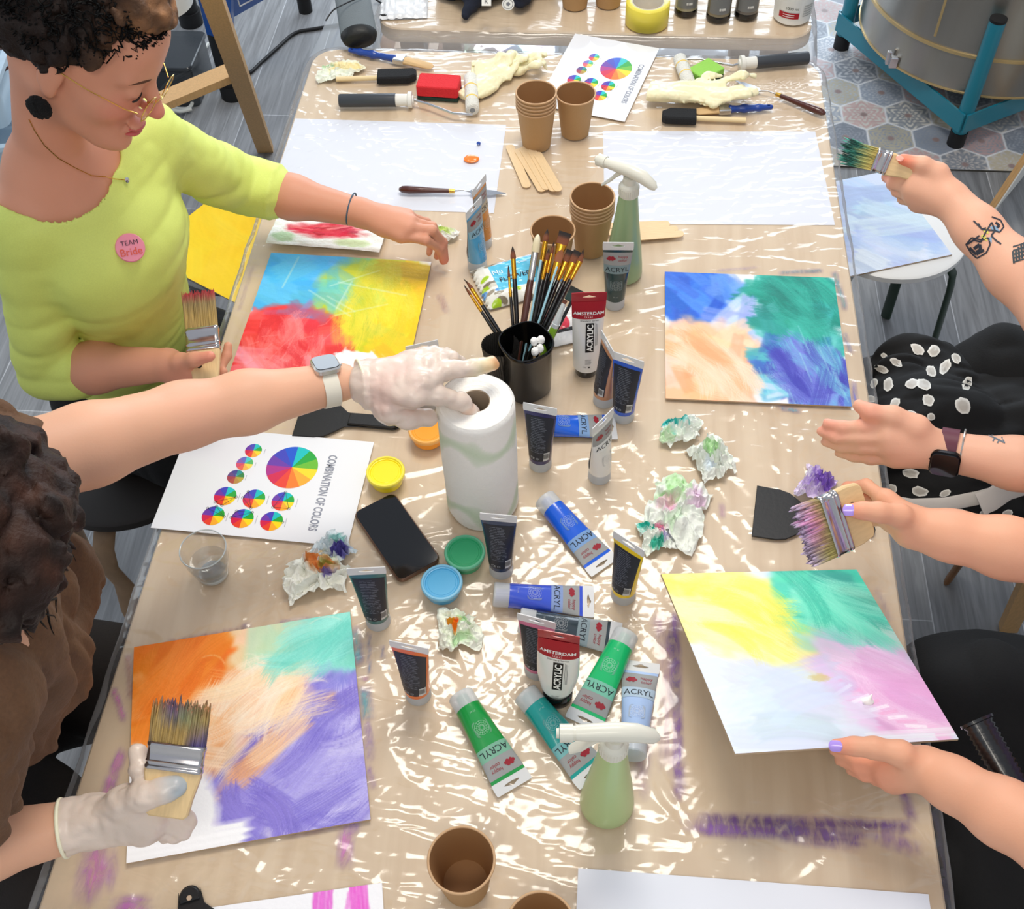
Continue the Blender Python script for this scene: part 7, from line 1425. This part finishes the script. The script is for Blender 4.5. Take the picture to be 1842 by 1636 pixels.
hand(s,(1690,812,.955),[(1600,766,.985),(1596,788,.975),(1600,808,.962),(1608,826,.948)],[[(1548,768,.980),(1514,768,.974),(1488,762,.970)],[(1545,788,.968),(1505,787,.960),(1478,776,.956)],[(1550,806,.955),(1514,804,.946),(1485,795,.942)],[(1566,826,.940),(1536,822,.934),(1508,815,.930)]],[(1650,768,.990),(1606,748,1.000),(1566,742,1.000),(1545,730,.998)],1.0)
s.cone(PE3,P(1600,800,.60),.085,.075,.05)
tats=[]
b3=unshift(s.build('body',SKIN,per,skincol((226,172,144),[(P(1624,287,1.1),.018,(240,120,90),.8),(P(1600,310,1.05),.03,(232,140,118),.6),(P(1490,765,.97),.025,(232,150,130),.6),(P(1560,744,1.),.02,(226,140,118),.5)]),smooth=1))
# tattoos: ink shapes pressed on to the skin
INK=amat('tattoo_ink',.6)
def tattoo(polys,col,body,mb,off=.0009):
    for poly in polys:
        n=len(poly)
        r=drape(poly,body,off)
        if len(r)==n: mb.add([a+np.array([0,0,0]) for a,b in r],[tuple(range(n))],col)
def linepoly(pts,w):
    out=[]
    for (x0,y0),(x1,y1) in zip(pts[:-1],pts[1:]):
        m=max(1,int(math.hypot(x1-x0,y1-y0)/5))
        for k in range(m):
            a=(x0+(x1-x0)*k/m,y0+(y1-y0)*k/m);b=(x0+(x1-x0)*(k+1)/m,y0+(y1-y0)*(k+1)/m); d=math.hypot(b[0]-a[0],b[1]-a[1])+1e-6; nx_,ny_=-(b[1]-a[1])/d*w,(b[0]-a[0])/d*w
            out.append([(a[0]+nx_,a[1]+ny_),(b[0]+nx_,b[1]+ny_),(b[0]-nx_,b[1]-ny_),(a[0]-nx_,a[1]-ny_)])
    return out
for o_ in (b3,): pass
b3w=b3; mb=MB(); _l=b3.location.copy()
INKC=(40,44,56)
for pts,w_ in (([(1751,397),(1767,413),(1790,415),(1784,400),(1772,420),(1764,436),(1752,432),(1740,440),(1762,424)],1.5),([(1790,415),(1783,424),(1793,434),(1801,439)],1.6),([(1737,441),(1748,428),(1766,432),(1778,428),(1781,440),(1774,455),(1757,465),(1747,456),(1738,441)],1.4),([(1744,446),(1756,458),(1770,450)],2.4),([(1752,448),(1762,440),(1764,450),(1756,454)],3.),([(1784,390),(1800,396),(1806,408),(1798,418),(1788,414)],1.3),([(1791,400),(1798,406),(1793,410)],2.2),([(1760,402),(1766,412),(1774,410)],1.2)): tattoo(linepoly(pts,w_),INKC,b3w,mb)
tattoo([[(1768,414),(1776,411),(1779,421),(1771,419)],[(1764,424),(1772,421),(1776,434),(1768,431)]],(214,206,90),b3w,mb,.0007); tattoo([[(1780,409),(1790,405),(1799,416),(1790,418)],[(1776,428),(1784,426),(1784,438)]],(130,160,186),b3w,mb,.0007)
for k in range(5): tattoo(linepoly([(1822+k*5,452-k*4),(1824+k*5,474-k*3)],1.9),(50,60,66),b3w,mb); tattoo(linepoly([(1822,444+k*7),(1842,438+k*7)],1.3),(50,60,66),b3w,mb)
for pts in ([(1778,783),(1790,788),(1808,797)],[(1784,780),(1790,788),(1786,794)],[(1794,783),(1798,791),(1794,797)],[(1802,786),(1806,795)]): tattoo(linepoly(pts,1.3),(96,106,116),b3w,mb)
merge(b3,mb.build('tattoo',INK,per,smooth=False)); b3['label']='bare forearms with dark line tattoos'
nail(per,P(1619,284,1.108)-np.array(per.location),P(1612,283,1.10)-P(1632,290,1.10),-FW+.4*UP,.0050,.0056,mat('bare_nail',(246,170,150),.3,coat=.4))
BLKC=mat('black_jersey',(10,10,11),.9,bump=.15,bscale=300)
s=SDF((.52,.78,.46),(1.24,1.64,1.28),.0048); s.cone(PE3,CH3,.165,.155,.05,sq=((1,0,0),.82)); s.cone(CH3,NB3-[0,0,.07],.15,.09,.04); s.cone(S3,S3b,.07,.07,.04); sleeve(s,S3,S3*.5+E3*.5,.066,.064,4,.006,seed=1);sleeve(s,S3b,S3b*.5+E3b*.5,.064,.062,4,.006,seed=2); s.cone(P(1810,680,.62),PE3+[0,.05,.05],.10,.12,.06)
s.wrinkle(.010,14,seed=5); unshift(s.build('black_top',BLKC,per,smooth=1))
# skirt with painted white petals
s=SDF((.42,.74,.40),(1.24,1.66,.78),.0042)
s.cone(PE3,P(1640,790,.60),.150,.115,.06); s.cone(P(1640,790,.60),P(1540,800,.58),.115,.09,.03); s.cone(PE3+[0,.14,0],P(1640,690,.60),.12,.075,.06); s.cone(P(1640,690,.60),P(1545,700,.56),.075,.06,.04); s.cone(PE3+[0,-.1,0],P(1680,880,.585),.11,.08,.05)
s.wrinkle(.018,(8,16,10),seed=2).wrinkle(.006,(20,40,20),seed=6)
sk_=s.build('spotted_skirt',amat('skirt_cloth',.85,bump=.1,bscale=300),per,lambda v:lin(np.tile((12,12,13),(len(v),1))),smooth=1); sk_['label']='black skirt with irregular white spots'
SP=[(1586,665,22,9,.4),(1612,652,20,9,.5),(1650,628,22,12,.6),(1680,632,16,16,.8),(1598,692,14,17,.2),(1640,690,20,12,-.3),(1675,668,18,12,.9),(1662,692,22,13,.5),(1736,605,22,14,-.9),(1710,600,20,8,-.4),(1705,620,8,14,.3),(1572,690,10,13,.3),(1568,718,14,9,.2),(1610,725,12,16,.6),(1640,745,14,9,.4),(1670,720,18,14,.8),(1732,730,22,22,-.6),(1700,660,14,20,.5),(1740,690,14,18,.4),(1675,750,12,10,.2),(1638,852,24,12,.1),(1700,848,16,7,-.3),(1604,880,16,12,.3),(1655,885,24,12,.2),(1700,888,18,8,-.4),(1730,922,20,8,.1),(1812,925,16,10,-.5),(1770,926,14,10,.3),(1590,640,10,6,.3),(1720,645,12,14,-.7),(1745,640,9,15,-.5),(1592,602+20,16,6,-.2),(1668,768,12,7,.5),(1580,760,12,8,0)]
mb=MB(); rg=np.random.default_rng(8)
for (u,v_,a,b_,r_) in SP:
    n=16; a*=.62;b_*=.72; pts=[]; 
    for i in range(n):
        t_=2*math.pi*i/n; rr=1+rg.normal(0,.07); x=a*rr*math.cos(t_);y=b_*rr*math.sin(t_); pts.append((u+x*math.cos(r_)-y*math.sin(r_),v_+x*math.sin(r_)+y*math.cos(r_)))
    c=drape([(u,v_)],sk_,.0022); o_=drape(pts,sk_,.0016); i_=drape([(u+(x-u)*.55,v_+(y-v_)*.55) for x,y in pts],sk_,.0020)
    if len(o_)==n and len(i_)==n and c:
        zz=np.array([q[0] for q in o_+i_+c]); 
        if np.ptp(zz[:,2])>.09: continue
        m_=mb.n; mb.add(zz,[(k,(k+1)%n,n+(k+1)%n,n+k) for k in range(n)]+[(n+k,n+(k+1)%n,2*n) for k in range(n)],np.array([lin((236,234,226))]*n+[lin((190,184,174))]*(n+1)))
merge(sk_,mb.build('white_spots',LAB,per,smooth=False)); unshift(sk_)
# belt ribbon of the skirt
rb=drape([(1640,905),(1672,904),(1705,900),(1740,893),(1768,884)],sk_,.003) if False else [(P(u,v_,.69),0) for u,v_ in ((1590,902),(1640,910),(1700,908),(1760,896),(1800,885))]
def ribbon(pts,w,name,m,parent,flat):
    mb=MB(); mb.tube(pts,[(w,.0015)]*len(pts),10,flat=flat); return unshift(mb.build(name,m,parent,angle=60))
RB=mat('grey_ribbon',(196,190,182),.6,bump=.2,bscale=80)
ribbon([p for p,_ in rb],.011,'ribbon_belt',RB,per,tuple(UP)); ribbon([P(1762,908,.70),P(1782,900,.705),P(1812,880,.71),P(1850,868,.71)],.018,'ribbon_end',RB,per,tuple(UP))
watch(per,P(1704,812,.956),W3b-E3b,.0300,.84,-UP*.55-FW*.8,'black watch with plum',(92,36,54),(24,22,24),w=.022,cw=.0215,ch=.024)
bg2=unshift(MB().tube(ringpath(P(1729,814,.957),W3b-E3b,.0318,30,.9),.0016,8,closed=True).build('bangle',mat('silver_bangle',(206,200,190),.2,.9),per)); bg2['label']='thin silver bangle'
flatbrush(P(1646,310,1.085),P(1516,268,1.100),(-FW*.35+UP*.9),.034,'flat brush with dark green and teal splayed bristles, held at the upper right',lambda x,q,y:mixc(mixc((196,170,90),(60,150,130),(q-.25)*2.2),(16,54,50) if y<.5 else (90,180,160),(q-.6)*3),fr=(.36,.20),jag=.012,th=.013,hole=False)
# ---------------------------------------------------------------- person in the lavender shirt
per=thing('person','person with lavender nails, lavender shirt and black trousers, tilting a painting','person',(.98,.62,0))
W4=P(1645,950,.955); E4=P(1920,1010,.97); W4b=P(1668,1385,.875); E4b=P(1905,1520,.93); S4=np.array([.88,.86,1.18]); S4b=np.array([.84,.50,1.16]); PE4=np.array([.97,.62,.58]); CH4=np.array([.90,.66,.98]); NB4=np.array([.86,.68,1.24])
HC4=np.array([.78,.68,1.42]); fv=np.array([-.75,0,-.66]); fv/=np.linalg.norm(fv); lv=np.cross([0,0,1],fv);lv/=np.linalg.norm(lv); uv=np.cross(fv,lv); HM4=np.stack([fv,lv,uv],1)
PE4=np.array([.97,.66,.58])
s=SDF((.20,.22,.46),(1.18,1.14,1.60),.0036); L4=head_shapes(s,HC4,HM4); s.cone(L4((-.03,0,-.05)),NB4,.050,.055,.03); s.cone(PE4,CH4,.14,.13,.05,sq=((1,0,0),.75)); s.cone(CH4,NB4-[0,0,.08],.12,.08,.05); s.cone(S4,S4b,.055,.055,.04)
s.chain([(S4,.050),(E4,.038),(E4*.6+W4*.4,.0365),(E4*.25+W4*.75,.0300),(W4,.0275)],.02); s.chain([(S4b,.050),(E4b,.039),(E4b*.6+W4b*.4,.0355),(E4b*.2+W4b*.8,.0285),(W4b,.0262)],.02)
hand(s,(1645,950,.955),[(1592,898,.965),(1588,912,.945),(1592,926,.925),(1600,940,.910)],[[(1558,874,.955),(1525,878,.938),(1512,890,.925)],[(1556,896,.930),(1528,900,.915)],[(1562,918,.912),(1534,920,.900)],[(1574,936,.898),(1548,944,.888)]],[(1618,928,.985),(1580,922,.995),(1552,919,.995),(1528,918,.992)],.97)
hand(s,(1668,1385,.875),[(1592,1376,.862),(1592,1390,.852),(1598,1402,.842),(1608,1410,.832)],[[(1540,1366,.846),(1500,1350,.835)],[(1545,1380,.838),(1510,1368,.826)],[(1556,1394,.830),(1530,1386,.820)],[(1580,1404,.824),(1558,1398,.815)]],[(1620,1356,.900),(1572,1346,.900),(1536,1343,.897),(1504,1342,.893)],.97)
s.cone(PE4,P(1720,1300,.62),.085,.075,.05)
b4=unshift(s.build('body',SKIN,per,skincol((226,166,134),[(P(1528,918,.99),.02,(240,150,122),.6),(P(1504,1342,.893),.02,(236,140,112),.6),(P(1515,885,.93),.03,(238,150,124),.5),(P(1560,1390,.85),.04,(228,140,110),.5)]),smooth=1))
LVN=mat('lavender_polish',(180,150,236),.2,coat=.6)
def nailat(u,v_,body,d,w,l,lab=None):
    r=drape([(u,v_)],body,.0006)[0]; n=r[1]*.5-FW*.5; nail(per,r[0]-np.array(per.location),d,n,w,l,LVN,label=lab)
nailat(1527,918,b4,-RT,.0074,.0074,'lavender painted thumbnail');nailat(1503,1343,b4,-RT,.0066,.0078,'lavender painted thumbnail')
LAV=mat('lavender_cloth',(196,172,222),.8,bump=.15,bscale=300,var=.04)
s=SDF((.50,.20,.74),(1.20,1.16,1.34),.0050); s.cone(PE4+[.0,0,.22],CH4,.145,.145,.05,sq=((1,0,0),.85)); s.cone(CH4,NB4-[0,0,.07],.15,.09,.04); s.cone(S4,S4b,.07,.07,.04); sleeve(s,S4,S4*.5+E4*.5,.068,.07,4,.006,seed=1);sleeve(s,S4b,S4b*.5+E4b*.5,.066,.068,4,.006,seed=2); s.ell(P(1905,1265,.98),(.085,.10,.14),.05)
s.wrinkle(.012,12,seed=5); unshift(s.build('lavender_shirt',LAV,per,smooth=1))
s=SDF((.36,.08,.30),(1.22,1.14,.86),.0050); s.cone(PE4+[0,0,.05],P(1760,1300,.62),.155,.115,.06);s.cone(P(1760,1300,.62),P(1640,1290,.60),.115,.09,.05); s.cone(PE4+[0,-.16,0],P(1760,1540,.60),.13,.11,.06);s.cone(P(1760,1540,.60),P(1650,1590,.58),.11,.10,.05); s.cone(PE4+[.0,-.2,0],P(1800,1640,.6),.13,.12,.06); s.wrinkle(.010,12,seed=2); unshift(s.build('black_trousers',BLKC,per,smooth=1))
br4=unshift(MB().tube(ringpath(P(1810,1468,.905),E4b-W4b,.0365,30,.9),.0012,8,closed=True).build('bracelet',mat('gold_wire',(222,180,90),.2,1.),per)); br4['label']='thin gold bracelet with small balls'
for a in (1.2,4.2): p_=ringpath(P(1810,1468,.905),E4b-W4b,.0372,30,.9)[int(a/6.28*30)]; o=MB().lathe([(0,-.003),(.0021,-.0021),(.003,0),(.0021,.0021),(0,.003)],12,M=T(*p_)).build('bead',mat('gold_wire',(222,180,90),.2,1.),br4)
# brush in the lavender-nailed hand
flatbrush(P(1558,915,.975),P(1440,972,.972),(RT*-.30-UP*.95),.082,'broad flat brush loaded with pink and lilac paint, held by the hand with lavender nails',lambda x,q,y:mixc(mixc(mixc((150,140,80),(226,120,180),(.5-abs(x-.35))*3*(q*1.3-.1)),(196,176,206),(q-.5)*2.2),(44,34,50),(q-.9)*7 if int(x*17)%2 else 0),fr=(.36,.26),jag=.008,th=.018,hw=.080)
# black quilted strap bag
q=P(1775,1350,.86); a=P(1758,1298,.88)-q;b=P(1832,1430,.86)-q; t=thing('shoulder_bag','black padded leather bag strap lying on the lap of the lavender-shirted person','bag',tuple(q)); LE=mat('black_leather',(16,16,17),.28,coat=.5,bump=.2,bscale=90)
n=15; mb=MB(); mb.tube([a+(b-a)*k for k in np.linspace(0,1,n*2)],[(.019 if i%2 else .0165,.015 if i%2 else .0125) for i in range(n*2)],20,flat=tuple(RT)); mb.build('padded_strap',LE,t,angle=80)
MB().tube([a-(b-a)*.02,a+(b-a)*.02],[(.0215,.016),(.0215,.016)],20,flat=tuple(RT)).build('strap_end',LE,t,angle=50); MB().tube(ringpath(b,b-a,.010,16),.0018,8,closed=True).build('buckle_ring',mat('gold_wire',(222,180,90),.2,1.),t)
